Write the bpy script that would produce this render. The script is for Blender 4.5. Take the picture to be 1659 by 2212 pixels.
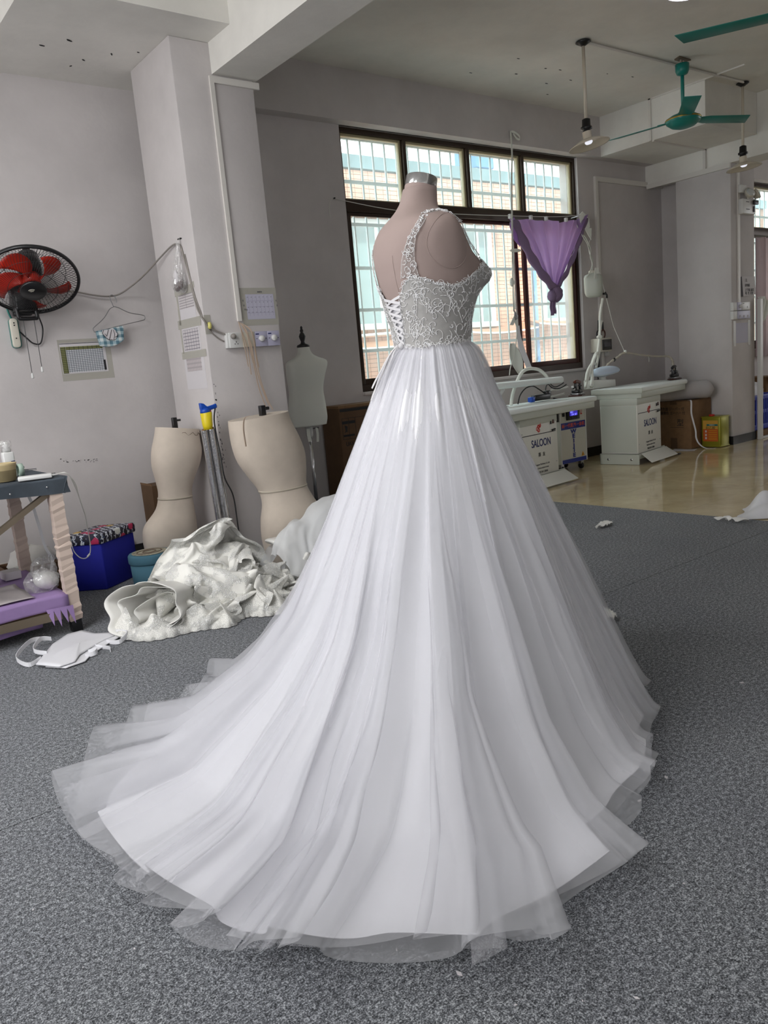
import bpy, bmesh, math, random
import numpy as np
from mathutils import Vector, Matrix
for o in list(bpy.data.objects): bpy.data.objects.remove(o)
SC = bpy.context.scene
COL = SC.collection
R = math.radians
rnd = random.Random(7)

# ------------------------------------------------------------------ camera
cam_d = bpy.data.cameras.new('camera'); cam = bpy.data.objects.new('camera', cam_d); COL.objects.link(cam)
FPX, HEAD, PITCH, ROLL = 1707.095, 37.2415, 10.3253, -5.1224   # focal length in px of a 1659 x 2212 frame
cam_d.sensor_fit = 'VERTICAL'; cam_d.sensor_height = 24.0; cam_d.lens = FPX / 2212.0 * 24.0
cam_d.clip_start = 0.05; cam_d.clip_end = 200
a, p, r = R(HEAD), R(PITCH), R(ROLL)
fwd = Vector((math.sin(a) * math.cos(p), math.cos(a) * math.cos(p), -math.sin(p)))
rt0 = Vector((math.cos(a), -math.sin(a), 0)); up0 = rt0.cross(fwd)
rt = rt0 * math.cos(r) + up0 * math.sin(r); up = -rt0 * math.sin(r) + up0 * math.cos(r)
m = Matrix((rt, up, -fwd)).transposed().to_4x4(); m.translation = Vector((0, 0, 1.18))
cam.matrix_world = m
SC.camera = cam

# ------------------------------------------------------------------ sky, sun, daylight, added fill lights and exposure
SC.view_settings.view_transform = 'Standard'; SC.view_settings.look = 'None'
SC.view_settings.exposure = 0.38; SC.cycles.transparent_max_bounces = 40; SC.view_settings.gamma = 1.0; SC.view_settings.use_curve_mapping = False
w = bpy.data.worlds.new('sky'); SC.world = w; w.use_nodes = True
w.node_tree.nodes['Background'].inputs[0].default_value = (0.93, 0.98, 1.0, 1)
w.node_tree.nodes['Background'].inputs[1].default_value = 3.7
def light(name, kind, loc, direction, power, color, size=None):
    d = bpy.data.lights.new(name, kind); d.energy = power; d.color = color
    if kind == 'AREA': d.shape = 'RECTANGLE'; d.size, d.size_y = size
    o = bpy.data.objects.new(name, d); COL.objects.link(o); o.location = loc
    o.rotation_euler = Vector(direction).to_track_quat('-Z', 'Y').to_euler()
    return o
sun = light('sun', 'SUN', (0, 0, 12), (0.22, 0.62, -0.80), 3.6, (1, 0.95, 0.86)); sun.data.angle = R(1.5)
light('daylight_left_windows', 'AREA', (-3.3, 2.2, 1.9), (1, 0.12, 0.32), 122, (0.98, 0.985, 1.0), (4.2, 2.2))
light('fill_light_rear', 'AREA', (0.5, -4.3, 2.1), (0.12, 1, 0.85), 50, (0.97, 0.985, 1.0), (5.0, 1.9))  # unseen fill panel behind the camera, added and tilted up to brighten the ceiling
light('fill_light_near', 'AREA', (-1.3, 1.6, 3.45), (0.1, 0.1, -1), 24, (0.97, 0.98, 1.0), (1.3, 0.25)); light('fill_light_left', 'AREA', (0.0, 3.1, 3.1), (0.12, 0.02, -1), 32, (0.97, 0.98, 1.0), (1.3, 0.25))  # two unseen overhead fills, added to brighten the heaps, train and carpet
light('fill_light_right', 'AREA', (14.3, 1.6, 2.0), (-1, 0.2, 0.0), 62, (0.97, 0.98, 1.0), (5.0, 2.0))  # unseen fill panel added to brighten the pressing corner
po = light('window_portal', 'AREA', (5.66, 5.56, 2.07), (0, -1, 0), 1, (1, 1, 1), (3.0, 2.15)); po.data.cycles.is_portal = True

# ------------------------------------------------------------------ materials
def s2l(c): return tuple(((v / 12.92) if v <= 0.04045 else ((v + 0.055) / 1.055) ** 2.4) for v in c)
def rgb(r_, g_, b_): return s2l((r_ / 255, g_ / 255, b_ / 255)) + (1,)
class NT:
    def __init__(s, name):
        s.m = bpy.data.materials.new(name); s.m.use_nodes = True; s.t = s.m.node_tree
        s.b = s.t.nodes['Principled BSDF']; s.out = s.t.nodes['Material Output']
    def n(s, kind, **kw):
        x = s.t.nodes.new(kind)
        for k, v in kw.items():
            if k.startswith('i_'):
                kk = k[2:]; x.inputs[int(kk) if kk.isdigit() else kk.replace('_', ' ')].default_value = v
            else: setattr(x, k, v)
        return x
    def l(s, a_, b_): s.t.links.new(a_, b_)
    def ramp(s, fac, stops):
        x = s.n('ShaderNodeValToRGB'); e = x.color_ramp.elements
        while len(e) < len(stops): e.new(0.5)
        for k, (pos, c) in enumerate(stops): e[k].position = pos; e[k].color = c
        s.l(fac, x.inputs[0]); return x
def mat(name, col, rough=0.6, metal=0.0, noise=0.0, nscale=8.0, bump=0.0, bscale=60.0, spec=None, trans=0.0, sss=0.0, alpha=1.0, emit=None, es=1.0, sheen=0.0):
    k = NT(name); b = k.b
    b.inputs['Base Color'].default_value = col; b.inputs['Roughness'].default_value = rough; b.inputs['Metallic'].default_value = metal
    if spec is not None: b.inputs['Specular IOR Level'].default_value = spec
    if alpha < 1: b.inputs['Alpha'].default_value = alpha
    if sheen: b.inputs['Sheen Weight'].default_value = sheen
    if emit: b.inputs['Emission Color'].default_value = emit; b.inputs['Emission Strength'].default_value = es
    if noise or bump: tc = k.n('ShaderNodeTexCoord')
    if noise:
        nz = k.n('ShaderNodeTexNoise', i_Scale=nscale, i_Detail=5.0, i_Roughness=0.6); k.l(tc.outputs['Object'], nz.inputs['Vector'])
        lo = tuple(max(0, c * (1 - noise)) for c in col[:3]) + (1,); hi = tuple(min(1, c * (1 + noise)) for c in col[:3]) + (1,)
        rp = k.ramp(nz.outputs[0], [(0.3, lo), (0.7, hi)]); k.l(rp.outputs[0], b.inputs['Base Color'])
    if bump:
        nb = k.n('ShaderNodeTexNoise', i_Scale=bscale, i_Detail=4.0); k.l(tc.outputs['Object'], nb.inputs['Vector'])
        bp = k.n('ShaderNodeBump', i_Strength=bump, i_Distance=0.01); k.l(nb.outputs[0], bp.inputs['Height']); k.l(bp.outputs[0], b.inputs['Normal'])
    if trans:      # cloth that lets light through
        tr = k.n('ShaderNodeBsdfTranslucent'); tr.inputs[0].default_value = col
        mx = k.n('ShaderNodeMixShader'); mx.inputs[0].default_value = trans
        k.l(b.outputs[0], mx.inputs[1]); k.l(tr.outputs[0], mx.inputs[2]); k.l(mx.outputs[0], k.out.inputs[0])
    return k.m
def sheer(name, col, cover, translucent=0.4, gloss=0.0, rough=0.25, vary=0.0, vscale=5.0, mesh=0.0):
    """Net, film or tulle: part of the light goes straight through the holes, the rest meets white thread."""
    k = NT(name)
    k.t.nodes.remove(k.b)
    tp = k.n('ShaderNodeBsdfTransparent'); df = k.n('ShaderNodeBsdfDiffuse'); df.inputs[0].default_value = col
    tl = k.n('ShaderNodeBsdfTranslucent'); tl.inputs[0].default_value = col
    m1 = k.n('ShaderNodeMixShader'); m1.inputs[0].default_value = translucent
    k.l(df.outputs[0], m1.inputs[1]); k.l(tl.outputs[0], m1.inputs[2]); last = m1
    if gloss:
        g = k.n('ShaderNodeBsdfGlossy', i_Roughness=rough); mg = k.n('ShaderNodeMixShader'); mg.inputs[0].default_value = gloss
        k.l(last.outputs[0], mg.inputs[1]); k.l(g.outputs[0], mg.inputs[2]); last = mg
    m2 = k.n('ShaderNodeMixShader'); m2.inputs[0].default_value = cover
    if vary:
        tc = k.n('ShaderNodeTexCoord'); nz = k.n('ShaderNodeTexNoise', i_Scale=vscale, i_Detail=3.0); k.l(tc.outputs['Object'], nz.inputs['Vector'])
        mr = k.n('ShaderNodeMapRange', i_1=0.3, i_2=0.7, i_3=max(0, cover - vary), i_4=min(1, cover + vary)); k.l(nz.outputs[0], mr.inputs[0]); k.l(mr.outputs[0], m2.inputs[0])
    k.l(tp.outputs[0], m2.inputs[1]); k.l(last.outputs[0], m2.inputs[2]); k.l(m2.outputs[0], k.out.inputs[0])
    return k.m
def printed(name, paper, ink, bw, bh, mortar, offset=0.0, axis='XZ', rough=0.7, squash=None):
    """Flat print: a grid or rows of lines in ink on paper."""
    k = NT(name); tc = k.n('ShaderNodeTexCoord'); mp = k.n('ShaderNodeMapping')
    if axis == 'XZ': mp.inputs['Rotation'].default_value = (R(90), 0, 0)
    if axis == 'YZ': mp.inputs['Rotation'].default_value = (R(90), 0, R(90))
    sp = k.n('ShaderNodeSeparateXYZ'); cb = k.n('ShaderNodeCombineXYZ'); k.l(tc.outputs['Object'], sp.inputs[0])
    k.l(sp.outputs['Y' if axis == 'YZ' else 'X'], cb.inputs[0]); k.l(sp.outputs['Y' if axis == 'XY' else 'Z'], cb.inputs[1])
    br = k.n('ShaderNodeTexBrick', offset=offset); br.inputs['Color1'].default_value = paper; br.inputs['Color2'].default_value = paper; br.inputs['Mortar'].default_value = ink
    br.inputs['Scale'].default_value = 1.0; br.inputs['Mortar Size'].default_value = mortar; br.inputs['Brick Width'].default_value = bw; br.inputs['Row Height'].default_value = bh
    br.inputs['Mortar Smooth'].default_value = 0.2
    k.l(cb.outputs[0], br.inputs['Vector']); k.l(br.outputs[0], k.b.inputs['Base Color']); k.b.inputs['Roughness'].default_value = rough
    return k.m

M = {}
def plaster(name, col, sc=1.0):
    k = NT(name); tc = k.n('ShaderNodeTexCoord'); nz = k.n('ShaderNodeTexNoise', i_Scale=1.3 * sc, i_Detail=6.0, i_Roughness=0.62); k.l(tc.outputs['Object'], nz.inputs['Vector'])
    lo = tuple(c * 0.90 for c in col[:3]) + (1,); hi = tuple(min(1, c * 1.04) for c in col[:3]) + (1,)
    rp = k.ramp(nz.outputs[0], [(0.35, lo), (0.62, hi)])
    k.l(rp.outputs[0], k.b.inputs['Base Color']); k.b.inputs['Roughness'].default_value = 0.72; k.b.inputs['Specular IOR Level'].default_value = 0.25
    n2 = k.n('ShaderNodeTexNoise', i_Scale=26.0, i_Detail=6.0); k.l(tc.outputs['Object'], n2.inputs['Vector'])
    bp = k.n('ShaderNodeBump', i_Strength=0.12, i_Distance=0.01); k.l(n2.outputs[0], bp.inputs['Height']); k.l(bp.outputs[0], k.b.inputs['Normal'])
    return k.m
M['wall'] = plaster('painted_plaster', (0.59, 0.556, 0.548, 1))
M['ceil'] = plaster('ceiling_paint', (0.80, 0.78, 0.73, 1))
def carpet_mat():
    k = NT('grey_carpet'); tc = k.n('ShaderNodeTexCoord')
    na = k.n('ShaderNodeTexNoise', i_Scale=260.0, i_Detail=2.0, i_Roughness=0.8); k.l(tc.outputs['Object'], na.inputs['Vector'])
    nb = k.n('ShaderNodeTexNoise', i_Scale=80.0, i_Detail=3.0, i_Roughness=0.8); k.l(tc.outputs['Object'], nb.inputs['Vector'])
    n1 = k.n('ShaderNodeMix', data_type='FLOAT'); n1.inputs[0].default_value = 0.42; k.l(na.outputs[0], n1.inputs[2]); k.l(nb.outputs[0], n1.inputs[3])
    n2 = k.n('ShaderNodeTexNoise', i_Scale=2.2, i_Detail=3.0); k.l(tc.outputs['Object'], n2.inputs['Vector'])
    r1 = k.ramp(n1.outputs[0], [(0.39, rgb(26, 28, 31)), (0.5, rgb(98, 101, 105)), (0.61, rgb(184, 187, 190))])
    r2 = k.ramp(n2.outputs[0], [(0.3, (0.86, 0.86, 0.89, 1)), (0.7, (1, 1, 1, 1))])
    mx = k.n('ShaderNodeMix', data_type='RGBA', blend_type='MULTIPLY'); mx.inputs[0].default_value = 1.0
    k.l(r1.outputs[0], mx.inputs[6]); k.l(r2.outputs[0], mx.inputs[7]); k.l(mx.outputs[2], k.b.inputs['Base Color'])
    k.b.inputs['Roughness'].default_value = 0.95; k.b.inputs['Specular IOR Level'].default_value = 0.1; k.b.inputs['Sheen Weight'].default_value = 0.15; k.b.inputs['Sheen Roughness'].default_value = 0.5
    bp = k.n('ShaderNodeBump', i_Strength=0.7, i_Distance=0.006); k.l(n1.outputs[0], bp.inputs['Height']); k.l(bp.outputs[0], k.b.inputs['Normal'])
    return k.m
M['carpet'] = carpet_mat()
def tile_mat():
    k = NT('polished_tile'); tc = k.n('ShaderNodeTexCoord')
    n1 = k.n('ShaderNodeTexNoise', i_Scale=3.0, i_Detail=8.0, i_Roughness=0.65); k.l(tc.outputs['Object'], n1.inputs['Vector'])
    r1 = k.ramp(n1.outputs[0], [(0.3, rgb(190, 172, 134)), (0.7, rgb(220, 203, 164))]); k.l(r1.outputs[0], k.b.inputs['Base Color'])
    k.b.inputs['Roughness'].default_value = 0.07; k.b.inputs['Specular IOR Level'].default_value = 0.6
    return k.m
M['tile'] = tile_mat()
M['grout'] = mat('dark_grout', rgb(70, 62, 50), 0.9)
M['blackskirt'] = mat('black_skirting', rgb(38, 38, 40), 0.25, noise=0.2)
M['white'] = mat('white_plastic', rgb(214, 214, 212), 0.35)
M['trunk'] = mat('trunking_plastic', rgb(218, 214, 208), 0.45)
M['offwhite'] = mat('cream_plastic', rgb(205, 200, 186), 0.4)
M['black'] = mat('black_plastic', rgb(22, 22, 24), 0.35)
M['chrome'] = mat('chrome', (0.62, 0.62, 0.63, 1), 0.12, 1.0)
M['steel'] = mat('grey_steel', (0.34, 0.34, 0.35, 1), 0.3, 1.0)
M['bronze'] = mat('bronze_aluminium', rgb(58, 44, 34), 0.35, 0.3)
M['cream'] = mat('cream_aluminium', rgb(186, 176, 140), 0.4)
M['redbrown'] = mat('red_brown_frame', rgb(70, 34, 26), 0.4)
M['grille'] = mat('grille_paint', rgb(206, 230, 232), 0.4)
def glass_mat():                                                       # mostly clear pane; whitish veil added for dust haze and glare on the bars
    k = NT('window_glass'); k.t.nodes.remove(k.b)
    tp = k.n('ShaderNodeBsdfTransparent'); tp.inputs[0].default_value = (0.94, 0.98, 0.97, 1)
    tl = k.n('ShaderNodeBsdfTranslucent'); tl.inputs[0].default_value = (0.78, 0.92, 0.93, 1); m0 = k.n('ShaderNodeMixShader'); m0.inputs[0].default_value = 0.15
    k.l(tp.outputs[0], m0.inputs[1]); k.l(tl.outputs[0], m0.inputs[2])
    g = k.n('ShaderNodeBsdfGlossy', i_Roughness=0.02); mx = k.n('ShaderNodeMixShader'); mx.inputs[0].default_value = 0.04
    k.l(m0.outputs[0], mx.inputs[1]); k.l(g.outputs[0], mx.inputs[2]); k.l(mx.outputs[0], k.out.inputs[0]); return k.m
M['glass'] = glass_mat()
M['satin'] = mat('white_satin', (0.74, 0.74, 0.77, 1), 0.42, bump=0.03, bscale=30, sheen=0.2)
M['tulle'] = sheer('white_tulle', (0.80, 0.80, 0.83, 1), 0.30, 0.5)
M['tulle2'] = sheer('white_tulle_under', (0.80, 0.80, 0.83, 1), 0.26, 0.5)
M['film'] = sheer('clear_film', (0.86, 0.85, 0.84, 1), 0.30, 0.3, gloss=0.25, rough=0.12, vary=0.18, vscale=30)
M['tape'] = sheer('clear_tape', (0.62, 0.60, 0.53, 1), 0.55, 0.1, gloss=0.12, rough=0.25)
M['ivory'] = mat('ivory_satin', (0.86, 0.85, 0.81, 1), 0.42, trans=0.12)
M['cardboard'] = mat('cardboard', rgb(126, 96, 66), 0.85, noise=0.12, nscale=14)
M['cardboard_dark'] = mat('dark_cardboard', rgb(92, 68, 46), 0.85, noise=0.12, nscale=14)  # darker brown cardboard for cartons, a flap and tape
M['ink'] = mat('black_ink', rgb(24, 22, 24), 0.7)
M['greyink'] = mat('grey_ink', rgb(90, 88, 92), 0.7)
M['paper'] = mat('white_paper', rgb(206, 202, 204), 0.8)
M['linen'] = mat('form_linen', rgb(200, 188, 174), 0.85, noise=0.06, nscale=9, bump=0.06, bscale=400)
M['bust'] = mat('bust_linen', rgb(160, 142, 136), 0.85, noise=0.04, nscale=6, bump=0.05, bscale=500)
M['whitelinen'] = mat('white_linen', rgb(226, 228, 220), 0.8, bump=0.05, bscale=400)
M['teal'] = mat('teal_paint', rgb(16, 122, 112), 0.32)
M['ironboard'] = mat('ironing_cloth', rgb(232, 238, 236), 0.85, bump=0.08, bscale=40)
M['machine'] = mat('machine_enamel', rgb(216, 216, 208), 0.45)
M['machine2'] = mat('machine_enamel_grey', rgb(190, 194, 184), 0.5)
M['blue'] = mat('royal_blue_print', rgb(22, 44, 140), 0.45)
M['navy'] = mat('navy_letter', rgb(26, 38, 96), 0.6)
M['red'] = mat('red_print', rgb(190, 40, 34), 0.5)
M['orange'] = mat('orange_print', rgb(232, 96, 60), 0.5)
M['yellow'] = mat('yellow_plastic', rgb(222, 200, 24), 0.4)

# ------------------------------------------------------------------ mesh helpers
class MB:
    def __init__(s): s.v = []; s.f = []
    def add(s, vs, fs):
        o = len(s.v); s.v += [tuple(x) for x in vs]; s.f += [tuple(i + o for i in q) for q in fs]; return s
    def box(s, x0, x1, y0, y1, z0, z1, M4=None):
        vs = [Vector((x, y, z)) for x in (x0, x1) for y in (y0, y1) for z in (z0, z1)]
        if M4 is not None: vs = [M4 @ q for q in vs]
        return s.add(vs, [(0, 1, 3, 2), (4, 6, 7, 5), (0, 4, 5, 1), (2, 3, 7, 6), (0, 2, 6, 4), (1, 5, 7, 3)])
    def cbox(s, c, size, rot=None):
        x, y, z = (q / 2 for q in size); T = Matrix.Translation(Vector(c))
        if rot is not None: T = T @ (rot if isinstance(rot, Matrix) else Matrix.Rotation(rot, 4, 'Z'))
        return s.box(-x, x, -y, y, -z, z, T)
    def rings(s, rings, cap0=True, cap1=True, closed=True):
        n = len(rings[0]); o = len(s.v)
        for q in rings: s.v += [tuple(x) for x in q]
        for i in range(len(rings) - 1):
            for j in range(n if closed else n - 1):
                a_, b_ = o + i * n + j, o + i * n + (j + 1) % n
                s.f.append((a_, b_, b_ + n, a_ + n))
        if cap0: s.f.append(tuple(o + j for j in reversed(range(n))))
        if cap1: s.f.append(tuple(o + (len(rings) - 1) * n + j for j in range(n)))
        return s
    def lathe(s, prof, n=20, M4=None, cap=True):
        rs = []
        for rad, z in prof:
            q = [Vector((rad * math.cos(2 * math.pi * j / n), rad * math.sin(2 * math.pi * j / n), z)) for j in range(n)]
            rs.append([M4 @ x for x in q] if M4 is not None else q)
        return s.rings(rs, cap, cap)
    def tube(s, pts, rad, n=8, cap=True):
        pts = [Vector(q) for q in pts]; rs = []; prev = None
        for i, q in enumerate(pts):
            t = (pts[min(i + 1, len(pts) - 1)] - pts[max(i - 1, 0)])
            if t.length < 1e-9: t = Vector((0, 0, 1))
            t.normalize()
            if prev is None:
                ref = Vector((0, 0, 1)) if abs(t.z) < 0.9 else Vector((1, 0, 0)); u = t.cross(ref).normalized()
            else:
                u = prev - t * prev.dot(t)
                u = u.normalized() if u.length > 1e-6 else t.cross(Vector((0, 0, 1))).normalized()
            prev = u; vv = t.cross(u); rr = rad[i] if isinstance(rad, (list, tuple)) else rad
            rs.append([q + (u * math.cos(2 * math.pi * j / n) + vv * math.sin(2 * math.pi * j / n)) * rr for j in range(n)])
        return s.rings(rs, cap, cap)
    def ribbon(s, pts, wv, th=0.0012):
        """flat band along pts; wv = width vector (one or per point); given a small thickness"""
        pts = [Vector(q) for q in pts]; rs = []
        for i, q in enumerate(pts):
            t = pts[min(i + 1, len(pts) - 1)] - pts[max(i - 1, 0)]; t.normalize()
            ww = Vector(wv[i]) if isinstance(wv, list) else Vector(wv)
            nn = t.cross(ww); nn = nn.normalized() * th / 2 if nn.length > 1e-9 else Vector((0, 0, th / 2))
            rs.append([q - ww / 2 - nn, q + ww / 2 - nn, q + ww / 2 + nn, q - ww / 2 + nn])
        return s.rings(rs)
    def prism(s, poly, d, M4=None):
        """poly of 3D points (roughly planar) pushed along vector d"""
        d = Vector(d); n = len(poly); vs = [Vector(q) for q in poly] + [Vector(q) + d for q in poly]
        if M4 is not None: vs = [M4 @ q for q in vs]
        return s.add(vs, [tuple(reversed(range(n))), tuple(range(n, 2 * n))] + [(i, (i + 1) % n, n + (i + 1) % n, n + i) for i in range(n)])
    def grid(s, nu, nv, fn, cu=False):
        o = len(s.v)
        for i in range(nu):
            for j in range(nv): s.v.append(tuple(fn(i / (nu if cu else nu - 1), j / (nv - 1))))
        for i in range(nu if cu else nu - 1):
            for j in range(nv - 1):
                a_ = o + i * nv + j; b_ = o + ((i + 1) % nu) * nv + j
                s.f.append((a_, b_, b_ + 1, a_ + 1))
        return s
    def ball(s, c, rad, nu=12, nv=8, M4=None, sx=1, sy=1, sz=1):
        rs = []
        for j in range(1, nv):
            ph = math.pi * j / nv
            q = [Vector((sx * rad * math.sin(ph) * math.cos(2 * math.pi * i / nu), sy * rad * math.sin(ph) * math.sin(2 * math.pi * i / nu), -sz * rad * math.cos(ph))) for i in range(nu)]
            rs.append([(M4 @ x if M4 is not None else x) + Vector(c) for x in q])
        return s.rings(rs)
def catmull(pts, n=6):
    pts = [Vector(q) for q in pts]; out = []
    for i in range(len(pts) - 1):
        p0, p1, p2, p3 = pts[max(i - 1, 0)], pts[i], pts[i + 1], pts[min(i + 2, len(pts) - 1)]
        for k in range(n):
            t = k / n
            out.append(0.5 * ((2 * p1) + (p2 - p0) * t + (2 * p0 - 5 * p1 + 4 * p2 - p3) * t * t + (3 * p1 - p0 - 3 * p2 + p3) * t ** 3))
    out.append(pts[-1]); return out
def root_of(o):
    while o.parent: o = o.parent
    return o
def link_mesh(name, me, material, parent, smooth):
    me.materials.append(material)
    if smooth: me.polygons.foreach_set('use_smooth', [True] * len(me.polygons))
    o = bpy.data.objects.new(name, me); COL.objects.link(o)
    if parent: o.parent = parent
    return o
def obj(name, mb, material, parent=None, smooth=False, bevel=0.0, local=False, sub=0, fix=True, solid=0.0):
    """links a MB as ONE mesh object; points are world positions unless local"""
    off = root_of(parent).location if (parent is not None and not local) else Vector((0, 0, 0))
    me = bpy.data.meshes.new(name); me.from_pydata([tuple(Vector(q) - off) for q in mb.v], [], mb.f)
    if fix or bevel:
        b = bmesh.new(); b.from_mesh(me)
        if fix: bmesh.ops.recalc_face_normals(b, faces=b.faces)
        if bevel:
            es = [e for e in b.edges if len(e.link_faces) == 2 and e.calc_face_angle(0) > 0.6]
            bmesh.ops.bevel(b, geom=es, offset=bevel, segments=2, affect='EDGES', profile=0.5, clamp_overlap=True)
        b.to_mesh(me); b.free()
    o = link_mesh(name, me, material, parent, smooth or bevel > 0)
    if bevel and not smooth: me.set_sharp_from_angle(angle=R(50))
    if solid: q = o.modifiers.new('thickness', 'SOLIDIFY'); q.thickness = solid; q.offset = 0
    if sub: q = o.modifiers.new('smooth', 'SUBSURF'); q.levels = sub; q.render_levels = sub
    return o
def tag(o, label=None, cat=None, group=None, kind=None):
    if label: o['label'] = label
    if cat: o['category'] = cat
    if group: o['group'] = group
    if kind: o['kind'] = kind
    return o
def thing(name, label, cat, loc=(0, 0, 0), group=None):
    o = bpy.data.objects.new(name, None); o.empty_display_size = 0.05; COL.objects.link(o); o.location = loc
    return tag(o, label, cat, group)
def dup(root_, loc, rotz=0.0, label=None):
    r_ = root_.copy(); COL.objects.link(r_); r_.location = loc; r_.rotation_euler = (0, 0, rotz)
    if label: r_['label'] = label
    for ch in list(root_.children):
        c = ch.copy(); COL.objects.link(c); c.parent = r_
        for g in ch.children: d = g.copy(); COL.objects.link(d); d.parent = c
    return r_
def struct(name, mb, material, parent=None, **kw):
    o = obj(name, mb, material, parent, **kw)
    if parent is None: o['kind'] = 'structure'
    return o
_font = {}
def text(name, s_, size, M4, material, parent, extrude=0.0006, align='CENTER', bold=0.0, xs=1.0, local=False):
    cu = bpy.data.curves.new(name, 'FONT'); cu.body = s_; cu.size = size; cu.align_x = align; cu.align_y = 'CENTER'; cu.extrude = extrude; cu.offset = bold
    o = bpy.data.objects.new(name, cu); COL.objects.link(o)
    T = M4 @ Matrix.Diagonal((xs, 1, 1, 1))
    bpy.context.view_layer.update()
    dg = bpy.context.evaluated_depsgraph_get(); me = bpy.data.meshes.new_from_object(o.evaluated_get(dg))
    bpy.data.objects.remove(o); bpy.data.curves.remove(cu)
    off = root_of(parent).location if not local else Vector((0, 0, 0))
    me.transform(Matrix.Translation(-off) @ T)
    me.materials.clear()
    return link_mesh(name, me, material, parent, False)
def plane_m(origin, xdir, zdir=(0, 0, 1)):
    """text frame: x along xdir, y along zdir, facing out of xdir x zdir"""
    x = Vector(xdir).normalized(); y = Vector(zdir); y = (y - x * y.dot(x)).normalized(); z = x.cross(y)
    T = Matrix((x, y, z)).transposed().to_4x4(); T.translation = Vector(origin); return T
# ------------------------------------------------------------------ room shell
ZC, ZS, YW, YB, YF = 3.555, 3.162, 5.58, 5.467, 5.486
XL, XR, YN = -3.6, 14.6, -4.6
fl = struct('floor', MB().box(XL, XR, YN, 6.0, -0.12, -0.012), M['grout'])
T = 0.8
tme = None
for ix in range(9):
    for iy in range(7):
        x0 = 4.5 + ix * T; y0 = -0.123 + iy * T + 0.8
        if x0 > 12: continue
        mb = MB().box(0.0012, T - 0.0012, 0.0012, T - 0.0012, -0.012, -0.003)
        if tme is None:
            o = obj('floor_tile', mb, M['tile'], fl, local=True); tme = o.data
        else:
            o = bpy.data.objects.new('floor_tile', tme); COL.objects.link(o); o.parent = fl
        o.location = (x0, y0, rnd.uniform(-0.0004, 0.0004))
cp = thing('carpet', 'grey speckled carpet laid over the tiles up to a straight edge', 'carpet', (2.0, 2.0, 0))
def cpanel(poly): obj('carpet_panel', MB().prism([(x, y, -0.012) for x, y in poly], (0, 0, 0.012)), M['carpet'], cp)
cpanel([(XL + .01, YN + .01), (2.8415, YN + .01), (2.8415, 2.3215), (XL + .01, 2.3215)])
cpanel([(2.8445, YN + .01), (4.985, YN + .01), (4.936, 2.3215), (2.8445, 2.3215)])
cpanel([(XL + .01, 2.3245), (4.936, 2.3245), (4.905, 3.2), (4.879, 4.183), (4.86, 5.565), (2.465, 5.565), (2.465, YF - 0.015), (XL + .01, YF - 0.015)])
struct('ceiling', MB().box(XL, XR, YN, 6.0, ZC, ZC + 0.15), M['ceil'])
# walls: window wall with two openings, fan wall, the three walls outside the view
wb = MB()
W1 = (4.13, 7.19, 0.985); W2 = (10.86, 13.9, 0.985)
for x0, x1 in ((2.46, W1[0]), (W1[1], W2[0]), (W2[1], XR)): wb.box(x0, x1, YW, YW + 0.24, 0, ZC)
for x0, x1, zs in (W1, W2): wb.box(x0, x1, YW, YW + 0.24, 0, zs)
for x0, x1, zs in (W1, W2): wb.box(x0, x1, YW, YW + 0.24, ZS, ZC)
struct('wall_back', wb, M['wall'])
struct('wall_left_back', MB().box(XL, 2.46, YF, YF + 0.3, 0, ZC), M['wall'])
struct('wall_left', MB().box(XL - 0.2, XL, YN, 6.0, 0, ZC), M['wall'])
struct('wall_front', MB().box(XL, XR, YN - 0.2, YN, 0, ZC), M['wall'])
struct('wall_right', MB().box(XR, XR + 0.2, YN, 6.0, 0, ZC), M['wall'])
# columns and beams
struct('column_left', MB().box(2.222, 2.752, 4.563, 5.16, 0, ZS), M['wall'], bevel=0.006)
struct('column_right', MB().box(8.41, 8.9, 4.563, 5.2, 0, 2.962), M['wall'], bevel=0.006)
struct('pilaster_right', MB().box(8.72, 9.2, 5.28, YW, 0, 2.962), M['wall'])
struct('ceiling_beam_left', MB().box(2.474, 2.775, YN, YW, 2.987, ZC), M['ceil'])
bl = struct('ceiling_beam_left_block', MB().box(1.376, 2.474, 4.284, YW, ZS, ZC), M['ceil'])
struct('ceiling_beam_back', MB().box(2.775, 8.41, YB, YW + 0.02, ZS, ZC), M['wall'])
struct('ceiling_beam_back_right', MB().box(8.75, XR, YB, YW + 0.02, ZS, ZC), M['wall'])
struct('ceiling_beam_right_block', MB().box(7.45, 8.41, 4.284, YB, ZS, ZC), M['ceil'])
struct('ceiling_beam_right', MB().box(8.415, 8.75, YN, YW, 2.962, ZC), M['ceil'])
for x, y, s_, an in ((1.755, 4.86, .016, .4), (2.03, 4.95, .012, 1), (1.64, 4.99, .013, .1), (1.91, 5.1, .01, .5), (1.87, 5.22, .008, 2), (2.16, 4.86, .006, 0)):
    q = MB(); ca, sa = math.cos(an), math.sin(an)
    q.prism([(x + (dx * ca - dy * sa) * s_, y + (dx * sa + dy * ca) * s_, ZS - .004) for dx, dy in ((-1.3, -.2), (-.3, -.45), (1.2, -.1), (.9, .3), (-.6, .35))], (0, 0, .0035))
    obj('paint_flake', q, M['ink'], bl)
# skirtings
struct('baseboard_back', MB().box(2.75, 8.41, YW - 0.012, YW, -.003, 0.10), M['blackskirt'])
struct('baseboard_left', MB().box(XL, 2.222, YF - 0.012, YF, 0, 0.10), M['blackskirt'])
struct('baseboard_right', MB().box(8.398, 8.912, 4.551, 5.2, -.003, 0.09), M['blackskirt'])
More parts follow.
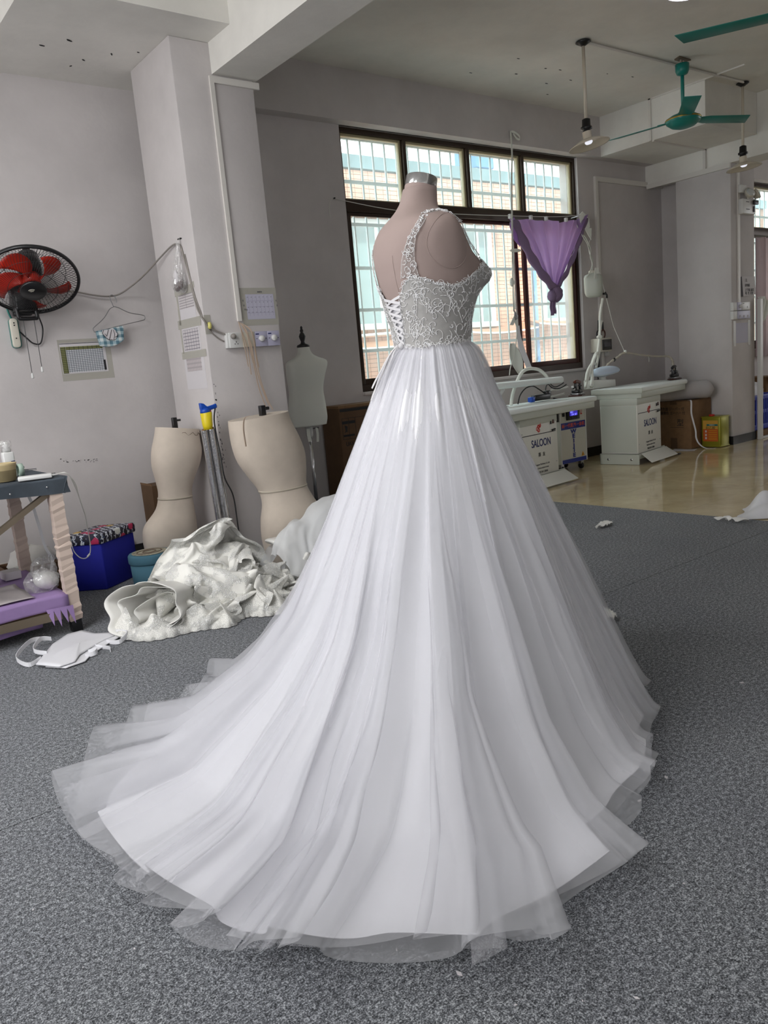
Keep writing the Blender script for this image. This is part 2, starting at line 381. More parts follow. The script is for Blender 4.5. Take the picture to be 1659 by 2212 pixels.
# surface trunking (white plastic raceways)
def trunk(n, boxes, mt='trunk'):
    mb = MB()
    for q in boxes: mb.box(*q)
    struct('trim_%d' % n, mb, M[mt])
trunk(1, [(2.449, 2.476, 4.548, 4.563, 1.545, 2.975), (2.476, 2.785, 4.548, 4.563, 2.937, 2.975)])
trunk(2, [(7.455, 7.495, YW - .028, YW, .75, 2.99), (7.495, 8.72, YW - .028, YW, 2.94, 2.99)])
trunk(3, [(8.382, 8.41, 4.56, 5.55, 2.91, 2.96), (8.388, 8.41, 4.83, 4.86, 2.96, ZS)])
trunk(4, [(7.45, 8.41, 4.83, 4.855, ZS - .013, ZS), (7.437, 7.45, 4.855, 4.88, ZS, ZC), (7.437, 7.45, 3.9, 4.88, ZC - .012, ZC)])
trunk(5, [(8.535, 8.575, 4.55, 4.563, 1.53, 2.96)])
cq = MB().tube([(5.6, 4.21, ZC - .012), (6.83, 4.18, ZC - .012), (7.9, 4.15, ZC - .012)], .011, 6); struct('trim_6', cq, M['trunk'])
struct('trim_7', MB().tube([(XL, YF - .035, .155), (1.9, YF - .035, .15)], .016, 8), M['trunk'], smooth=True)   # pipe along the fan wall

# ------------------------------------------------------------------ windows
YG = 5.66                                                             # frame plane
def window(n, W):
    x0, x1, zs = W; fw = 0.032
    mb = MB()
    mb.box(x0, x0 + fw, YG - .045, YG + .045, zs, ZS); mb.box(x1 - fw, x1, YG - .045, YG + .045, zs, ZS)
    mb.box(x0 + fw, x1 - fw, YG - .045, YG + .045, ZS - .04, ZS); mb.box(x0 + fw, x1 - fw, YG - .045, YG + .045, zs, zs + .06)
    wroot = struct('window_%d' % n, mb, M['bronze'])
    L = x1 - x0
    obj('transom', MB().box(x0 + fw, x1 - fw, YG - .05, YG + .05, 2.492, 2.592), M['bronze'], wroot, bevel=.004)
    q = [x0 + fw] + [x0 + L * f for f in (.234, .487, .734)] + [x1 - fw]
    for xm in q[1:4]:
        obj('mullion', MB().box(xm - .018, xm + .018, YG - .05, YG + .05, 2.592, ZS - .04), M['bronze'], wroot)
    for i in range(4):
        a0 = q[i] + (.018 if i else 0); b0 = q[i + 1] - (.018 if i < 3 else 0)
        s_ = MB().box(a0, a0 + .022, YG - .02, YG + .02, 2.592, ZS - .04).box(b0 - .026, b0, YG - .02, YG + .02, 2.592, ZS - .04)
        s_.box(a0 + .022, b0 - .026, YG - .02, YG + .02, 2.592, 2.606).box(a0 + .022, b0 - .026, YG - .02, YG + .02, ZS - .062, ZS - .04)
        sa = obj('upper_sash', s_, M['cream'], wroot, bevel=.003)
        obj('pane', MB().box(a0 + .02, b0 - .02, YG - .003, YG + .003, 2.60, ZS - .05), M['glass'], sa)
    # sliding sashes below
    zl, zh = zs + .06, 2.492
    sl = [(q[0], x0 + L * .437, -.018), (x0 + L * .425, x0 + L * .708, .018), (x0 + L * .72, q[4], -.018)]
    for i, (a0, b0, dy) in enumerate(sl):
        st = .045 if i == 0 else .05
        y0, y1 = YG + dy - .016, YG + dy + .016
        s_ = MB().box(a0, a0 + st, y0, y1, zl, zh).box(b0 - st, b0, y0, y1, zl, zh).box(a0 + st, b0 - st, y0, y1, zl, zl + .05).box(a0 + st, b0 - st, y0, y1, zh - .03, zh)
        sa = obj('sliding_sash', s_, M['redbrown'] if i else M['bronze'], wroot, bevel=.003)
        obj('pane', MB().box(a0 + st - .01, b0 - st + .01, YG + dy - .003, YG + dy + .003, zl + .04, zh - .02), M['glass'], sa)
    for xx in (x1 - .075, x1 - .1):
        obj('frame_strip', MB().box(xx, xx + .012, YG - .03, YG + .03, zl, zh), M['cream'], wroot)
    sill = obj('sill', MB().box(x0 - .0, x1 + .0, YW - .03, YG + .03, zs - .03, zs - .001), M['wall'], wroot, bevel=.005)
    return wroot
window(1, W1); window(2, W2)
def grille(x0, x1, label):
    g = thing('security_grille', label, 'window grille', (x0, 5.83, .95)); Y = 5.83
    for zz in (3.15, 2.79, 2.435, 2.064, 1.70, 1.34): obj('rail', MB().box(x0, x1, Y - .012, Y + .012, zz - .014, zz + .014), M['grille'], g)
    nb = 24; me = None
    for i in range(nb):
        x = x0 + .02 + (x1 - x0 - .04) * i / (nb - 1)
        mb = MB().tube([(0, 0, 0), (0, 0, 2.25)], .0095, 8)
        if me is None: o = obj('bar', mb, M['grille'], g, smooth=True, local=True); me = o.data
        else: o = bpy.data.objects.new('bar', me); COL.objects.link(o); o.parent = g
        o.location = (x - x0, 0, 0)
grille(4.10, 7.24, 'pale teal steel security bars outside the large window behind the gown')
grille(10.84, 13.92, 'pale teal steel security bars outside the far window beyond the pillar')

# ------------------------------------------------------------------ building across the alley
M['facade'] = mat('facade_mortar', rgb(112, 84, 68), 0.9)
def tile_col():
    k = NT('facade_tile'); tc = k.n('ShaderNodeTexCoord'); nz = k.n('ShaderNodeTexNoise', i_Scale=2.2, i_Detail=5.0); k.l(tc.outputs['Object'], nz.inputs['Vector'])
    rp = k.ramp(nz.outputs[0], [(0.3, rgb(180, 132, 110)), (0.7, rgb(204, 162, 138))]); k.l(rp.outputs[0], k.b.inputs['Base Color']); k.b.inputs['Roughness'].default_value = 0.5; return k.m
M['facade_tile'] = tile_col()
M['parapet'] = mat('parapet_paint', rgb(92, 116, 122), 0.8, noise=.2, nscale=3)
M['winshade'] = mat('far_glass', rgb(126, 148, 150), 0.15)
M['sunwhite'] = mat('white_paint', rgb(222, 224, 222), 0.5)
M['bluesteel'] = mat('blue_steel', rgb(84, 132, 176), 0.5)
YO = 9.0
bd = thing('neighbouring_building', 'sunlit pink-tan tiled building across the alley, seen through the window', 'building', (9, YO, -3.5))
obj('facade', MB().box(2, 18, YO, YO + 0.3, -3.5, 3.83), M['facade'], bd)
obj('parapet', MB().box(2, 18, YO - .05, YO + .35, 3.84, 4.01), M['parapet'], bd)
wins = [(6.52, 7.72, 1.79, 3.13), (8.86, 9.3, 1.74, 3.12), (10.62, 11.2, 1.74, 3.0), (12.9, 14.2, 1.75, 3.1), (14.9, 16.2, 1.75, 3.1)]
tm = MB(); tw, th, gap = .116, .052, .0065
nrow = int((3.83 + .5) / (th + gap))
for r_ in range(nrow):
    z0 = -.5 + r_ * (th + gap)
    for c_ in range(int(15.5 / (tw + gap))):
        x0 = 2.3 + c_ * (tw + gap)
        if any(a_ - .1 < x0 + tw / 2 < b_ + .1 and c0 - .08 < z0 + th / 2 < d0 + .08 for a_, b_, c0, d0 in wins): continue
        d = YO - .006 - .0015 * ((c_ * 7 + r_ * 13) % 5) / 4; o = len(tm.v)
        tm.v += [(x0, d, z0), (x0 + tw, d, z0), (x0 + tw, d, z0 + th), (x0, d, z0 + th), (x0, YO, z0), (x0 + tw, YO, z0), (x0 + tw, YO, z0 + th), (x0, YO, z0 + th)]
        tm.f += [(o, o + 1, o + 2, o + 3), (o + 3, o + 2, o + 6, o + 7), (o + 1, o + 5, o + 6, o + 2), (o, o + 3, o + 7, o + 4), (o, o + 4, o + 5, o + 1)]
tl_ = obj('facade_tiles', tm, M['facade_tile'], bd, fix=False); tl_['kind'] = 'stuff'
for a_, b_, c0, d0 in wins:
    f = MB(); y0, y1 = YO - .03, YO + .01
    f.box(a_ - .09, b_ + .09, y0, y1, d0, d0 + .07).box(a_ - .09, b_ + .09, y0 - .04, y1, c0 - .08, c0).box(a_ - .09, a_, y0, y1, c0, d0).box(b_, b_ + .09, y0, y1, c0, d0)
    wf = obj('window_frame', f, M['sunwhite'], bd, bevel=.006)
    obj('pane', MB().box(a_, b_, YO - .012, YO - .008, c0, d0), M['winshade'], wf)
    xm = (a_ + b_) / 2; obj('mullion', MB().box(xm - .025, xm + .025, YO - .025, YO - .008, c0, d0), M['sunwhite'], wf)
    obj('canopy', MB().prism([(a_ - .2, YO, d0 + .26), (b_ + .2, YO, d0 + .26), (b_ + .2, YO - .32, d0 + .14), (a_ - .2, YO - .32, d0 + .14)], (0, 0, .03)), M['parapet'], bd)
M['canopy2'] = mat('shaded_canopy', rgb(150, 112, 88), 0.7)  # brown puts the shadow of the awning underside into its colour
for x0, x1, z0 in ((8.35, 10.0, 1.60), (10.05, 12.0, 1.66), (5.6, 7.9, 1.50)):
    pts = [(x0 + (x1 - x0) * t, z0 - .05 * math.sin(t * math.pi)) for t in [i / 10 for i in range(11)]]
    g = MB().rings([[(x, YO, z + .1), (x, YO - .34, z), (x, YO - .34, z - .015), (x, YO, z + .085)] for x, z in pts])
    cn = obj('awning', g, M['canopy2'], bd)
    obj('awning_edge', MB().tube([(x, YO - .345, z - .004) for x, z in pts], .014, 6), M['sunwhite'], cn, smooth=True)
obj('drain_pipe', MB().tube([(10.32, YO - .05, -.4), (10.32, YO - .05, 2.6)], .03, 8), M['bluesteel'], bd, smooth=True)
obj('drain_pipe', MB().tube([(6.5, YO - .06, 1.63), (7.8, YO - .06, 1.66)], .022, 8), M['sunwhite'], bd, smooth=True)
ct = thing('rooftop_tank', 'blue steel water tank on the roof edge across the alley', 'tank', (9.6, YO + .6, 3.9))
obj('tank_body', MB().box(9.55, 9.95, YO + .35, YO + .85, 4.15, 4.55), M['bluesteel'], ct, bevel=.02)
for x in (9.58, 9.92):
    for y in (YO + .4, YO + .8): obj('leg', MB().box(x - .02, x + .02, y - .02, y + .02, 3.83, 4.15), M['sunwhite'], ct)
obj('lid', MB().box(9.53, 9.97, YO + .33, YO + .87, 4.55, 4.58), M['sunwhite'], ct)
struct('roof_slab', MB().box(2, 18, YO + .3, YO + 4, 3.7, 3.83), M['parapet'])
struct('ground_outside', MB().box(-5, 22, 6.0, YO, -3.6, -3.5), M['facade'])
# ------------------------------------------------------------------ dress form and wedding gown
GX, GY, FACE = 1.80, 2.02, R(-15)
FV = Vector((math.cos(FACE), math.sin(FACE), 0)); LV = Vector((-FV.y, FV.x, 0))       # facing, and the form's own left
G0 = Vector((GX, GY, 0))
# torso sections: z, half width, depth in front, depth behind
SEC = [(1.00, .165, .12, .125), (1.12, .155, .115, .12), (1.20, .140, .113, .114), (1.24, .136, .112, .112), (1.30, .142, .120, .120), (1.37, .155, .134, .137),
       (1.45, .168, .138, .156), (1.50, .176, .134, .163), (1.535, .183, .122, .164), (1.57, .190, .100, .158), (1.595, .192, .078, .148), (1.615, .184, .062, .136),
       (1.63, .160, .053, .124), (1.642, .122, .049, .113), (1.654, .088, .047, .102), (1.67, .066, .047, .088), (1.69, .058, .047, .074), (1.72, .054, .050, .062), (1.755, .051, .053, .050)]
def interp(z):
    if z <= SEC[0][0]: return SEC[0][1:]
    for A_, B_ in zip(SEC, SEC[1:]):
        if z <= B_[0]:
            t = (z - A_[0]) / (B_[0] - A_[0]); t = t * t * (3 - 2 * t) * .4 + t * .6
            return tuple(A_[k] + (B_[k] - A_[k]) * t for k in (1, 2, 3))
    return SEC[-1][1:]
def torso(th, z, off=0.0):
    """th: angle from the facing direction, counter-clockwise seen from above"""
    a_, bf, bb = interp(z); c, s = math.cos(th), math.sin(th)
    n = 2.25; q = (abs(c) ** n + abs(s) ** n) ** (-1 / n)
    x = q * c * (bf if c > 0 else bb); y = q * s * a_
    if c > 0:                                                          # bust
        for sy in (-.078, .078):
            x += .066 * math.exp(-((y - sy) / .052) ** 2 - ((z - 1.452) / .052) ** 2) * min(1, c * 2.2)
    l = math.hypot(x, y); k = (l + off) / l
    return G0 + FV * (x * k) + LV * (y * k) + Vector((0, 0, z))
form = thing('dress_form', 'beige linen dress form with a chrome neck cap wearing the white wedding gown', 'mannequin', (GX, GY, 0))
zs_ = [1.0 + .62 * i / 44 for i in range(45)] + [1.63, 1.642, 1.654, 1.662, 1.67, 1.68, 1.69, 1.705, 1.72, 1.735]
tilt = lambda P: P
obj('torso', MB().rings([[torso(2 * math.pi * j / 72, z) for j in range(72)] for z in zs_]), M['bust'], form, smooth=True)
# chrome cap, tipped forward with the neck
capT = Matrix.Translation(G0 + Vector((0, 0, 1.735))) @ Matrix.Rotation(FACE, 4, 'Z') @ Matrix.Rotation(R(13), 4, 'Y')
obj('neck', MB().lathe([(.051, -.03), (.052, 0.0), (.0505, .012)], 40, capT), M['bust'], form, smooth=True)
obj('neck_cap', MB().lathe([(.0515, .004), (.0515, .034), (.049, .037), (.002, .039)], 40, capT), M['chrome'], form, smooth=True).data.set_sharp_from_angle(angle=R(40))
# arm plates with their seam
for sy in (-1, 1):
    def arm(u, v):
        an = 2 * math.pi * u; rr = v
        z = 1.545 + .082 * rr * math.sin(an); th = sy * (math.pi / 2 - .02) + rr * math.cos(an) * .50
        return torso(th, z, .0035 * (1 - rr ** 6) + .0005)
    obj('arm_plate', MB().grid(40, 8, arm, cu=True), M['bust'], form, smooth=True)
    obj('arm_seam', MB().tube([arm(i / 40, 1.0) for i in range(41)], .0013, 5), mat('seam_thread', rgb(164, 146, 140), .9) if sy < 0 else bpy.data.materials['seam_thread'], form, smooth=True)
obj('back_seam', MB().tube([torso(math.pi + .42, 1.38 + .14 * i / 30, .0004) for i in range(31)], .0008, 5), bpy.data.materials['seam_thread'], form, smooth=True)
obj('pole', MB().lathe([(.016, .02), (.016, 1.02)], 16, Matrix.Translation(G0)), M['chrome'], form, smooth=True)
obj('base', MB().lathe([(.17, .002), (.17, .018), (.03, .03), (.02, .05)], 32, Matrix.Translation(G0)), M['steel'], form, smooth=True)

gown = thing('wedding_gown', 'white tulle wedding gown with beaded bodice, laced back and long train', 'gown', (GX, GY, 0))
# ---- hem outline: world angle -> distance from the waist axis
HEM = [(90, .86), (100, .88), (113, .895), (124, .905), (134.6, .975), (146, 1.07), (157, 1.18), (163.2, 1.25), (168.8, 1.33), (178, 1.375), (191.4, 1.39), (203, 1.43), (212, 1.43), (220, 1.425),
       (227.5, 1.405), (229, 1.32), (234.5, 1.26), (239, 1.20), (245, 1.14), (247, 1.04), (251, .99), (254, .92), (260, .89), (270.7, .815), (282, .71), (300, .64), (323, .60), (345, .60), (0, .61), (30, .66), (60, .75), (75, .80)]
hx = np.array([q[0] % 360 for q in HEM], float); hy = np.array([q[1] for q in HEM]); od = np.argsort(hx); hx, hy = hx[od], hy[od]
hx = np.concatenate([hx - 360, hx, hx + 360]); hy = np.concatenate([hy] * 3)
NA = 900
ang = np.linspace(0, 360, NA, endpoint=False)
def circ_smooth(y, sig):
    k = np.exp(-0.5 * (np.minimum(ang, 360 - ang) / sig) ** 2); k /= k.sum()
    return np.real(np.fft.ifft(np.fft.fft(y) * np.fft.fft(k)))
hem_raw = np.interp(ang, hx, hy)
cone_pts = [(0, .545), (30, .57), (60, .61), (90, .65), (115, .68), (142, .69), (170, .74), (200, .80), (225, .80), (245, .74), (265, .66), (290, .60), (323, .54), (345, .54)]
cx = np.array([q[0] for q in cone_pts] + [360.0]); cy = np.array([q[1] for q in cone_pts] + [.545]); cone_raw = np.interp(ang, cx, cy)
cone = circ_smooth(cone_raw, 8)
def folds(seed, count, w0, w1, big):
    """a ring of uneven pleats: list of (angle, soft side width, steep side width, height, where it starts)"""
    q = random.Random(seed); L = []
    for i in range(count):
        an = 360 * (i + q.uniform(-.38, .38)) / count
        L.append((an, q.uniform(w0, w1), q.uniform(w0, w1) * q.uniform(.12, .6), q.uniform(.35, 1.0) * big, q.choice((0, 0, .02, .08, .2, .35)), q.choice((-1, 1)), q.uniform(-4, 4)))
    return L
def fold_field(L, tt):
    F = np.zeros((NA, len(tt))); S = np.zeros((NA, len(tt)))
    for an, ws, wt, h, st, sd, dr in L:
        for j, t in enumerate(tt):
            g = np.clip((t - st) / .3, 0, 1); g = g * g * (3 - 2 * g)
            if g <= 0: continue
            d = (ang - an - dr * t + 180) % 360 - 180; d = d * sd
            wide = .55 + .45 * t
            q = h * g * np.where(d < 0, np.exp(-(d / (ws * wide)) ** 2), np.exp(-(np.abs(d) / (wt * wide)) ** 1.6)); F[:, j] += q; S[:, j] += q * sd
    return F, S
TT = np.concatenate([np.linspace(0, .14, 12, endpoint=False), np.linspace(.14, 1, 78)])
def skirt_surface(L, hem_scale, hem_cut, lift, gather, gseed, hemvar, amp0, amp1, lean=1.0):
    q = np.random.RandomState(gseed)
    hem = circ_smooth(hem_raw, 1.2) * hem_scale - hem_cut
    wobble = circ_smooth(q.randn(NA), 2.0 if hemvar < .01 else 5.0)
    hem = hem + hemvar * wobble / wobble.std()
    F, S = fold_field(L, TT)
    gat = circ_smooth(q.randn(NA), .9); gat /= gat.std(); gat2 = circ_smooth(q.randn(NA), 2.2); gat2 /= gat2.std()
    P = np.zeros((NA, len(TT), 3))
    th = np.radians(ang); rel = th - FACE
    c, s = np.cos(rel), np.sin(rel)
    rw = 1 / np.sqrt((c / .118) ** 2 + (s / .140) ** 2)
    for i in range(NA):
        rc = cone[i] + lift; rh = max(hem[i], rc + .02); ex = rh - rc
        zc = .10 + .16 * min(1, ex / .6)                                # where the cloth leaves the cone for the floor
        slope = (rc - .175) / (1.165 - .05)
        rz = lambda z: .175 + slope * (1.165 - z)
        ctrl = [(rw[i] + lift * .4, 1.238), (rw[i] + .018 + lift * .6, 1.222), (.168 + .35 * (rw[i] - .125) + lift * .8, 1.175), (rz(1.08), 1.08), (rz(.9), .9), (rz(.7), .7), (rz(.5), .5), (rz(.32 + zc * .3), .32 + zc * .3)]
        rq = rz(zc) + ex * .10
        ctrl += [(rq, zc), (rc + ex * .42 + .01, .012 + .10 * max(0, zc - .1) * 2.4), (rc + ex * .74, .012 + .02 * ex), (rh, .010)]
        ctrl = np.array(ctrl); dl = np.concatenate([[0], np.cumsum(np.hypot(*np.diff(ctrl, axis=0).T))]); dl /= dl[-1]
        # smooth the broken line by a short running mean on a fine sampling
        tf = np.linspace(0, 1, 160); rr_ = np.interp(tf, dl, ctrl[:, 0]); zz_ = np.interp(tf, dl, ctrl[:, 1])
        ker = np.hanning(17); ker /= ker.sum(); pad = 8
        rs = np.convolve(np.pad(rr_, pad, mode='reflect', reflect_type='odd'), ker, 'valid'); zs2 = np.convolve(np.pad(zz_, pad, mode='reflect', reflect_type='odd'), ker, 'valid')
        r_ = np.interp(TT, tf, rs); z_ = np.interp(TT, tf, zs2)
        dr = np.gradient(r_, TT); dz = np.gradient(z_, TT); ln = np.hypot(dr, dz); nr, nz = -dz / ln, dr / ln
        amp = amp0 + amp1 * TT ** 1.1
        g = gather * np.exp(-TT / .16) * (gat[i] * .6 + gat2[i] * .5) * np.clip(TT / .02, .25, 1)
        off = F[i] * amp + g
        r2 = r_ + nr * off; z2 = np.maximum(z_ + nz * off, .004)
        sh = th[i] + lean * (1 + 1.1 * np.clip((r2 - .75) / .4, 0, 1)) * S[i] * amp * np.clip((TT - .12) / .3, 0, 1) / np.maximum(r2, .2)      # pleats lean over and lap
        P[i, :, 0] = GX + r2 * np.cos(sh); P[i, :, 1] = GY + r2 * np.sin(sh); P[i, :, 2] = z2
    return P
def surf_obj(name, P, material, parent):
    n, k = P.shape[:2]; mb = MB(); mb.v = [tuple(x) for x in P.reshape(-1, 3)]
    mb.f = [(i * k + j, ((i + 1) % n) * k + j, ((i + 1) % n) * k + j + 1, i * k + j + 1) for i in range(n) for j in range(k - 1)]
    return obj(name, mb, material, parent, smooth=True, fix=False)
LA = folds(11, 26, 3.5, 8.0, 1.0)
LB = folds(23, 30, 2.5, 6.5, 1.0)
LC = folds(5, 62, .7, 2.6, .7)
def train_folds(seed, n):
    q = random.Random(seed); return [(118 + 112 * (k + q.uniform(.1, .9)) / n, q.uniform(2.2, 3.6), q.uniform(.4, .9), q.uniform(.55, 1.0), q.choice((.3, .4, .5)), -1 if k < n * .55 else 1, q.uniform(-5, 5)) for k in range(n)]
# the large creases the photograph shows on the side of the skirt: (angle, soft, steep, height, start, side, drift)
BIG = [(268, 9, 2.0, 1.1, .05, 1, -6), (292, 8, 1.6, 1.1, .0, 1, -4), (226, 9, .8, 1.25, .25, 1, 0), (243, 8, .9, 1.0, .3, 1, 0), (212, 6, 2.5, 1.2, .1, -1, 0), (196, 6, 2.0, 1.1, .2, 1, 4), (178, 6, 2.0, 1.2, .3, -1, 0), (318, 5, 1.5, 1.0, .1, 1, 0)]
surf_obj('skirt_lining', skirt_surface(LA[::2] + [(a_, b_, c_, d_ * .7, e_, f_, g_) for a_, b_, c_, d_, e_, f_, g_ in BIG], .92, .0, -.012, .0045, 3, .003, .005, .034), M['satin'], gown)
surf_obj('tulle_underlayer', skirt_surface(LA + BIG + train_folds(2, 17), .965, .0, .004, .006, 4, .005, .006, .042), M['tulle2'], gown)
surf_obj('tulle_overlay', skirt_surface(LB + LC + BIG + train_folds(8, 21), .98, .0, .012, .007, 5, .008, .006, .036), M['tulle'], gown)
# ---- bodice
BACK = math.pi + R(9)                                                   # the gown is laced a little off the form's own centre
def ztop(th):
    d = abs((th - BACK + math.pi) % (2 * math.pi) - math.pi)            # 0 at the centre back, pi at the front
    k = [(0, 1.0), (R(3), 1.0), (R(6), 1.245), (R(15), 1.386), (R(25), 1.43), (R(37), 1.452), (R(60), 1.425), (R(82), 1.412), (R(100), 1.425), (R(118), 1.455), (R(138), 1.492), (R(152), 1.502), (R(166), 1.470), (R(180), 1.452)]
    for (a0, z0), (a1, z1) in zip(k, k[1:]):
        if d <= a1: return z0 + (z1 - z0) * (d - a0) / (a1 - a0)
    return k[-1][1]
def zbot(th): return 1.232
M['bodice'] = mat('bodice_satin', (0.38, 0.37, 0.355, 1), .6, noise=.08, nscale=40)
M['lace'] = mat('silver_white_embroidery', (0.78, 0.77, 0.76, 1), .3, spec=.8)
M['bead'] = mat('glass_bead', (0.9, 0.9, 0.92, 1), .08, spec=1.0)
for sd, nm in ((1, 'bodice'), (-1, 'bodice')):
    def bod(u, v, sd=sd):
        th = BACK + sd * (R(6) + (math.pi - R(6)) * u)
        zt = max(ztop(th), zbot(th) + .012); z = zbot(th) + (zt - zbot(th)) * v
        return torso(th, z, .005)
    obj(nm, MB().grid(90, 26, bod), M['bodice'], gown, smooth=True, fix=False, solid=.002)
obj('modesty_panel', MB().grid(16, 12, lambda u, v: torso(BACK + R(-18) + R(36) * u, 1.235 + .142 * v, .0022)), M['satin'], gown, smooth=True, fix=False)
# straps: sheer net bands edged with embroidery
STR = {}
for sy in (1, -1):
    mid = []
    path = [(R(180 - 34), 1.446), (R(180 - 37), 1.50), (R(180 - 43), 1.56), (R(180 - 52), 1.605), (R(180 - 66), 1.637), (R(86), 1.648), (R(64), 1.638), (R(50), 1.60), (R(40), 1.55), (R(34), 1.50)]
    pts = catmull([torso(sy * th + R(9) * max(0, 1 - n_ / 4), z, .004) for n_, (th, z) in enumerate(path)], 6)
    cen = G0 + Vector((0, 0, 1.45)); wv = []
    for i, q in enumerate(pts):
        t = (pts[min(i + 1, len(pts) - 1)] - pts[max(i - 1, 0)]).normalized(); nrm = (q - cen); nrm -= t * nrm.dot(t); nrm.normalize()
        k = i / (len(pts) - 1); wv.append(t.cross(nrm) * (.020 + .040 * max(0, 1 - k * 4.2) + .020 * max(0, 1 - (1 - k) * 4)))
    obj('strap', MB().ribbon(pts, wv, .001), sheer('strap_net', (.7, .68, .66, 1), .18, .3) if sy > 0 else bpy.data.materials['strap_net'], gown, smooth=True)
    STR[sy] = (pts, wv)
# embroidery: scrolls laid over the bodice
em = MB(); beads = []
qr = random.Random(42)
def scroll(th, z, size, turn, a0, onto, n=22, rad=.00085):
    pts = []
    for i in range(n):
        t = i / (n - 1); rr_ = size * (1 - .86 * t); an = a0 + turn * t * 4.6
        pts.append(onto(th, z, rr_ * math.cos(an), rr_ * math.sin(an)))
        if i % 2 == 0 and qr.random() < .55: beads.append(pts[-1])
    em.tube(pts, rad, 5)
def on_body(th, z, du, dv):
    a_, bf, bb = interp(z); rad = .14
    return torso(th + du / rad, z + dv, .0072)
k_ = 0
while k_ < 330:
    th = qr.uniform(0, 2 * math.pi); z = qr.uniform(1.235, 1.50)
    d = abs((th - BACK + math.pi) % (2 * math.pi) - math.pi)
    if d < R(7) or z > ztop(th) + .004: continue
    dense = 1.0 if (d < R(62) or z < 1.262 or z > ztop(th) - .022) else .42
    if qr.random() > dense: continue
    k_ += 1
    sz = qr.uniform(.007, .022); scroll(th, z, sz, qr.choice((-1, 1)), qr.uniform(0, 6.28), on_body)
for k in range(150):                                                    # stems between the scrolls
    th = qr.uniform(0, 2 * math.pi); z = qr.uniform(1.24, 1.45); d = abs((th - BACK + math.pi) % (2 * math.pi) - math.pi)
    if d < R(8) or z > ztop(th) - .02: continue
    a0 = qr.uniform(.6, 2.4); ln = qr.uniform(.03, .07); cv = qr.uniform(-1.4, 1.4); pts = []; x = y = 0; an = a0
    for i in range(14):
        pts.append(on_body(th, min(z + y, ztop(th + x / .14)), x, 0)); x += ln / 13 * math.cos(an); y += ln / 13 * math.sin(an); an += cv / 13
        if i % 2 == 0: beads.append(pts[-1])
    em.tube(pts, .0009, 5)
for sd in (1, -1):                                                      # edges: neckline, back opening and waist
    for i in range(150):
        u = i / 149; th = BACK + sd * (R(6) + (math.pi - R(6)) * u); zt = max(ztop(th), 1.245)
        P = torso(th, zt + qr.uniform(-.006, .003), .007); beads.append(P)
        if i % 2 == 0: scroll(th, zt - .002, qr.uniform(.005, .009), qr.choice((-1, 1)), qr.uniform(0, 6.28), on_body, 12)
        if i % 2 == 0: scroll(th, 1.238 + qr.uniform(-.008, .006), qr.uniform(.005, .012), qr.choice((-1, 1)), qr.uniform(0, 6.28), on_body, 12, .001)
for sy in (1, -1):
    pts, wv = STR[sy]; cen = G0 + Vector((0, 0, 1.45))
    for i in range(len(pts) - 1):
        for rep in range(2):
            q = pts[i] + (pts[i + 1] - pts[i]) * qr.random(); nrm = (q - cen).normalized(); t = (pts[i + 1] - pts[i]).normalized(); wn = wv[i].normalized()
            base = q + wv[i] * qr.uniform(-.42, .5) + nrm * .002; sz = qr.uniform(.004, .011) * (1.5 if i < 12 else .75); a0 = qr.uniform(0, 6.28); tr = qr.choice((-1, 1)); sc_ = []
            for n in range(14):
                tt = n / 13; rr_ = sz * (1 - .8 * tt); an = a0 + tr * tt * 4.4; sc_.append(base + t * rr_ * math.cos(an) + wn * rr_ * math.sin(an))
                if n % 3 == 0: beads.append(sc_[-1])
            em.tube(sc_, .0009, 5)
        em.tube([pts[i] - wv[i] * .5, pts[i + 1] - wv[i + 1] * .5], .001, 4).tube([pts[i] + wv[i] * .5, pts[i + 1] + wv[i + 1] * .5], .001, 4)
e_ = obj('lace_embroidery', em, M['lace'], gown, smooth=True, fix=False); e_['kind'] = 'stuff'
bm_ = MB()
for P in beads: bm_.ball(P, qr.uniform(.0011, .0019), 6, 4)
b_ = obj('beading', bm_, M['bead'], gown, smooth=True, fix=False); b_['kind'] = 'stuff'
# lacing: flat ribbons crossing over the opening, a bow-less knot and two tails
M['ribbon'] = mat('satin_ribbon', (0.66, 0.65, 0.66, 1), .35)
nl = 7
for i in range(nl):
    z0 = 1.250 + .125 * i / (nl - 1); z1 = z0 + .020
    h0 = R(5) + R(11) * (z0 - 1.245) / .14; h1 = R(5) + R(11) * min(1, (z1 - 1.245) / .14)
    for sd in (1, -1):
        pts = [torso(BACK + sd * (h0 + (-h1 - h0) * t), z0 + (z1 - z0) * t, .0075 + .002 * math.sin(t * math.pi) + (.0018 if sd > 0 else 0)) for t in [k / 8 for k in range(9)]]
        obj('lace_ribbon', MB().ribbon(pts, Vector((0, 0, .0085)), .0014), M['ribbon'], gown)
for sd, ln in ((1, .17), (-1, .20), (.3, .13)):
    pts = [Vector((-FV.x, -FV.y, 0)) * (.118 + .10 * (t ** .8) + .01) + LV * (sd * .022 * t + .004 * sd * math.sin(9 * t)) + G0 + Vector((0, 0, 1.246 - ln * t)) for t in [k / 10 for k in range(11)]]
    obj('ribbon_tail', MB().ribbon(pts, [LV * .009 * (1 + .3 * math.sin(5 * k)) + Vector((0, 0, .002)) for k in range(11)], .0012), M['ribbon'], gown)
obj('ribbon_knot', MB().ball(torso(BACK, 1.244, .012), .011, 10, 7), M['ribbon'], gown, smooth=True)
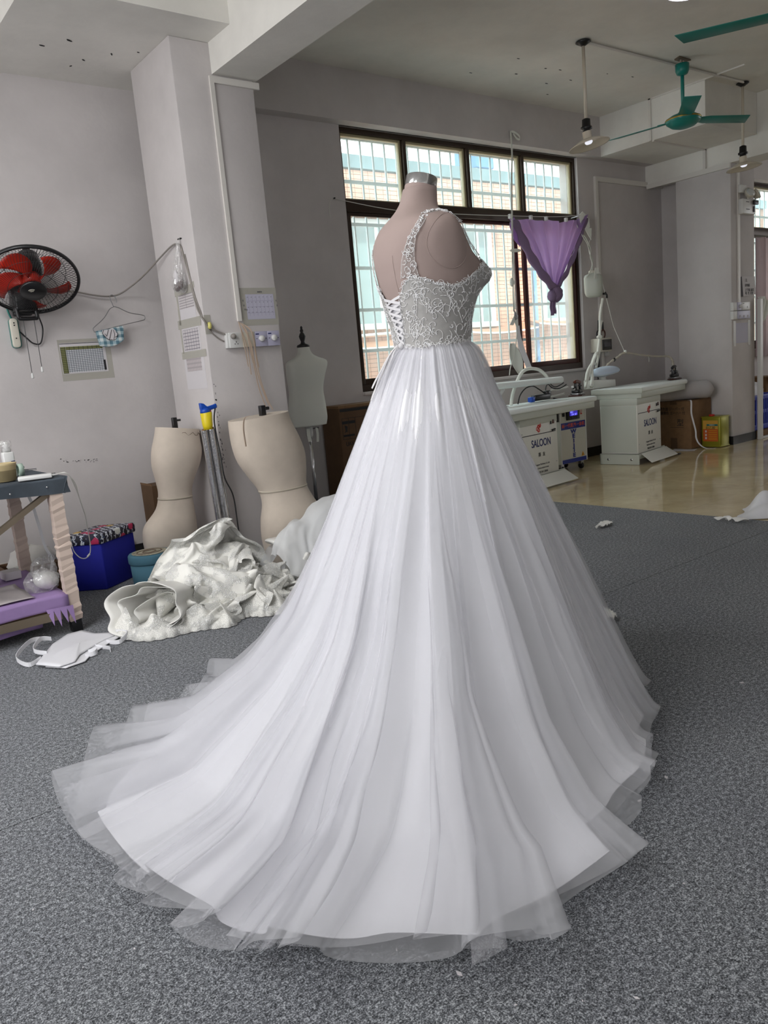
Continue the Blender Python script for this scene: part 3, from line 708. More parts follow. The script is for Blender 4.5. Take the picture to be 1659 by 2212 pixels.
# ================================================================== things on the left
# ---- wall fan
FC = Vector((1.425, 5.17, 1.88)); fn = Vector((-.16, -.59, -.79)).normalized()
fq = fn.to_track_quat('Z', 'Y').to_matrix().to_4x4(); FM = Matrix.Translation(FC) @ fq
fan = thing('wall_fan', 'black caged wall fan with red blades tilted downward on the left wall', 'fan', (1.42, 5.47, 1.85))
M['redblade'] = mat('red_translucent_plastic', rgb(196, 44, 26), .3, trans=.25)
obj('guard_ring', MB().rings([[FM @ Vector(((.268 + .010 * math.cos(b_)) * math.cos(2 * math.pi * i / 64), (.268 + .010 * math.cos(b_)) * math.sin(2 * math.pi * i / 64), .014 * math.sin(b_))) for b_ in [2 * math.pi * k / 8 for k in range(8)]] for i in range(65)], False, False), M['black'], fan, smooth=True)
def guard(name, h, r0, n, sw):
    g = MB()
    for i in range(n):
        an = 2 * math.pi * i / n
        g.tube([FM @ Vector((rr_ * math.cos(an + sw * (1 - t)), rr_ * math.sin(an + sw * (1 - t)), h * math.cos(t * math.pi / 2) ** .8)) for t, rr_ in [(k / 7, r0 + (.268 - r0) * (k / 7) ** .85) for k in range(8)]], .0013, 4, False)
    for f in (.38, .68):
        rr_ = r0 + (.268 - r0) * f; t = f ** (1 / .85)
        g.tube([FM @ Vector((rr_ * math.cos(2 * math.pi * i / 40), rr_ * math.sin(2 * math.pi * i / 40), h * math.cos(t * math.pi / 2) ** .8)) for i in range(41)], .0016, 4, False)
    return obj(name, g, M['black'], fan, smooth=True, fix=False)
guard('guard_front', .085, .06, 84, .25); guard('guard_back', -.10, .06, 72, -.15)
for k in range(5):
    a0 = 2 * math.pi * k / 5 + .35
    def bl_(u, v):
        rr_ = .045 + .185 * v; wd = .26 + .20 * math.sin(min(1, v * 1.2) * math.pi * .6)
        an = a0 + (u - .5) * wd * 1.6 + .55 * v ** 1.3; tip = 1 - .10 * (2 * u - 1) ** 2 * v
        return FM @ Vector((rr_ * tip * math.cos(an), rr_ * tip * math.sin(an), .030 * (u - .5) * 2 * (1 - .4 * v)))
    obj('blade', MB().grid(9, 9, bl_), M['redblade'], fan, smooth=True, fix=False, solid=.003)
hub = obj('hub', MB().lathe([(.05, -.03), (.052, .03), (.03, .04)], 24, FM), M['redblade'], fan, smooth=True)
cap = obj('guard_cap', MB().lathe([(.074, .076), (.076, .086), (.07, .093), (.002, .095)], 36, FM), M['black'], fan, smooth=True)
for k, rr_ in enumerate((.012, .02, .028)):
    obj('badge_mark', MB().tube([FM @ Vector((rr_ * math.cos(t) - .006, rr_ * math.sin(t) - .004, .0955)) for t in [R(60) + R(80) * i / 8 for i in range(9)]], .0013, 4), M['offwhite'], cap)
obj('motor_housing', MB().lathe([(.03, -.22), (.062, -.20), (.068, -.13), (.066, -.06), (.05, -.04)], 28, FM), M['black'], fan, smooth=True)
bk = Vector((1.42, 5.40, 1.84))
obj('swivel_arm', MB().tube([FM @ Vector((0, 0, -.16)), FM @ Vector((0, .02, -.24)), (1.43, 5.42, 1.90), (1.42, 5.47, 1.86)], .024, 10), M['black'], fan, smooth=True)
obj('wall_bracket', MB().box(1.36, 1.47, 5.425, 5.484, 1.70, 1.92), M['black'], fan, bevel=.01)
fr_ = MB().tube(catmull([(1.335, 5.30, 1.86), (1.345, 5.31, 1.78), (1.352, 5.31, 1.685), (1.37, 5.31, 1.672), (1.44, 5.31, 1.672), (1.462, 5.31, 1.684), (1.455, 5.31, 1.78), (1.45, 5.31, 1.86)], 5), .0125, 8)
obj('control_frame', fr_, M['black'], fan, smooth=True)
obj('control_box', MB().box(1.34, 1.46, 5.28, 5.43, 1.72, 1.83), M['black'], fan, bevel=.012)
for x, z0 in ((1.376, 1.33), (1.44, 1.365)):
    pc = obj('pull_cord', MB().tube([(x, 5.31, 1.672), (x, 5.31, z0)], .0022, 6), M['black'], fan)
    obj('cord_bead', MB().lathe([(.003, .03), (.006, .024), (.009, .0), (.007, -.004)], 10, Matrix.Translation((x, 5.31, z0 - .02))), M['white'], pc, smooth=True)
cd = obj('power_cord', MB().tube(catmull([(1.47, 5.36, 1.80), (1.50, 5.42, 1.70), (1.525, 5.46, 1.62), (1.50, 5.465, 1.53), (1.455, 5.465, 1.53), (1.42, 5.465, 1.565), (1.385, 5.465, 1.605), (1.36, 5.465, 1.62)], 6), .0045, 7), M['black'], fan, smooth=True)
obj('plug', MB().tube([(1.385, 5.463, 1.612), (1.37, 5.463, 1.617), (1.355, 5.463, 1.62)], [.006, .012, .013], 8), M['black'], cd, smooth=True)
# ---- extension strip
ex = thing('extension_socket', 'white extension socket with teal back hanging under the wall fan', 'socket', (1.34, 5.47, 1.6))
def rounded_bar(x0, x1, z0, z1, y0, y1, r_=.018, n=5):
    pts = []
    for cx_, cz_, a0 in ((x1 - r_, z1 - r_, 0), (x0 + r_, z1 - r_, 90), (x0 + r_, z0 + r_, 180), (x1 - r_, z0 + r_, 270)):
        for k in range(n + 1): an = R(a0 + 90 * k / n); pts.append((cx_ + r_ * math.cos(an), y1, cz_ + r_ * math.sin(an)))
    return MB().prism(pts, (0, y0 - y1, 0))
obj('socket_back', rounded_bar(1.327, 1.382, 1.505, 1.69, 5.455, 5.484, .022), M['teal'], ex)
obj('socket_face', rounded_bar(1.325, 1.372, 1.507, 1.688, 5.43, 5.456, .02), M['offwhite'], ex, bevel=.005)
for z in (1.655, 1.64, 1.56): obj('socket_hole', MB().box(1.345, 1.352, 5.427, 5.431, z, z + .008), M['ink'], ex)
obj('hanging_loop', MB().tube(catmull([(1.35, 5.47, 1.685), (1.338, 5.47, 1.72), (1.33, 5.475, 1.77)], 5), .006, 6), M['teal'], ex, smooth=True)
# ---- size chart taped to the wall
M['chart'] = printed('chart_print', rgb(190, 192, 196), rgb(92, 96, 104), .0155, .0115, .0016)
M['chart_head'] = printed('chart_headings', rgb(120, 122, 76), rgb(60, 62, 40), .03, .0115, .0022)
ps = thing('size_chart', 'printed size chart with olive columns taped to the left wall under the hanger', 'poster', (1.77, YF, 1.42))
def sheet(name, parent, x0, x1, z0, z1, y, material, th=.0012): return obj(name, MB().box(x0, x1, y - th, y, z0, z1), material, parent)
sheet('tape_film', ps, 1.608, 1.955, 1.275, 1.545, YF - .0002, M['tape'], .0008)
sheet('paper', ps, 1.618, 1.918, 1.322, 1.522, YF - .0012, M['paper'])
sheet('size_table', ps, 1.655, 1.9, 1.33, 1.49, YF - .0026, M['chart'], .0006)
sheet('heading_column', ps, 1.62, 1.654, 1.325, 1.498, YF - .0026, M['chart_head'], .0006)
sheet('heading_row', ps, 1.655, 1.9, 1.478, 1.498, YF - .0034, M['chart_head'], .0006)
sheet('top_rule', ps, 1.618, 1.918, 1.516, 1.520, YF - .0026, M['ink'], .0006)
sheet('black_label', ps, 1.893, 1.907, 1.332, 1.40, YF - .0036, M['ink'], .0006)
# scuff marks on the wall
sc = MB()
for k in range(26):
    x = 1.472 + .275 * rnd.random() ** .7; z = .763 - (x - 1.472) * .13 + rnd.uniform(-.012, .012); l = rnd.uniform(.003, .012)
    sc.box(x, x + l, YF - .0012, YF - .0002, z, z + rnd.uniform(.002, .005))
o = obj('paint_scuffs', sc, M['ink']); tag(o, 'short dark scuff marks on the plain left wall above the blue box', 'scuff marks', kind='stuff')
# ---- cable across the corner
cb = thing('grey_cable', 'grey cable slung from the wall fan to the column and down to its socket', 'cable', (2.2, 4.74, 2.03))
M['greycable'] = mat('grey_cable', rgb(140, 134, 128), .5)
obj('cable_run', MB().tube(catmull([(1.60, 5.462, 1.86), (1.763, 5.455, 1.847), (1.874, 5.452, 1.825), (1.985, 5.45, 1.814), (2.071, 5.43, 1.835), (2.15, 5.25, 1.91), (2.19, 5.0, 2.0), (2.206, 4.83, 2.045), (2.214, 4.745, 2.03), (2.216, 4.715, 1.95), (2.216, 4.672, 1.83), (2.216, 4.63, 1.66), (2.214, 4.575, 1.585), (2.218, 4.553, 1.557), (2.25, 4.552, 1.515), (2.32, 4.549, 1.478), (2.365, 4.535, 1.462)], 6), .0055, 7), M['greycable'], cb, smooth=True)
obj('cable_tail', MB().tube(catmull([(2.217, 4.70, 1.97), (2.217, 4.64, 1.73), (2.217, 4.575, 1.60), (2.24, 4.555, 1.51), (2.29, 4.556, 1.455), (2.338, 4.556, 1.425)], 6), .004, 6), M['greycable'], cb, smooth=True)
obj('cable_plug', MB().lathe([(.016, -.002), (.017, .02), (.009, .032)], 14, Matrix.Translation((2.385, 4.528, 1.452)) @ Matrix.Rotation(R(90), 4, 'X')), M['greycable'], cb, smooth=True)
obj('tape_patch', MB().box(2.223, 2.265, 4.5595, 4.5605, 1.475, 1.59), M['tape'], cb)
obj('cable_clip', MB().ball((2.25, 4.55, 1.525), .015, 8, 6, sx=.9, sz=1.6), mat('yellow_tape', rgb(214, 206, 120), .3), cb, smooth=True)
for y in (4.725, 4.742, 4.758): obj('hook_screw', MB().lathe([(.004, 0), (.004, .012), (.001, .014)], 8, Matrix.Translation((2.222, y, 2.068)) @ Matrix.Rotation(R(-90), 4, 'Y')), M['ink'], cb)
# ---- hanger and washcloth
hg = thing('wire_hanger', 'thin grey wire coat hanger hooked on the slung cable', 'hanger', (2.0, 5.43, 1.8))
hp = catmull([(2.022, 5.43, 1.77), (2.022, 5.43, 1.79), (2.016, 5.436, 1.812), (2.0, 5.44, 1.822), (1.984, 5.437, 1.812), (1.982, 5.43, 1.79), (1.99, 5.43, 1.765), (1.996, 5.43, 1.742)], 4)
hp += catmull([(1.996, 5.43, 1.742), (1.965, 5.43, 1.725), (1.92, 5.43, 1.67), (1.85, 5.43, 1.615), (1.838, 5.43, 1.602), (1.842, 5.43, 1.588), (1.86, 5.43, 1.583), (2.03, 5.43, 1.618), (2.18, 5.43, 1.645), (2.202, 5.43, 1.655), (2.205, 5.43, 1.668), (2.19, 5.43, 1.682), (2.10, 5.43, 1.70), (2.03, 5.43, 1.735), (1.996, 5.43, 1.744)], 4)
obj('hanger_wire', MB().tube(hp, .0026, 6), M['steel'], hg, smooth=True)
k = NT('blue_gingham'); tc = k.n('ShaderNodeTexCoord'); sp = k.n('ShaderNodeSeparateXYZ'); k.l(tc.outputs['Object'], sp.inputs[0])
wv_ = []
for ax in ('X', 'Z'):
    mu = k.n('ShaderNodeMath', operation='MULTIPLY', i_1=1 / .042); k.l(sp.outputs[ax], mu.inputs[0]); fr2 = k.n('ShaderNodeMath', operation='FRACT'); k.l(mu.outputs[0], fr2.inputs[0])
    gt = k.n('ShaderNodeMath', operation='GREATER_THAN', i_1=.5); k.l(fr2.outputs[0], gt.inputs[0]); wv_.append(gt)
ad = k.n('ShaderNodeMath', operation='ADD'); k.l(wv_[0].outputs[0], ad.inputs[0]); k.l(wv_[1].outputs[0], ad.inputs[1]); hv = k.n('ShaderNodeMath', operation='MULTIPLY', i_1=.5); k.l(ad.outputs[0], hv.inputs[0])
rp = k.ramp(hv.outputs[0], [(0, rgb(206, 214, 214)), (.5, rgb(146, 170, 178)), (1, rgb(84, 118, 132))]); rp.color_ramp.interpolation = 'CONSTANT'
rp.color_ramp.elements[1].position = .3; rp.color_ramp.elements[2].position = .8
k.l(rp.outputs[0], k.b.inputs['Base Color']); k.b.inputs['Roughness'].default_value = .9; M['gingham'] = k.m
wc = thing('washcloth', 'small blue and white gingham washcloth draped over the wire hanger', 'cloth', (1.95, 5.42, 1.6))
def wcl(u, v):
    x = 1.85 + .195 * u; top = 1.583 + .031 * u + .004; s_ = (v - .5) * 2
    z = top - abs(s_) ** 1.15 * (.098 + .01 * math.sin(3 * u)) - (.012 * (1 - (2 * u - 1) ** 2) if abs(s_) > .8 else 0)
    return (x + .035 * (0.5 - u) * abs(s_), 5.43 - .010 * math.copysign(min(1, abs(s_) * 4), s_) - .012 * max(0, s_) - .003 * math.sin(u * 11), z)
obj('cloth', MB().grid(24, 24, wcl), M['gingham'], wc, smooth=True, fix=False, solid=.003)
pz = [(1.885, 1.588), (1.925, 1.592), (1.96, 1.600), (1.975, 1.585), (1.985, 1.560), (1.975, 1.535), (1.955, 1.520), (1.925, 1.522), (1.90, 1.545), (1.884, 1.565)]
motif = obj('white_motif', MB().prism([(x, 5.4025, z) for x, z in pz], (0, -.0012, 0)), M['paper'], wc)
for ln in ([(1.895, 1.588), (1.885, 1.567), (1.90, 1.545), (1.912, 1.55), (1.90, 1.565)], [(1.912, 1.55), (1.928, 1.59)], [(1.905, 1.54), (1.925, 1.522), (1.94, 1.525)], [(1.925, 1.524), (1.95, 1.59)], [(1.94, 1.525), (1.955, 1.52), (1.966, 1.56), (1.962, 1.588)], [(1.965, 1.54), (1.985, 1.545), (1.988, 1.565), (1.976, 1.575)]):
    obj('motif_line', MB().tube([(x, 5.4005, z) for x, z in ln], .0018, 5), M['ink'], motif)
# ---- bag on the column
bg = thing('plastic_bag', 'clear plastic bag with dark contents hanging from the hook on the left column', 'bag', (2.2, 4.73, 2.03))
def bagp(u, v):
    an = 2 * math.pi * u; zz = 2.05 - .305 * v
    rad = .012 + .055 * max(0, (v - .12) / .88) ** .8 * (1 - .75 * max(0, (v - .86) / .14) ** 2)
    rad *= 1 + .16 * math.sin(an * 5 + 9 * v) + .10 * math.sin(an * 9 - 14 * v)
    return (2.222 - .022 - .30 * rad - rad * .62 * math.cos(an), 4.742 + .012 * v + rad * math.sin(an) * .95, zz)
obj('bag_film', MB().grid(36, 22, bagp, cu=True), M['film'], bg, smooth=True, fix=False)
obj('bag_handle', MB().ribbon([(2.212, 4.742, 2.075), (2.205, 4.735, 2.03), (2.198, 4.74, 1.99)], (0, .016, .004)), M['film'], bg)
for y, z, s_ in ((4.735, 1.79, .028), (4.775, 1.785, .03), (4.715, 1.80, .018), (4.755, 1.80, .022)): obj('bag_contents', MB().ball((2.175, y, z), s_, 10, 7, sx=.6), mat('dark_contents', rgb(70, 46, 44), .8) if y == 4.735 else bpy.data.materials['dark_contents'], bg, smooth=True)
obj('bag_paper', MB().ball((2.165, 4.75, 1.84), .03, 10, 7, sx=.5, sy=.8, sz=1.5), M['paper'], bg, smooth=True)
# ---- papers on the column's left face
M['listprint'] = printed('list_print', rgb(200, 194, 194), rgb(140, 134, 138), .4, .0155, .0022, axis='YZ')
M['tableprint'] = printed('table_print', rgb(198, 192, 194), rgb(104, 100, 110), .036, .0205, .0020, axis='YZ')
M['faintprint'] = printed('faint_print', rgb(200, 192, 192), rgb(168, 160, 162), .022, .026, .006, axis='YZ')
def col_sheet(label, y0, y1, z0, z1, parts, tapes):
    t = thing('paper_sheet', label, 'paper', (2.222, (y0 + y1) / 2, (z0 + z1) / 2), 'sheets taped to the left column')
    obj('paper', MB().box(2.2205, 2.2218, y0, y1, z0, z1), M['paper'], t)
    for a0, a1, b0, b1, mt in parts: obj('print', MB().box(2.2195, 2.2204, a0, a1, b0, b1), M[mt], t)
    for a0, a1, b0, b1 in tapes: obj('tape_strip', MB().box(2.2184, 2.2192, a0, a1, b0, b1), M['tape'], t)
col_sheet('list of printed lines taped under the plastic bag on the column', 4.655, 4.895, 1.555, 1.765, [(4.665, 4.875, 1.655, 1.752, 'listprint')], [(4.65, 4.925, 1.74, 1.79), (4.885, 4.91, 1.56, 1.74), (4.63, 4.68, 1.765, 1.80)])
col_sheet('white sheet with a ruled table taped halfway up the left column', 4.64, 4.905, 1.375, 1.552, [(4.655, 4.88, 1.395, 1.525, 'tableprint')], [(4.60, 4.935, 1.535, 1.59), (4.895, 4.915, 1.38, 1.535)])
col_sheet('faintly printed sheet taped lowest on the left column', 4.625, 4.915, 1.15, 1.37, [(4.665, 4.88, 1.265, 1.345, 'faintprint')], [(4.58, 4.935, 1.345, 1.39)])
# ---- calendar
M['calprint'] = printed('calendar_print', rgb(186, 184, 200), rgb(160, 156, 178), .0285, .037, .0014)
cal = thing('calendar_sheet', 'pale lilac calendar sheet under clear tape on the column above the socket panel', 'calendar', (2.63, 4.563, 1.63))
sheet('tape_film', cal, 2.49, 2.751, 1.515, 1.748, 4.5628, M['tape'], .0006)
sheet('paper', cal, 2.526, 2.728, 1.553, 1.708, 4.562, mat('lilac_paper', rgb(186, 184, 200), .7), .001)
sheet('calendar_grid', cal, 2.53, 2.724, 1.575, 1.70, 4.5608, M['calprint'], .0004)
for i in range(7):
    for j in range(4):
        x = 2.536 + .0285 * i; z = 1.688 - .031 * j; obj('day_mark', MB().box(x, x + .004, 4.5598, 4.5604, z, z + .004), M['greyink'], cal)
for j, (x, z) in enumerate(((2.502, 1.665), (2.505, 1.635), (2.51, 1.61), (2.522, 1.608), (2.742, 1.66), (2.745, 1.63))): obj('side_mark', MB().box(x, x + .006, 4.5598, 4.5604, z, z + .011), M['greyink'], cal)
for i in range(3): obj('title_mark', MB().box(2.615 + .012 * i, 2.622 + .012 * i, 4.5598, 4.5604, 1.718, 1.726), M['greyink'], cal)
# ---- socket panel
sk = thing('socket_panel', 'four-gang white socket panel with two dimmer knobs on the left column', 'socket panel', (2.53, 4.563, 1.43))
obj('back_box', MB().box(2.345, 2.722, 4.532, 4.563, 1.382, 1.474), M['white'], sk, bevel=.003)
M['lilac'] = mat('lilac_plastic', rgb(178, 176, 198), .4)
for i in range(4):
    x0 = 2.36 + .0905 * i; mt = M['white'] if i == 0 else (M['offwhite'] if i == 1 else M['lilac'])
    pl_ = obj('face_plate', MB().box(x0, x0 + .0895, 4.524, 4.532, 1.381, 1.475), mt, sk, bevel=.002)
    if i > 1:
        obj('dimmer_knob', MB().lathe([(.021, 0), (.019, .012), (.017, .016)], 20, Matrix.Translation((x0 + .045, 4.524, 1.43)) @ Matrix.Rotation(R(90), 4, 'X')), M['white'], pl_, smooth=True)
        obj('maker_print', MB().box(x0 + .006, x0 + .03, 4.5232, 4.524, 1.455, 1.462), M['navy'], pl_)
    for dx in ((.012, .078) if i else (.035, .055)): obj('socket_hole', MB().lathe([(.0032, 0), (.0032, .0008)], 8, Matrix.Translation((x0 + dx, 4.524, 1.43 if i else 1.405)) @ Matrix.Rotation(R(90), 4, 'X')), M['ink'], pl_)
    if i == 0: obj('socket_hole', MB().box(x0 + .043, x0 + .047, 4.523, 4.524, 1.412, 1.422), M['ink'], pl_)
# ---- cream ribbon bundle
M['creamribbon'] = mat('cream_ribbon', rgb(206, 184, 164), .6)
rb = thing('ribbon_bundle', 'bundle of narrow cream ribbons hanging over the socket panel on the column', 'ribbons', (2.46, 4.54, 1.53))
for pts in ([(2.452, 1.535), (2.47, 1.50), (2.49, 1.44), (2.50, 1.36), (2.505, 1.27), (2.525, 1.12), (2.565, .985)], [(2.455, 1.535), (2.475, 1.49), (2.485, 1.42), (2.49, 1.35), (2.50, 1.28)], [(2.47, 1.53), (2.505, 1.49), (2.52, 1.43), (2.522, 1.36), (2.535, 1.2), (2.575, 1.05), (2.61, .975)], [(2.468, 1.53), (2.51, 1.48), (2.526, 1.42), (2.528, 1.34), (2.54, 1.25)], [(2.45, 1.53), (2.452, 1.46), (2.47, 1.38), (2.476, 1.30), (2.48, 1.21)], [(2.448, 1.54), (2.44, 1.50), (2.45, 1.42), (2.458, 1.33), (2.465, 1.26)], [(2.46, 1.535), (2.48, 1.46), (2.50, 1.40), (2.51, 1.31), (2.53, 1.18), (2.585, 1.0)]):
    yy = 4.508 + .006 * rnd.random(); obj('ribbon', MB().ribbon(catmull([(x, 4.545 if z > 1.5 else yy + .03 * max(0, (1.36 - z)) , z) for x, z in pts], 4), (.008, .002, 0)), M['creamribbon'], rb)
# ---- child size dress form
cf = thing('child_dress_form', 'small white dress form with a black finial on a chrome pole beside the column', 'mannequin', (3.30, 5.2, 0))
def tform(name, sec, material, parent, n=40, sq=2.3, rot=0.0, **kw):
    rs = []; ca, sa = math.cos(rot), math.sin(rot)
    for cx_, cy_, cz_, wx, wy in sec:
        q = []
        for j in range(n):
            t = 2 * math.pi * j / n; c, s = math.cos(t), math.sin(t); e = (abs(c) ** sq + abs(s) ** sq) ** (-1 / sq)
            dx, dy = wx * e * c, wy * e * s; q.append((cx_ + dx * ca - dy * sa, cy_ + dx * sa + dy * ca, cz_))
        rs.append(q)
    return obj(name, MB().rings(rs), material, parent, smooth=True, **kw)
def spl(rows, n=5):
    rows = np.array(rows, float); t = np.arange(len(rows)); tt = np.linspace(0, len(rows) - 1, (len(rows) - 1) * n + 1); out = []
    for x in tt:
        i = min(int(x), len(rows) - 2); f = x - i; p0, p1, p2, p3 = rows[max(i - 1, 0)], rows[i], rows[i + 1], rows[min(i + 2, len(rows) - 1)]
        out.append(.5 * ((2 * p1) + (p2 - p0) * f + (2 * p0 - 5 * p1 + 4 * p2 - p3) * f * f + (3 * p1 - p0 - 3 * p2 + p3) * f ** 3))
    return out
tform('torso', spl([(3.298, 5.2, .79, .150, .10), (3.302, 5.2, .85, .158, .11), (3.305, 5.2, .95, .150, .108), (3.31, 5.2, 1.06, .140, .095), (3.32, 5.2, 1.16, .155, .105), (3.335, 5.2, 1.23, .172, .10), (3.34, 5.2, 1.265, .178, .085), (3.34, 5.2, 1.285, .16, .07), (3.335, 5.2, 1.305, .105, .06), (3.33, 5.2, 1.33, .062, .052), (3.327, 5.2, 1.36, .047, .046), (3.325, 5.2, 1.385, .044, .044)], 4), M['whitelinen'], cf)
obj('finial', MB().lathe([(.047, 1.384), (.05, 1.392), (.045, 1.402), (.02, 1.412), (.014, 1.425), (.022, 1.45), (.026, 1.465), (.018, 1.485), (.010, 1.495), (.014, 1.505), (.012, 1.515), (.008, 1.52), (.010, 1.53), (.004, 1.542)], 20, Matrix.Translation((3.325, 5.2, 0))), M['black'], cf, smooth=True)
obj('pole', MB().lathe([(.014, .03), (.014, .80)], 14, Matrix.Translation((3.30, 5.2, 0))), M['chrome'], cf, smooth=True)
obj('collar', MB().lathe([(.022, .70), (.03, .72), (.03, .79)], 14, Matrix.Translation((3.30, 5.2, 0))), M['white'], cf, smooth=True)
obj('tightening_bolt', MB().tube([(3.30, 5.19, .765), (3.37, 5.17, .768)], .006, 6), M['steel'], cf)
obj('tape_tag', MB().ribbon([(3.35, 5.17, .77), (3.352, 5.165, .72), (3.345, 5.165, .66)], (.022, 0, 0)), M['whitelinen'], cf)
obj('tape_tag', MB().ribbon([(3.272, 5.17, .77), (3.268, 5.165, .72), (3.275, 5.165, .67)], (.03, 0, 0)), M['whitelinen'], cf)
obj('base', MB().lathe([(.15, .0), (.15, .012), (.03, .03)], 28, Matrix.Translation((3.30, 5.2, 0))), M['black'], cf, smooth=True)
# ---- upside-down torso forms
hf = thing('torso_form', 'beige torso form stood upside down beside the column, next to the blue box', 'mannequin', (1.93, 4.83, 0), 'upside-down torso forms')
secL = [(1.955, 4.85, 0.0, .115, .09), (1.945, 4.85, .06, .155, .10), (1.93, 4.85, .16, .165, .12), (1.935, 4.84, .25, .175, .13), (1.945, 4.835, .32, .165, .125), (1.985, 4.83, .41, .122, .10), (2.00, 4.83, .50, .106, .09), (2.01, 4.83, .58, .118, .10), (2.03, 4.83, .68, .150, .12), (2.05, 4.83, .77, .158, .125), (2.065, 4.83, .86, .142, .115), (2.075, 4.83, .915, .136, .11)]
def skew(sec, dzdx):      # cut the top on a slant
    return sec
def torso_form(root, sec, top_slope, seam, zbase=0):
    rows = spl(sec, 4); n = 48; rs = []; H0 = sec[-1][2]
    for cx_, cy_, cz_, wx, wy in rows:
        q = []
        for j in range(n):
            t = 2 * math.pi * j / n; c, s = math.cos(t), math.sin(t); e = (abs(c) ** 2.3 + abs(s) ** 2.3) ** (-1 / 2.3)
            k = max(0, (cz_ / H0)) ** 2; x = cx_ + wx * e * c; q.append((x, cy_ + wy * e * s, max(0.0, cz_ + top_slope * (x - cx_) * k)))
        rs.append(q)
    obj('torso', MB().rings(rs), M['linen'], root, smooth=True).data.set_sharp_from_angle(angle=R(60))
    i = min(range(len(rows)), key=lambda q: abs(rows[q][2] - seam)); ring = rs[i] + rs[i][:1]
    c0 = Vector((rows[i][0], rows[i][1], rows[i][2])); obj('seam_tape', MB().ribbon([Vector(p) + (Vector(p) - c0).normalized() * .002 for p in ring], (0, 0, .012), .002), mat('seam_tape', rgb(190, 180, 164), .8) if 'seam_tape' not in bpy.data.materials else bpy.data.materials['seam_tape'], root, smooth=True)
    return rs
rsL = torso_form(hf, secL, -.16, .485)
M['hipcap'] = mat('form_cap', rgb(110, 94, 82), .9)
obj('cut_line', MB().tube([Vector(p) + Vector((0, -.002, -.035 - .012 * math.sin(j * 1.9))) for j, p in enumerate(rsL[-1])][26:46], .0016, 5), M['hipcap'], hf)
obj('clamp', MB().box(2.045, 2.075, 4.815, 4.845, .90, .985), M['black'], hf, bevel=.004)
obj('clamp_screw', MB().tube([(2.07, 4.83, .965), (2.10, 4.82, .965)], .007, 8), M['black'], hf)
hf2 = thing('torso_form', 'wide beige torso form stood upside down before the column, leaning, with a row of pinholes', 'mannequin', (2.45, 4.25, 0), 'upside-down torso forms')
secR = [(2.47, 4.22, 0.0, .13, .10), (2.475, 4.22, .08, .18, .12), (2.48, 4.22, .20, .205, .14), (2.49, 4.225, .32, .205, .145), (2.475, 4.23, .42, .168, .12), (2.455, 4.24, .505, .156, .11), (2.435, 4.25, .60, .188, .13), (2.41, 4.255, .70, .218, .145), (2.385, 4.26, .80, .216, .145), (2.365, 4.27, .90, .198, .135), (2.362, 4.275, .958, .192, .13)]
rsR = torso_form(hf2, secR, .07, .505)
for i in range(5):
    x = 2.395 + .042 * i; obj('pinhole', MB().ball((x, 4.275 - .138 * math.sqrt(max(0.05, 1 - ((x - 2.38) / .205) ** 2)) , .845 + .008 * max(0, i - 2)), .0042, 6, 5), M['ink'], hf2)
obj('clamp', MB().box(2.365, 2.40, 4.24, 4.275, .955, 1.02), M['black'], hf2, bevel=.004)
obj('clamp_screw', MB().tube([(2.40, 4.255, 1.0), (2.425, 4.25, 1.0)], .01, 8), M['black'], hf2)
obj('frayed_tape', MB().ribbon(catmull([(2.245, 4.17, .972), (2.195, 4.14, .96), (2.175, 4.13, .90), (2.175, 4.125, .80)], 5), (.012, .004, 0)), M['creamribbon'], hf2)
# ---- foil rolls leaning on the column
M['foil'] = mat('silver_film', (.55, .55, .56, 1), .16, .9, bump=.25, bscale=30)
for (x0, x1, yy, rr_, zt, lb) in ((2.135, 2.098, 4.49, .021, .90, 'silver film roll leaning on the column, left one of the pair'), (2.185, 2.145, 4.485, .026, .905, 'thicker silver film roll leaning on the column, right one of the pair')):
    t = thing('film_roll', lb, 'roll', (x0, yy, 0), 'film rolls leaning on the column')
    obj('roll', MB().tube([(x0, yy, .001), ((x0 + x1) / 2, yy, zt / 2), (x1, yy, zt)], rr_, 18), M['foil'], t, smooth=True).data.set_sharp_from_angle(angle=R(60))
    obj('core', MB().tube([(x1, yy, zt - .002), (x1 - .0005, yy, zt + .01)], rr_ * .6, 12), M['cardboard'], t)
# ---- glue gun hanging in its cup
gg = thing('glue_gun', 'blue and yellow hand-held spray gun with a black cord hanging at the column', 'tool', (2.11, 4.47, .96))
M['bluegun'] = mat('blue_plastic', rgb(18, 74, 176), .35)
obj('container', MB().lathe([(.026, .905), (.031, .93), (.036, 1.005), (.03, 1.01)], 18, Matrix.Translation((2.108, 4.455, 0))), M['yellow'], gg, smooth=True)
obj('head', MB().lathe([(.032, 1.005), (.030, 1.025), (.018, 1.035)], 14, Matrix.Translation((2.104, 4.455, 0))), M['bluegun'], gg, smooth=True)
obj('barrel', MB().prism([(2.072, 4.443, 1.068), (2.095, 4.443, 1.063), (2.118, 4.443, 1.042), (2.16, 4.443, 1.05), (2.178, 4.443, 1.056), (2.182, 4.443, 1.03), (2.13, 4.443, 1.018), (2.085, 4.443, 1.012), (2.074, 4.443, 1.03)], (0, .026, 0)), M['bluegun'], gg, bevel=.004)
obj('trigger', MB().prism([(2.112, 4.447, 1.022), (2.14, 4.447, 1.024), (2.143, 4.447, 1.008), (2.122, 4.447, .998)], (0, .016, 0)), M['orange'], gg, bevel=.003)
obj('power_cord', MB().tube(catmull([(2.172, 4.452, 1.035), (2.157, 4.46, .939), (2.166, 4.45, .744), (2.17, 4.44, .60), (2.212, 4.44, .48), (2.214, 4.43, .30), (2.215, 4.42, .05), (2.235, 4.40, .006)], 6), .0042, 6), M['black'], gg, smooth=True)
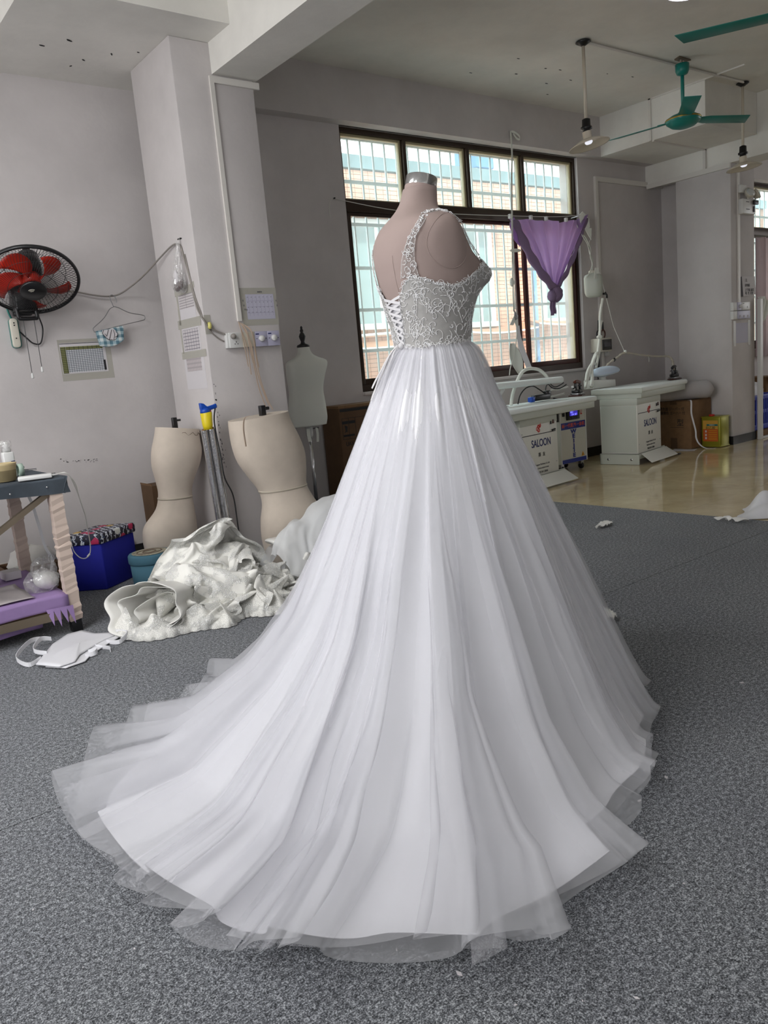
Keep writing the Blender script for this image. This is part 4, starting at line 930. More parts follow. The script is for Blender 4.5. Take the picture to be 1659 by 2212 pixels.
# ---- cardboard standing behind the left torso form
cbp = thing('cardboard_box', 'tall brown cardboard box half hidden behind the upside-down form by the wall', 'box', (2.12, 5.33, 0))
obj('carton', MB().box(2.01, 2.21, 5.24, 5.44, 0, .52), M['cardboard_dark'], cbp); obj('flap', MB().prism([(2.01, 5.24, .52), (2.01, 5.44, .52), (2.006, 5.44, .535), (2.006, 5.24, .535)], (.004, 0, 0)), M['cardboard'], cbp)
# ---- blue box
bx = thing('storage_box', 'royal blue fabric storage box with a patterned dark lid by the left wall', 'box', (1.5, 4.95, 0))
e1 = Vector((-.77, .64, 0)).normalized(); e2 = Vector((.82, .57, 0)).normalized(); P0 = Vector((1.468, 4.776, 0))
def rhomb(z0, z1, off): 
    q = [P0 - (e1 + e2) * off, P0 + e2 * (.335 + off) - e1 * off, P0 + e2 * (.335 + off) + e1 * (.235 + off), P0 + e1 * (.235 + off) - e2 * off]
    return MB().prism([(x.x, x.y, z0) for x in q], (0, 0, z1 - z0))
M['bluecloth'] = mat('royal_blue_fabric', rgb(16, 26, 150), .75, noise=.08, nscale=12)
obj('box_body', rhomb(0, .285, 0), M['bluecloth'], bx, bevel=.008)
k = NT('patterned_lid'); tc = k.n('ShaderNodeTexCoord')
wvn = k.n('ShaderNodeTexWave', wave_type='BANDS', i_Scale=9.0, i_Distortion=5.0, i_Detail=1.0, i_Detail_Scale=6.0); k.l(tc.outputs['Object'], wvn.inputs['Vector'])
r1 = k.ramp(wvn.outputs[0], [(0, rgb(14, 14, 34)), (.62, rgb(18, 18, 44)), (.78, rgb(26, 60, 120)), (.9, rgb(210, 214, 220))])
vo = k.n('ShaderNodeTexVoronoi', i_Scale=14.0); k.l(tc.outputs['Object'], vo.inputs['Vector'])
r2 = k.ramp(vo.outputs['Distance'], [(.36, (1, 1, 1, 1)), (.40, (0, 0, 0, 1))]); hs = k.n('ShaderNodeSeparateColor'); k.l(vo.outputs['Color'], hs.inputs[0])
r3 = k.ramp(hs.outputs[0], [(0, rgb(186, 44, 90)), (.3, rgb(208, 210, 206)), (.5, rgb(206, 160, 40)), (.7, rgb(46, 110, 80)), (.85, rgb(20, 20, 50))]); r3.color_ramp.interpolation = 'CONSTANT'
gt2 = k.n('ShaderNodeMath', operation='GREATER_THAN', i_1=.45); k.l(hs.outputs[1], gt2.inputs[0]); mu2 = k.n('ShaderNodeMath', operation='MULTIPLY'); k.l(r2.outputs[0], mu2.inputs[0]); k.l(gt2.outputs[0], mu2.inputs[1])
mx = k.n('ShaderNodeMix', data_type='RGBA'); k.l(mu2.outputs[0], mx.inputs[0]); k.l(r1.outputs[0], mx.inputs[6]); k.l(r3.outputs[0], mx.inputs[7]); k.l(mx.outputs[2], k.b.inputs['Base Color']); M['lid'] = k.m
obj('lid', rhomb(.285, .345, .010), M['lid'], bx, bevel=.006)
# ---- round teal stool
st = thing('round_stool', 'small round teal storage stool in front of the upside-down form', 'stool', (1.70, 4.62, 0))
M['tealcloth'] = mat('grey_teal_fabric', rgb(70, 112, 130), .85)
obj('stool_body', MB().lathe([(.108, 0), (.116, .01), (.122, .16)], 32, Matrix.Translation((1.70, 4.62, 0))), M['tealcloth'], st, smooth=True)
ldp = obj('stool_lid', MB().lathe([(.126, .15), (.129, .155), (.129, .195), (.122, .205), (.002, .207)], 36, Matrix.Translation((1.70, 4.62, 0))), M['tealcloth'], st, smooth=True)
M['lidprint'] = mat('tan_print', rgb(150, 146, 128), .8, noise=.5, nscale=40)
obj('printed_disc', MB().lathe([(.105, .2075), (.105, .209)], 30, Matrix.Translation((1.70, 4.62, 0))), M['lidprint'], ldp)
for rr_ in (.04, .075): obj('printed_ring', MB().tube([(1.70 + rr_ * math.cos(t), 4.62 + rr_ * .8 * math.sin(t), .2095) for t in [2 * math.pi * i / 24 for i in range(25)]], .004, 5), M['hipcap'], ldp)
# ---- work table at the left edge
tb = thing('work_table', 'grey cloth covered work table with cloth-wrapped legs at the left wall', 'table', (.5, 4.45, 0))
M['greycloth'] = mat('blue_grey_cloth', rgb(60, 68, 76), .8, noise=.25, nscale=7)
M['wrap'] = mat('cream_wrap', rgb(196, 178, 166), .85)
M['lilaccloth'] = mat('lilac_cloth', rgb(150, 124, 172), .75, noise=.1, nscale=6)
M['rust'] = mat('worn_metal', rgb(120, 108, 92), .5, .5)
def tp(u, v):
    x = -.6 + 1.72 * u; s_ = v * 3.2
    if s_ < 1: y, z = 4.055 - .004 * math.sin(x * 19), .72 + .068 * s_ - .010 * math.sin(x * 7) * (1 - s_)
    elif s_ < 2.2: y, z = 4.06 + (s_ - 1) / 1.2 * .86, .790 + .002 * math.sin(x * 11)
    else: y, z = 4.92, .79 - .07 * (s_ - 2.2)
    return (x + .02 * (u > .98) * (1 - min(1, s_)), y, z)
tbm = MB().grid(60, 33, tp); tbm.prism([(1.12, 4.055, .722), (1.12, 4.055, .789), (1.12, 4.92, .789), (1.12, 4.92, .722)], (.012, 0, 0)).box(-.6, 1.118, 4.06, 4.915, .74, .786)
obj('table_top', tbm, M['greycloth'], tb, smooth=False, fix=False)
obj('cloth_corner', MB().prism([(1.132, 4.052, .792), (1.132, 4.20, .790), (1.128, 4.12, .70), (1.10, 4.052, .715)], (.004, -.003, 0)), M['greycloth'], tb, bevel=.002)
def wrapped_leg(x, y, z0, z1):
    q = random.Random(int(x * 100 + y * 10)); n = 17; rs = []
    for i in range(n * 2):
        z = z0 + (z1 - z0) * (i + (q.uniform(-.4, .4) if 0 < i < n * 2 - 1 else 0)) / (n * 2 - 1); e = .028 + (q.uniform(.001, .005) if i % 2 else 0) + q.uniform(0, .002); sk_ = q.uniform(.004, .012)
        rs.append([(x + sx * e, y + sy * e, z + sk_ * sx + q.uniform(-.002, .002)) for sx, sy in ((-1, -1), (1, -1), (1, 1), (-1, 1))])
    lg = obj('leg', MB().box(x - .025, x + .025, y - .025, y + .025, 0, z1), M['black'], tb)
    obj('leg_wrap', MB().rings(rs), M['wrap'], lg)
wrapped_leg(1.07, 4.085, .06, .725); wrapped_leg(1.05, 4.88, .01, .725)
for y in (4.085, 4.88): obj('leg', MB().box(-.5, -.45, y - .025, y + .025, 0, .72), M['black'], tb)
obj('brace', MB().rings([[(1.02 - .95 * t + dx, 4.09 + dy, .715 - .56 * t) for dx, dy in ((-.006, -.016), (.044, -.016), (.044, .016), (-.006, .016))] for t in (0, 1)]), M['rust'], tb)
obj('shelf_board', MB().box(-.5, 1.04, 4.07, 4.88, .125, .175), M['cardboard'], tb)
def shc(u, v):
    x = -.5 + 1.545 * u
    if v < .35: t = v / .35; return (x, 4.05 - .004 * math.sin(12 * x), .135 + .07 * t + .004 * math.sin(9 * x))
    t = (v - .35) / .65; return (x, 4.05 + .85 * t, .206 + .006 * math.sin(8 * x + 5 * t) * t)
obj('shelf_cloth', MB().grid(50, 22, shc), M['lilaccloth'], tb, smooth=True, fix=False, solid=.004)
obj('shelf_rail', MB().box(-.5, 1.0, 4.04, 4.065, .088, .130), M['rust'], tb)
obj('hanging_cloth', MB().grid(40, 8, lambda u, v: (-.5 + 1.42 * u, 4.10 + .02 * math.sin(14 * u) * v, .13 - (.10 + .02 * math.sin(5 * u)) * v)), M['lilaccloth'], tb, smooth=True, fix=False, solid=.004)
for k in range(4): obj('cloth_tail', MB().prism([(.93 + .03 * k, 4.045 - .006 * k, .15), (.965 + .03 * k, 4.04 - .006 * k, .15), (.955 + .034 * k, 4.03, .065 - .012 * (k % 2))], (0, .004, 0)), M['lilaccloth'], tb)
for x, z in ((.86, .745), (1.03, .752)): obj('tack', MB().ball((x, 4.048, z), .005, 8, 6), M['chrome'], tb, smooth=True)
# things on the table
tu = thing('tan_tub', 'round tan plastic tub at the front edge of the grey work table', 'tub', (.885, 4.225, .792))
obj('tub_wall', MB().lathe([(.048, .793), (.052, .797), (.063, .872), (.066, .882), (.062, .882), (.056, .80), (.002, .797)], 32, Matrix.Translation((.885, 4.225, 0))), mat('tan_plastic', rgb(186, 168, 128), .5), tu, smooth=True)
pb = thing('pump_bottle', 'white pump bottle with blue label print behind the tan tub', 'bottle', (.955, 4.40, .792))
bt = obj('bottle_body', MB().box(.927, .983, 4.375, 4.425, .793, .925), M['white'], pb, bevel=.008)
obj('pump', MB().lathe([(.02, .925), (.02, .94), (.012, .945), (.012, .965)], 16, Matrix.Translation((.955, 4.40, 0))), M['white'], pb, smooth=True)
obj('spout', MB().box(.925, .965, 4.39, 4.41, .962, .974), M['white'], pb, bevel=.003)
obj('clear_cap', MB().lathe([(.027, .928), (.027, .982), (.002, .984)], 18, Matrix.Translation((.955, 4.40, 0))), M['film'], pb, smooth=True)
obj('blue_print', MB().box(.962, .981, 4.3738, 4.3745, .868, .878), M['navy'], bt); obj('blue_print', MB().box(.93, .945, 4.3738, 4.3745, .866, .872), M['navy'], bt)
def slab(name, label, cat, c, sx, sy, sz, rz, mt, bev=.003):
    t = thing(name, label, cat, c); obj(name + '_body', MB().cbox((c[0], c[1], c[2] + sz / 2), (sx, sy, sz), rz), mt, t, bevel=bev); return t
ph = slab('power_bank', 'white power bank lying at the table edge beside the tan tub', 'power bank', (.998, 4.105, .793), .155, .07, .020, R(-14), M['white'], .005)
obj('port', MB().cbox((1.073, 4.088, .803), (.004, .012, .006), R(-14)), M['ink'], ph)
bp_ = slab('mobile_phone', 'black mobile phone lying behind the white power bank', 'phone', (1.04, 4.20, .793), .158, .076, .009, R(-14), M['black'])
obj('screen', MB().cbox((1.04, 4.20, .8026), (.146, .066, .0008), R(-14)), mat('phone_screen', rgb(12, 12, 14), .08), bp_)
tr = thing('tape_roll', 'pale green roll of tape standing behind the power bank', 'tape', (1.0, 4.36, .793))
obj('tape_ring', MB().rings([[(1.0 + .004 * 0 + dx, 4.38 + rr_ * math.cos(t), .826 + rr_ * math.sin(t)) for dx, rr_ in ((-.012, .033), (.012, .033), (.012, .022), (-.012, .022))] for t in [2 * math.pi * i / 28 for i in range(29)]], False, False), mat('pale_green_tape', rgb(170, 190, 176), .5), tr, smooth=True)
ss = thing('tailor_shears', 'black handled shears lying at the back of the grey work table', 'scissors', (1.05, 4.62, .793))
for sd in (-1, 1):
    obj('handle', MB().tube([(1.03 + .03 * math.cos(t) + .015 * sd, 4.62 + .012 * sd + .012 * math.sin(t), .808 + .010 * sd + .006 * math.sin(t)) for t in [2 * math.pi * i / 16 for i in range(17)]], .006, 7), M['black'], ss, smooth=True)
    obj('blade', MB().prism([(1.06, 4.61 + .004 * sd, .802 + .003 * sd), (1.13, 4.585, .80 + .003 * sd), (1.06, 4.625, .802 + .003 * sd)], (0, 0, .003)), M['chrome'], ss)
ch = thing('charging_cable', 'white charging cable dropping from the table edge to the blue box', 'cable', (1.12, 4.12, .8))
M['whitecable'] = mat('white_cable', rgb(206, 204, 198), .5)
obj('cable', MB().tube(catmull([(1.085, 4.085, .803), (1.12, 4.08, .806), (1.15, 4.08, .795), (1.175, 4.10, .74), (1.205, 4.15, .66), (1.235, 4.2, .56), (1.265, 4.3, .46), (1.29, 4.38, .38), (1.288, 4.40, .32), (1.262, 4.40, .295), (1.23, 4.40, .305), (1.203, 4.40, .35), (1.196, 4.40, .42)], 6), .0026, 6), M['whitecable'], ch, smooth=True)
obj('cable', MB().tube(catmull([(1.118, 4.12, .803), (1.15, 4.11, .80), (1.19, 4.13, .74), (1.21, 4.17, .66), (1.24, 4.22, .56)], 6), .0022, 6), M['whitecable'], ch, smooth=True)
obj('connector', MB().box(1.07, 1.10, 4.079, 4.091, .799, .807), M['white'], ch, bevel=.002); obj('connector', MB().tube([(1.27, 4.40, .30), (1.285, 4.40, .313)], .0055, 8), M['white'], ch)
# things on the shelf
bb_ = thing('foam_bust_pad', 'white egg-shaped foam pad in clear film on the lilac shelf', 'pad', (1.0, 4.25, .21))
obj('pad', MB().ball((.995, 4.22, .262), .058, 20, 14, Matrix.Rotation(R(18), 4, 'Y'), sx=1.08, sy=.85, sz=.80), M['white'], bb_, smooth=True)
def filmblob(name, parent, c, sx, sy, sz, seed, mt='film'):
    q = random.Random(seed); ks = [(q.uniform(0, 6), q.randint(2, 6), q.randint(2, 6)) for _ in range(4)]
    def f(u, v):
        a_, b_ = 2 * math.pi * u, math.pi * (.02 + .96 * v); d = 1 + sum(.07 * math.sin(n1 * a_ + p_) * math.sin(n2 * b_ + p_) for p_, n1, n2 in ks) + .08 * abs(math.sin(7 * a_ + 5 * b_))
        return (c[0] + sx * d * math.sin(b_) * math.cos(a_), c[1] + sy * d * math.sin(b_) * math.sin(a_), max(.209, c[2] + sz * d * math.cos(b_)) if name != 'x' else 0)
    return obj(name, MB().grid(32, 18, f, cu=True), M[mt], parent, smooth=True, fix=False)
filmblob('film_wrap', bb_, (.97, 4.21, .262), .082, .06, .056, 3)
cbg = thing('clear_bag', 'crumpled clear bag gathered behind the white foam pad on the shelf', 'bag', (1.02, 4.42, .21))
filmblob('bag_film', cbg, (1.035, 4.40, .275), .062, .05, .07, 9)
cbs = thing('plastic_sheet', 'flat clear plastic wrapped cloth lying on the lilac shelf', 'wrapped cloth', (.7, 4.3, .21))
obj('film', MB().grid(26, 18, lambda u, v: (.30 + .60 * u, 4.09 + .40 * v, .216 + .028 * math.sin(math.pi * v) * math.sin(math.pi * min(1, u + .15)) + .004 * math.sin(9 * u + 11 * v))), mat('pale_wrapped_cloth', rgb(176, 168, 168), .35), cbs, smooth=True, fix=False, solid=.003)
wbx = slab('small_white_box', 'small white paper box standing on the shelf by the rear leg', 'box', (.93, 4.70, .21), .085, .10, .045, R(4), M['paper'], .002)
wcy = thing('white_tube', 'upright white paper tube at the left edge of the shelf', 'tube', (.80, 4.62, .21)); obj('tube_wall', MB().lathe([(.05, .211), (.05, .37), (.002, .37)], 24, Matrix.Translation((.80, 4.62, 0))), M['paper'], wcy, smooth=True).data.set_sharp_from_angle(angle=R(50))
cr = thing('wooden_crate', 'brown wooden crate of scraps between the table legs and the wall', 'crate', (1.2, 5.12, 0))
M['brownwood'] = mat('brown_wood', rgb(96, 66, 36), .6, noise=.25, nscale=10)
for q in ((.96, 1.28, 5.0, 5.02, .0, .19), (.96, 1.28, 5.26, 5.28, 0, .19), (.96, .98, 5.02, 5.26, 0, .19), (1.26, 1.28, 5.02, 5.26, 0, .19), (.98, 1.26, 5.02, 5.26, .0, .02)): obj('board', MB().box(*q), M['brownwood'], cr, bevel=.002)
sw = thing('scrap_fabric', 'crumpled white fabric scraps heaped in the brown crate', 'fabric', (1.2, 5.1, .05))
def lump(c, s_, seed, n=36, k=16):
    q = random.Random(seed); ks = [(q.uniform(0, 6), q.randint(2, 7), q.randint(2, 7), q.uniform(.04, .10)) for _ in range(7)]
    def f(u, v):
        a_, b_ = 2 * math.pi * u, math.pi * (.01 + .98 * v); d = 1 + sum(am * abs(math.sin(n1 * a_ / 2 + p_ + n2 * b_)) for p_, n1, n2, am in ks)
        return (c[0] + s_[0] * d * math.sin(b_) * math.cos(a_), c[1] + s_[1] * d * math.sin(b_) * math.sin(a_), c[2] + s_[2] * d * math.cos(b_))
    return MB().grid(n, k, f, cu=True)
obj('scrap', lump((1.15, 5.14, .20), (.11, .085, .075), 4), M['ivory'], sw, smooth=True, fix=False)
rbt = thing('white_ribbon', 'white ribbon with a loose bow hanging from the work table', 'ribbon', (1.17, 4.7, .72))
obj('ribbon', MB().ribbon(catmull([(1.10, 4.86, .72), (1.125, 4.80, .60), (1.14, 4.78, .45), (1.15, 4.77, .34), (1.17, 4.77, .28), (1.175, 4.77, .24), (1.16, 4.77, .19)], 5), (.016, 0, .002)), M['satin'], rbt)
obj('ribbon_loop', MB().ribbon([(1.172 + .016 * math.sin(t), 4.765, .262 + .026 * math.cos(t)) for t in [2 * math.pi * i / 14 for i in range(15)]], (0, .010, 0)), M['satin'], rbt)
# ---- carton behind, by the child form
bb2 = thing('printed_carton', 'brown shipping carton with black printed marks beside the child form', 'box', (3.95, 5.42, 0))
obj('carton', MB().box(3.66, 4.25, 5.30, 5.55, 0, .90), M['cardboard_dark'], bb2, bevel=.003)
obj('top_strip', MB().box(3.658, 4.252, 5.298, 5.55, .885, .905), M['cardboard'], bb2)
def bpr(x0, x1, z0, z1, nm='print', mt='ink'): return obj(nm, MB().box(x0, x1, 5.2985, 5.2995, z0, z1), M[mt], bb2)
bpr(3.672, 4.24, .855, .878); bpr(3.685, 3.745, .755, .778); bpr(3.752, 3.812, .755, .778); bpr(3.688, 3.80, .652, .668)
for x in (3.682, 3.748, 3.815): obj('print_rule', MB().box(x, x + .0025, 5.2985, 5.2995, .63, .80), M['ink'], bb2)
for z in (.80, .63): obj('print_rule', MB().box(3.682, 4.0, 5.2985, 5.2995, z, z + .0025), M['ink'], bb2)
obj('picture_print', MB().prism([(3.705, 5.2995, .745), (3.735, 5.2995, .735), (3.728, 5.2995, .70), (3.732, 5.2995, .69), (3.715, 5.2995, .69), (3.70, 5.2995, .682), (3.712, 5.2995, .70)], (0, -.001, 0)), M['ink'], bb2)
text('lettering', 'UAX', .05, plane_m((3.745, 5.2992, .59), (1, 0, 0)), M['ink'], bb2, xs=.8)
# ---- folded satin pieces on the carpet
sp_ = thing('satin_bodice_piece', 'white satin bodice piece with strap loops lying flat on the grey carpet', 'garment piece', (.95, 3.78, 0))
def lay(poly, z, n=18, seed=1):
    pts = [Vector((x, y, 0)) for x, y in poly]; c = sum(pts, Vector()) / len(pts)
    def f(u, v):
        t = u * len(pts); i = int(t) % len(pts); fr3 = t - int(t); e = pts[i].lerp(pts[(i + 1) % len(pts)], fr3); q = c.lerp(e, v)
        return (q.x, q.y, z + .010 * math.sin(6 * q.x + 9 * q.y + seed) * (1 - v) + .010 * (1 - v) + .004)
    return MB().grid(len(pts) * 6, 9, f, cu=True)
obj('satin_panel', lay([(.762, 3.662), (.827, 3.539), (.90, 3.55), (.945, 3.63), (1.06, 3.72), (1.19, 3.79), (1.15, 3.84), (1.10, 3.89), (1.07, 4.0), (1.0, 4.0), (.90, 3.90)], .012), M['satin'], sp_, smooth=True, fix=False, solid=.004)
obj('satin_panel', lay([(.79, 3.62), (.85, 3.525), (.94, 3.54), (.99, 3.61), (1.10, 3.70), (1.22, 3.78), (1.16, 3.82), (1.0, 3.75), (.90, 3.68)], .003, seed=4), M['satin'], sp_, smooth=True, fix=False, solid=.004)
for pts in ([(.80, 3.72, .02), (.74, 3.70, .012), (.71, 3.78, .03), (.76, 3.88, .04), (.83, 3.96, .045), (.90, 3.97, .03)], [(.84, 3.77, .02), (.80, 3.84, .03), (.86, 3.94, .045), (.91, 3.95, .03)], [(1.10, 3.72, .012), (1.14, 3.66, .014), (1.20, 3.71, .03), (1.17, 3.78, .03)], [(1.04, 3.70, .01), (1.08, 3.63, .006), (1.07, 3.585, .005)], [(.96, 3.60, .01), (1.0, 3.585, .018), (1.02, 3.62, .02), (.99, 3.65, .01)]):
    obj('strap', MB().ribbon(catmull(pts, 6), [(0, .004, .020)] * (6 * (len(pts) - 1) + 1), .0025), M['satin'], sp_)

# dirt along the column's corner
dm = MB(); q = random.Random(9)
for k in range(34):
    z = .62 + .55 * q.random() ** .8; x = 2.228 + abs(q.gauss(0, .010)); dm.box(x, x + q.uniform(.002, .007), 4.5618, 4.5627, z, z + q.uniform(.003, .014))
o = obj('corner_dirt', dm, M['greyink']); tag(o, 'dark worn paint marks along the front corner of the left column', 'worn paint', kind='stuff')
cdots = MB()
for x, y in ((5.35, 4.7), (5.75, 4.75), (5.9, 4.72), (6.2, 4.85), (5.6, 4.95), (6.05, 5.0), (6.4, 4.6), (6.7, 4.55), (6.3, 5.2), (5.2, 5.1)): cdots.box(x, x + q.uniform(.012, .03), y, y + q.uniform(.006, .014), ZC - .003, ZC - .0005)
o = obj('ceiling_chips', cdots, M['greyink']); tag(o, 'small dark chips in the ceiling paint between lamp and window beam', 'paint chips', kind='stuff')
# ================================================================== the pressing corner on the right
def Lm(origin, ang): return Matrix.Translation(Vector(origin)) @ Matrix.Rotation(ang, 4, 'Z')
def pr_poly(poly, z0, z1, T): return MB().prism([T @ Vector((x, y, z0)) for x, y in poly], (0, 0, z1 - z0))
def rbox(x0, x1, y0, y1, z0, z1, T): return MB().box(x0, x1, y0, y1, z0, z1, T)
def ironing_table(label, origin, ang, W_, D_, ztop, board, left_panel):
    T = Lm(origin, ang); t = thing('ironing_table', label, 'ironing table', (origin[0], origin[1], 0), 'vacuum ironing tables')
    zc = ztop - .105
    cab = obj('cabinet', rbox(0, W_, 0, D_, .105, zc, T), M['machine'], t, bevel=.004)
    obj('side_panel', rbox(-.003, 0, .012, D_ - .012, .12, zc - .07, T), M['machine2'], cab)
    obj('top_band', rbox(-.004, W_ + .001, -.003, D_, zc - .065, zc - .001, T), M['machine2'], cab, bevel=.002)
    pl = MB(); pl.add(rbox(-.012, 0.0, -.012, D_ + .012, 0, .108, T).v, MB().box(0, 1, 0, 1, 0, 1).f); o_ = rbox(-.012, W_ + .16, D_, D_ + .012, 0, .108, T); pl.add(o_.v, o_.f)
    o_ = rbox(0, W_ + .02, -.012, 0, .055, .108, T); pl.add(o_.v, o_.f); o_ = rbox(W_, W_ + .13, .02, .032, 0, .108, T); pl.add(o_.v, o_.f)
    o_ = rbox(-.012, W_ + .01, -.01, D_, .10, .108, T); pl.add(o_.v, o_.f)
    obj('plinth', pl, M['machine2'], t)
    for y in (.07, D_ - .08): obj('foot_bolt', MB().lathe([(.012, 0), (.012, .004), (.006, .006)], 12, T @ Matrix.Translation((-.012, y, .05)) @ Matrix.Rotation(R(-90), 4, 'Y')), M['steel'], t)
    obj('pedal', MB().prism([T @ Vector(q) for q in ((.045, -.012, .098), (W_ + .09, -.012, .098), (W_ + .12, -.125, .016), (.03, -.125, .016))], (0, 0, .008)), M['machine'], t, bevel=.002)
    obj('panel_groove', rbox(.02, W_ - .025, -.0016, -.0006, zc - .155, zc - .149, T), M['ink'], cab)
    # print on the front
    f = lambda x, z: plane_m(T @ Vector((x, -.0012, z)), T.to_3x3() @ Vector((1, 0, 0)))
    cxm = W_ * .52
    for dz, rr_ in ((-.018, .016), (.014, .0145)):
        obj('logo', MB().tube([T @ Vector((cxm - .02 + rr_ * .8 * math.cos(q), -.0015, .53 + dz + rr_ * math.sin(q))) for q in [2 * math.pi * i / 18 for i in range(19)]], .0042, 6), M['red'], cab)
    obj('logo_swoosh', MB().tube(catmull([T @ Vector((cxm - .02 + x, -.0015, .53 + z)) for x, z in ((-.012, -.022), (-.032, -.015), (-.03, .005), (.0, .022), (.028, .032), (.034, .018), (.02, .004), (.03, .045))], 5), .0028, 5), M['red'], cab)
    text('lettering', 'SALOON', .094, f(cxm + .01, .395), M['navy'], cab, xs=.78, bold=.0012)
    text('lettering', '赛  龙', .042, f(cxm + .01, .29), M['ink'], cab)
    text('lettering', 'Dongguan Machinery Co. Ltd', .022, f(cxm + .01, .205), M['greyink'], cab, xs=.85)
    text('lettering', 'http://www.saloon-cl.com', .022, f(cxm + .01, .172), M['greyink'], cab, xs=.85)
    text('lettering', 'MADE IN CHINA', .028, f(cxm + .01, .135), M['ink'], cab, xs=.8)
    for x, mt, w_, h_, z in ((W_ - .105, 'ink', .012, .028, .545), (W_ - .072, 'redbrown', .024, .036, .548)): obj('switch', rbox(x, x + w_, -.008, 0, z, z + h_, T), M[mt], cab, bevel=.002)
    obj('cable_gland', MB().tube([T @ Vector((W_ - .088, -.008, .49)), T @ Vector((W_ - .045, -.010, .496))], .0085, 8), M['ink'], cab)
    for x, z in ((W_ - .03, .20), (.02, .20), (.02, .50)): obj('screw', MB().ball(T @ Vector((x, -.001, z)), .0045, 6, 5), M['steel'], cab)
    # board
    obj('board_frame', pr_poly([(x * .97 + .01, y * .92 + .012) for x, y in board], zc, ztop - .045, T), M['machine2'], t, bevel=.004)
    pad = pr_poly(board, ztop - .047, ztop, T); obj('padded_board', pad, M['ironboard'], t, bevel=.014)
    if left_panel: obj('board_edge', rbox(board[0][0] - .006, board[0][0] + .002, board[0][1], board[-1][1], ztop - .055, ztop - .004, T), M['machine2'], t, bevel=.002)
    obj('latch', rbox(.9, .98, .03, .07, ztop - .075, ztop - .044, T), M['ink'], t)
    return T, t
b2 = [(0.02, -.05), (.95, -.05), (1.18, -.035), (1.30, .02), (1.35, .11), (1.34, .22), (1.25, .33), (1.0, .42), (.6, .48), (.02, .50)]
T2, tab2 = ironing_table('white ironing table with its rounded board end toward the pillar, right one of the two', (6.806, 4.677, 0), R(9.5), .545, .40, .765, b2, True)
b1 = [(-.30, -.055), (.9, -.055), (1.18, -.045), (1.215, -.01), (1.215, .06), (1.10, .22), (.85, .36), (.4, .44), (-.30, .44)]
T1, tab1 = ironing_table('white ironing table half behind the gown skirt with a sleeve board on top', (5.128, 4.70, 0), R(5.7), .555, .40, .735, b1, False)
# ---- steam generator
sg = thing('steam_generator', 'white and blue steam generator cabinet on casters between the two ironing tables', 'steam generator', (6.26, 5.2, 0))
TG = Lm((6.06, 5.04, 0), R(.6)); gz0, gz1, gw, gd = .088, .645, .41, .30
gb = obj('cabinet', rbox(0, gw, 0, gd, gz0, gz1, TG), M['machine'], sg, bevel=.004)
for x, xx in ((0, .016), (gw - .016, gw)): obj('edge_strip', rbox(x, xx, -.004, 0, gz0, gz1, TG), M['white'], gb, bevel=.001)
gh = gz1 - gz0; Z = lambda f_: gz1 - gh * f_
obj('name_band', rbox(.016, gw - .016, -.003, -.001, Z(.395), Z(.275), TG), M['blue'], gb)
obj('bottom_band', rbox(.016, gw - .016, -.003, -.001, Z(.995), Z(.925), TG), M['blue'], gb)
fg = lambda x, z: plane_m(TG @ Vector((x, -.0035, z)), TG.to_3x3() @ Vector((1, 0, 0)))
text('lettering', '新一代蒸汽一体机', .042, fg(gw / 2, Z(.335)), M['orange'], gb, xs=1.05, bold=.0006)
for i, c_ in enumerate('WEIJIE'): text('lettering', c_, .054, fg(gw * .50, Z(.445 + .085 * i)), M['blue'], gb, bold=.0022, xs=1.5)
dsp = obj('display', rbox(.10, .29, -.022, 0, Z(.235), Z(.04), TG), M['black'], gb, bevel=.004)
obj('screen', rbox(.135, .255, -.0235, -.0215, Z(.165), Z(.075), TG), mat('lit_screen', rgb(20, 18, 60), .2, emit=(.05, .03, .5, 1), es=.5), dsp)
M['digit'] = mat('screen_digit', rgb(60, 60, 200), .3, emit=(.2, .2, 1, 1), es=1.2)
text('digits', '002', .030, plane_m(TG @ Vector((.165, -.024, Z(.10))), TG.to_3x3() @ Vector((1, 0, 0))), M['digit'], dsp)
text('digits', 'ON 287', .026, plane_m(TG @ Vector((.2, -.024, Z(.145))), TG.to_3x3() @ Vector((1, 0, 0))), M['digit'], dsp)
for i in range(4): obj('display_button', MB().ball(TG @ Vector((.13 + .04 * i, -.0225, Z(.20))), .007, 8, 6), M['greyink'], dsp)
obj('rocker_switch', rbox(.045, .075, -.01, 0, Z(.16), Z(.10), TG), M['ink'], gb, bevel=.002)
obj('quality_seal', MB().tube([TG @ Vector((.335 + .014 * math.cos(q), -.0035, Z(.105) + .017 * math.sin(q))) for q in [2 * math.pi * i / 16 for i in range(17)]], .002, 5), M['red'], gb)
obj('quality_ribbon', rbox(.322, .35, -.004, -.003, Z(.165), Z(.145), TG), M['red'], gb)
obj('warning_sign', MB().prism([TG @ Vector(q) for q in ((.315, -.003, Z(.915)), (.365, -.003, Z(.905)), (.338, -.003, Z(.83)))], TG.to_3x3() @ Vector((0, -.001, 0))), mat('warning_yellow', rgb(226, 158, 40), .5), gb)
obj('warning_mark', rbox(.336, .341, -.0046, -.004, Z(.90), Z(.865), TG), M['ink'], gb)
obj('rod', rbox(-.018, -.006, .0, .02, Z(.24), Z(.06), TG), M['black'], gb)
for x in (.05, gw - .05):
    for y in (.05, gd - .05):
        cs = obj('caster', MB().lathe([(.03, -.011), (.034, -.006), (.034, .006), (.03, .011)], 18, TG @ Matrix.Translation((x + .01, y, .034)) @ Matrix.Rotation(R(90), 4, 'Y') ), M['black'], sg, smooth=True)
        obj('caster_fork', rbox(x - .012, x + .032, y - .018, y + .018, .05, .088, TG), M['steel'], cs)
gcab = thing('power_cable', 'black plug cable hanging in the gap between the ironing tables', 'cable', (6.63, 5.578, .7))
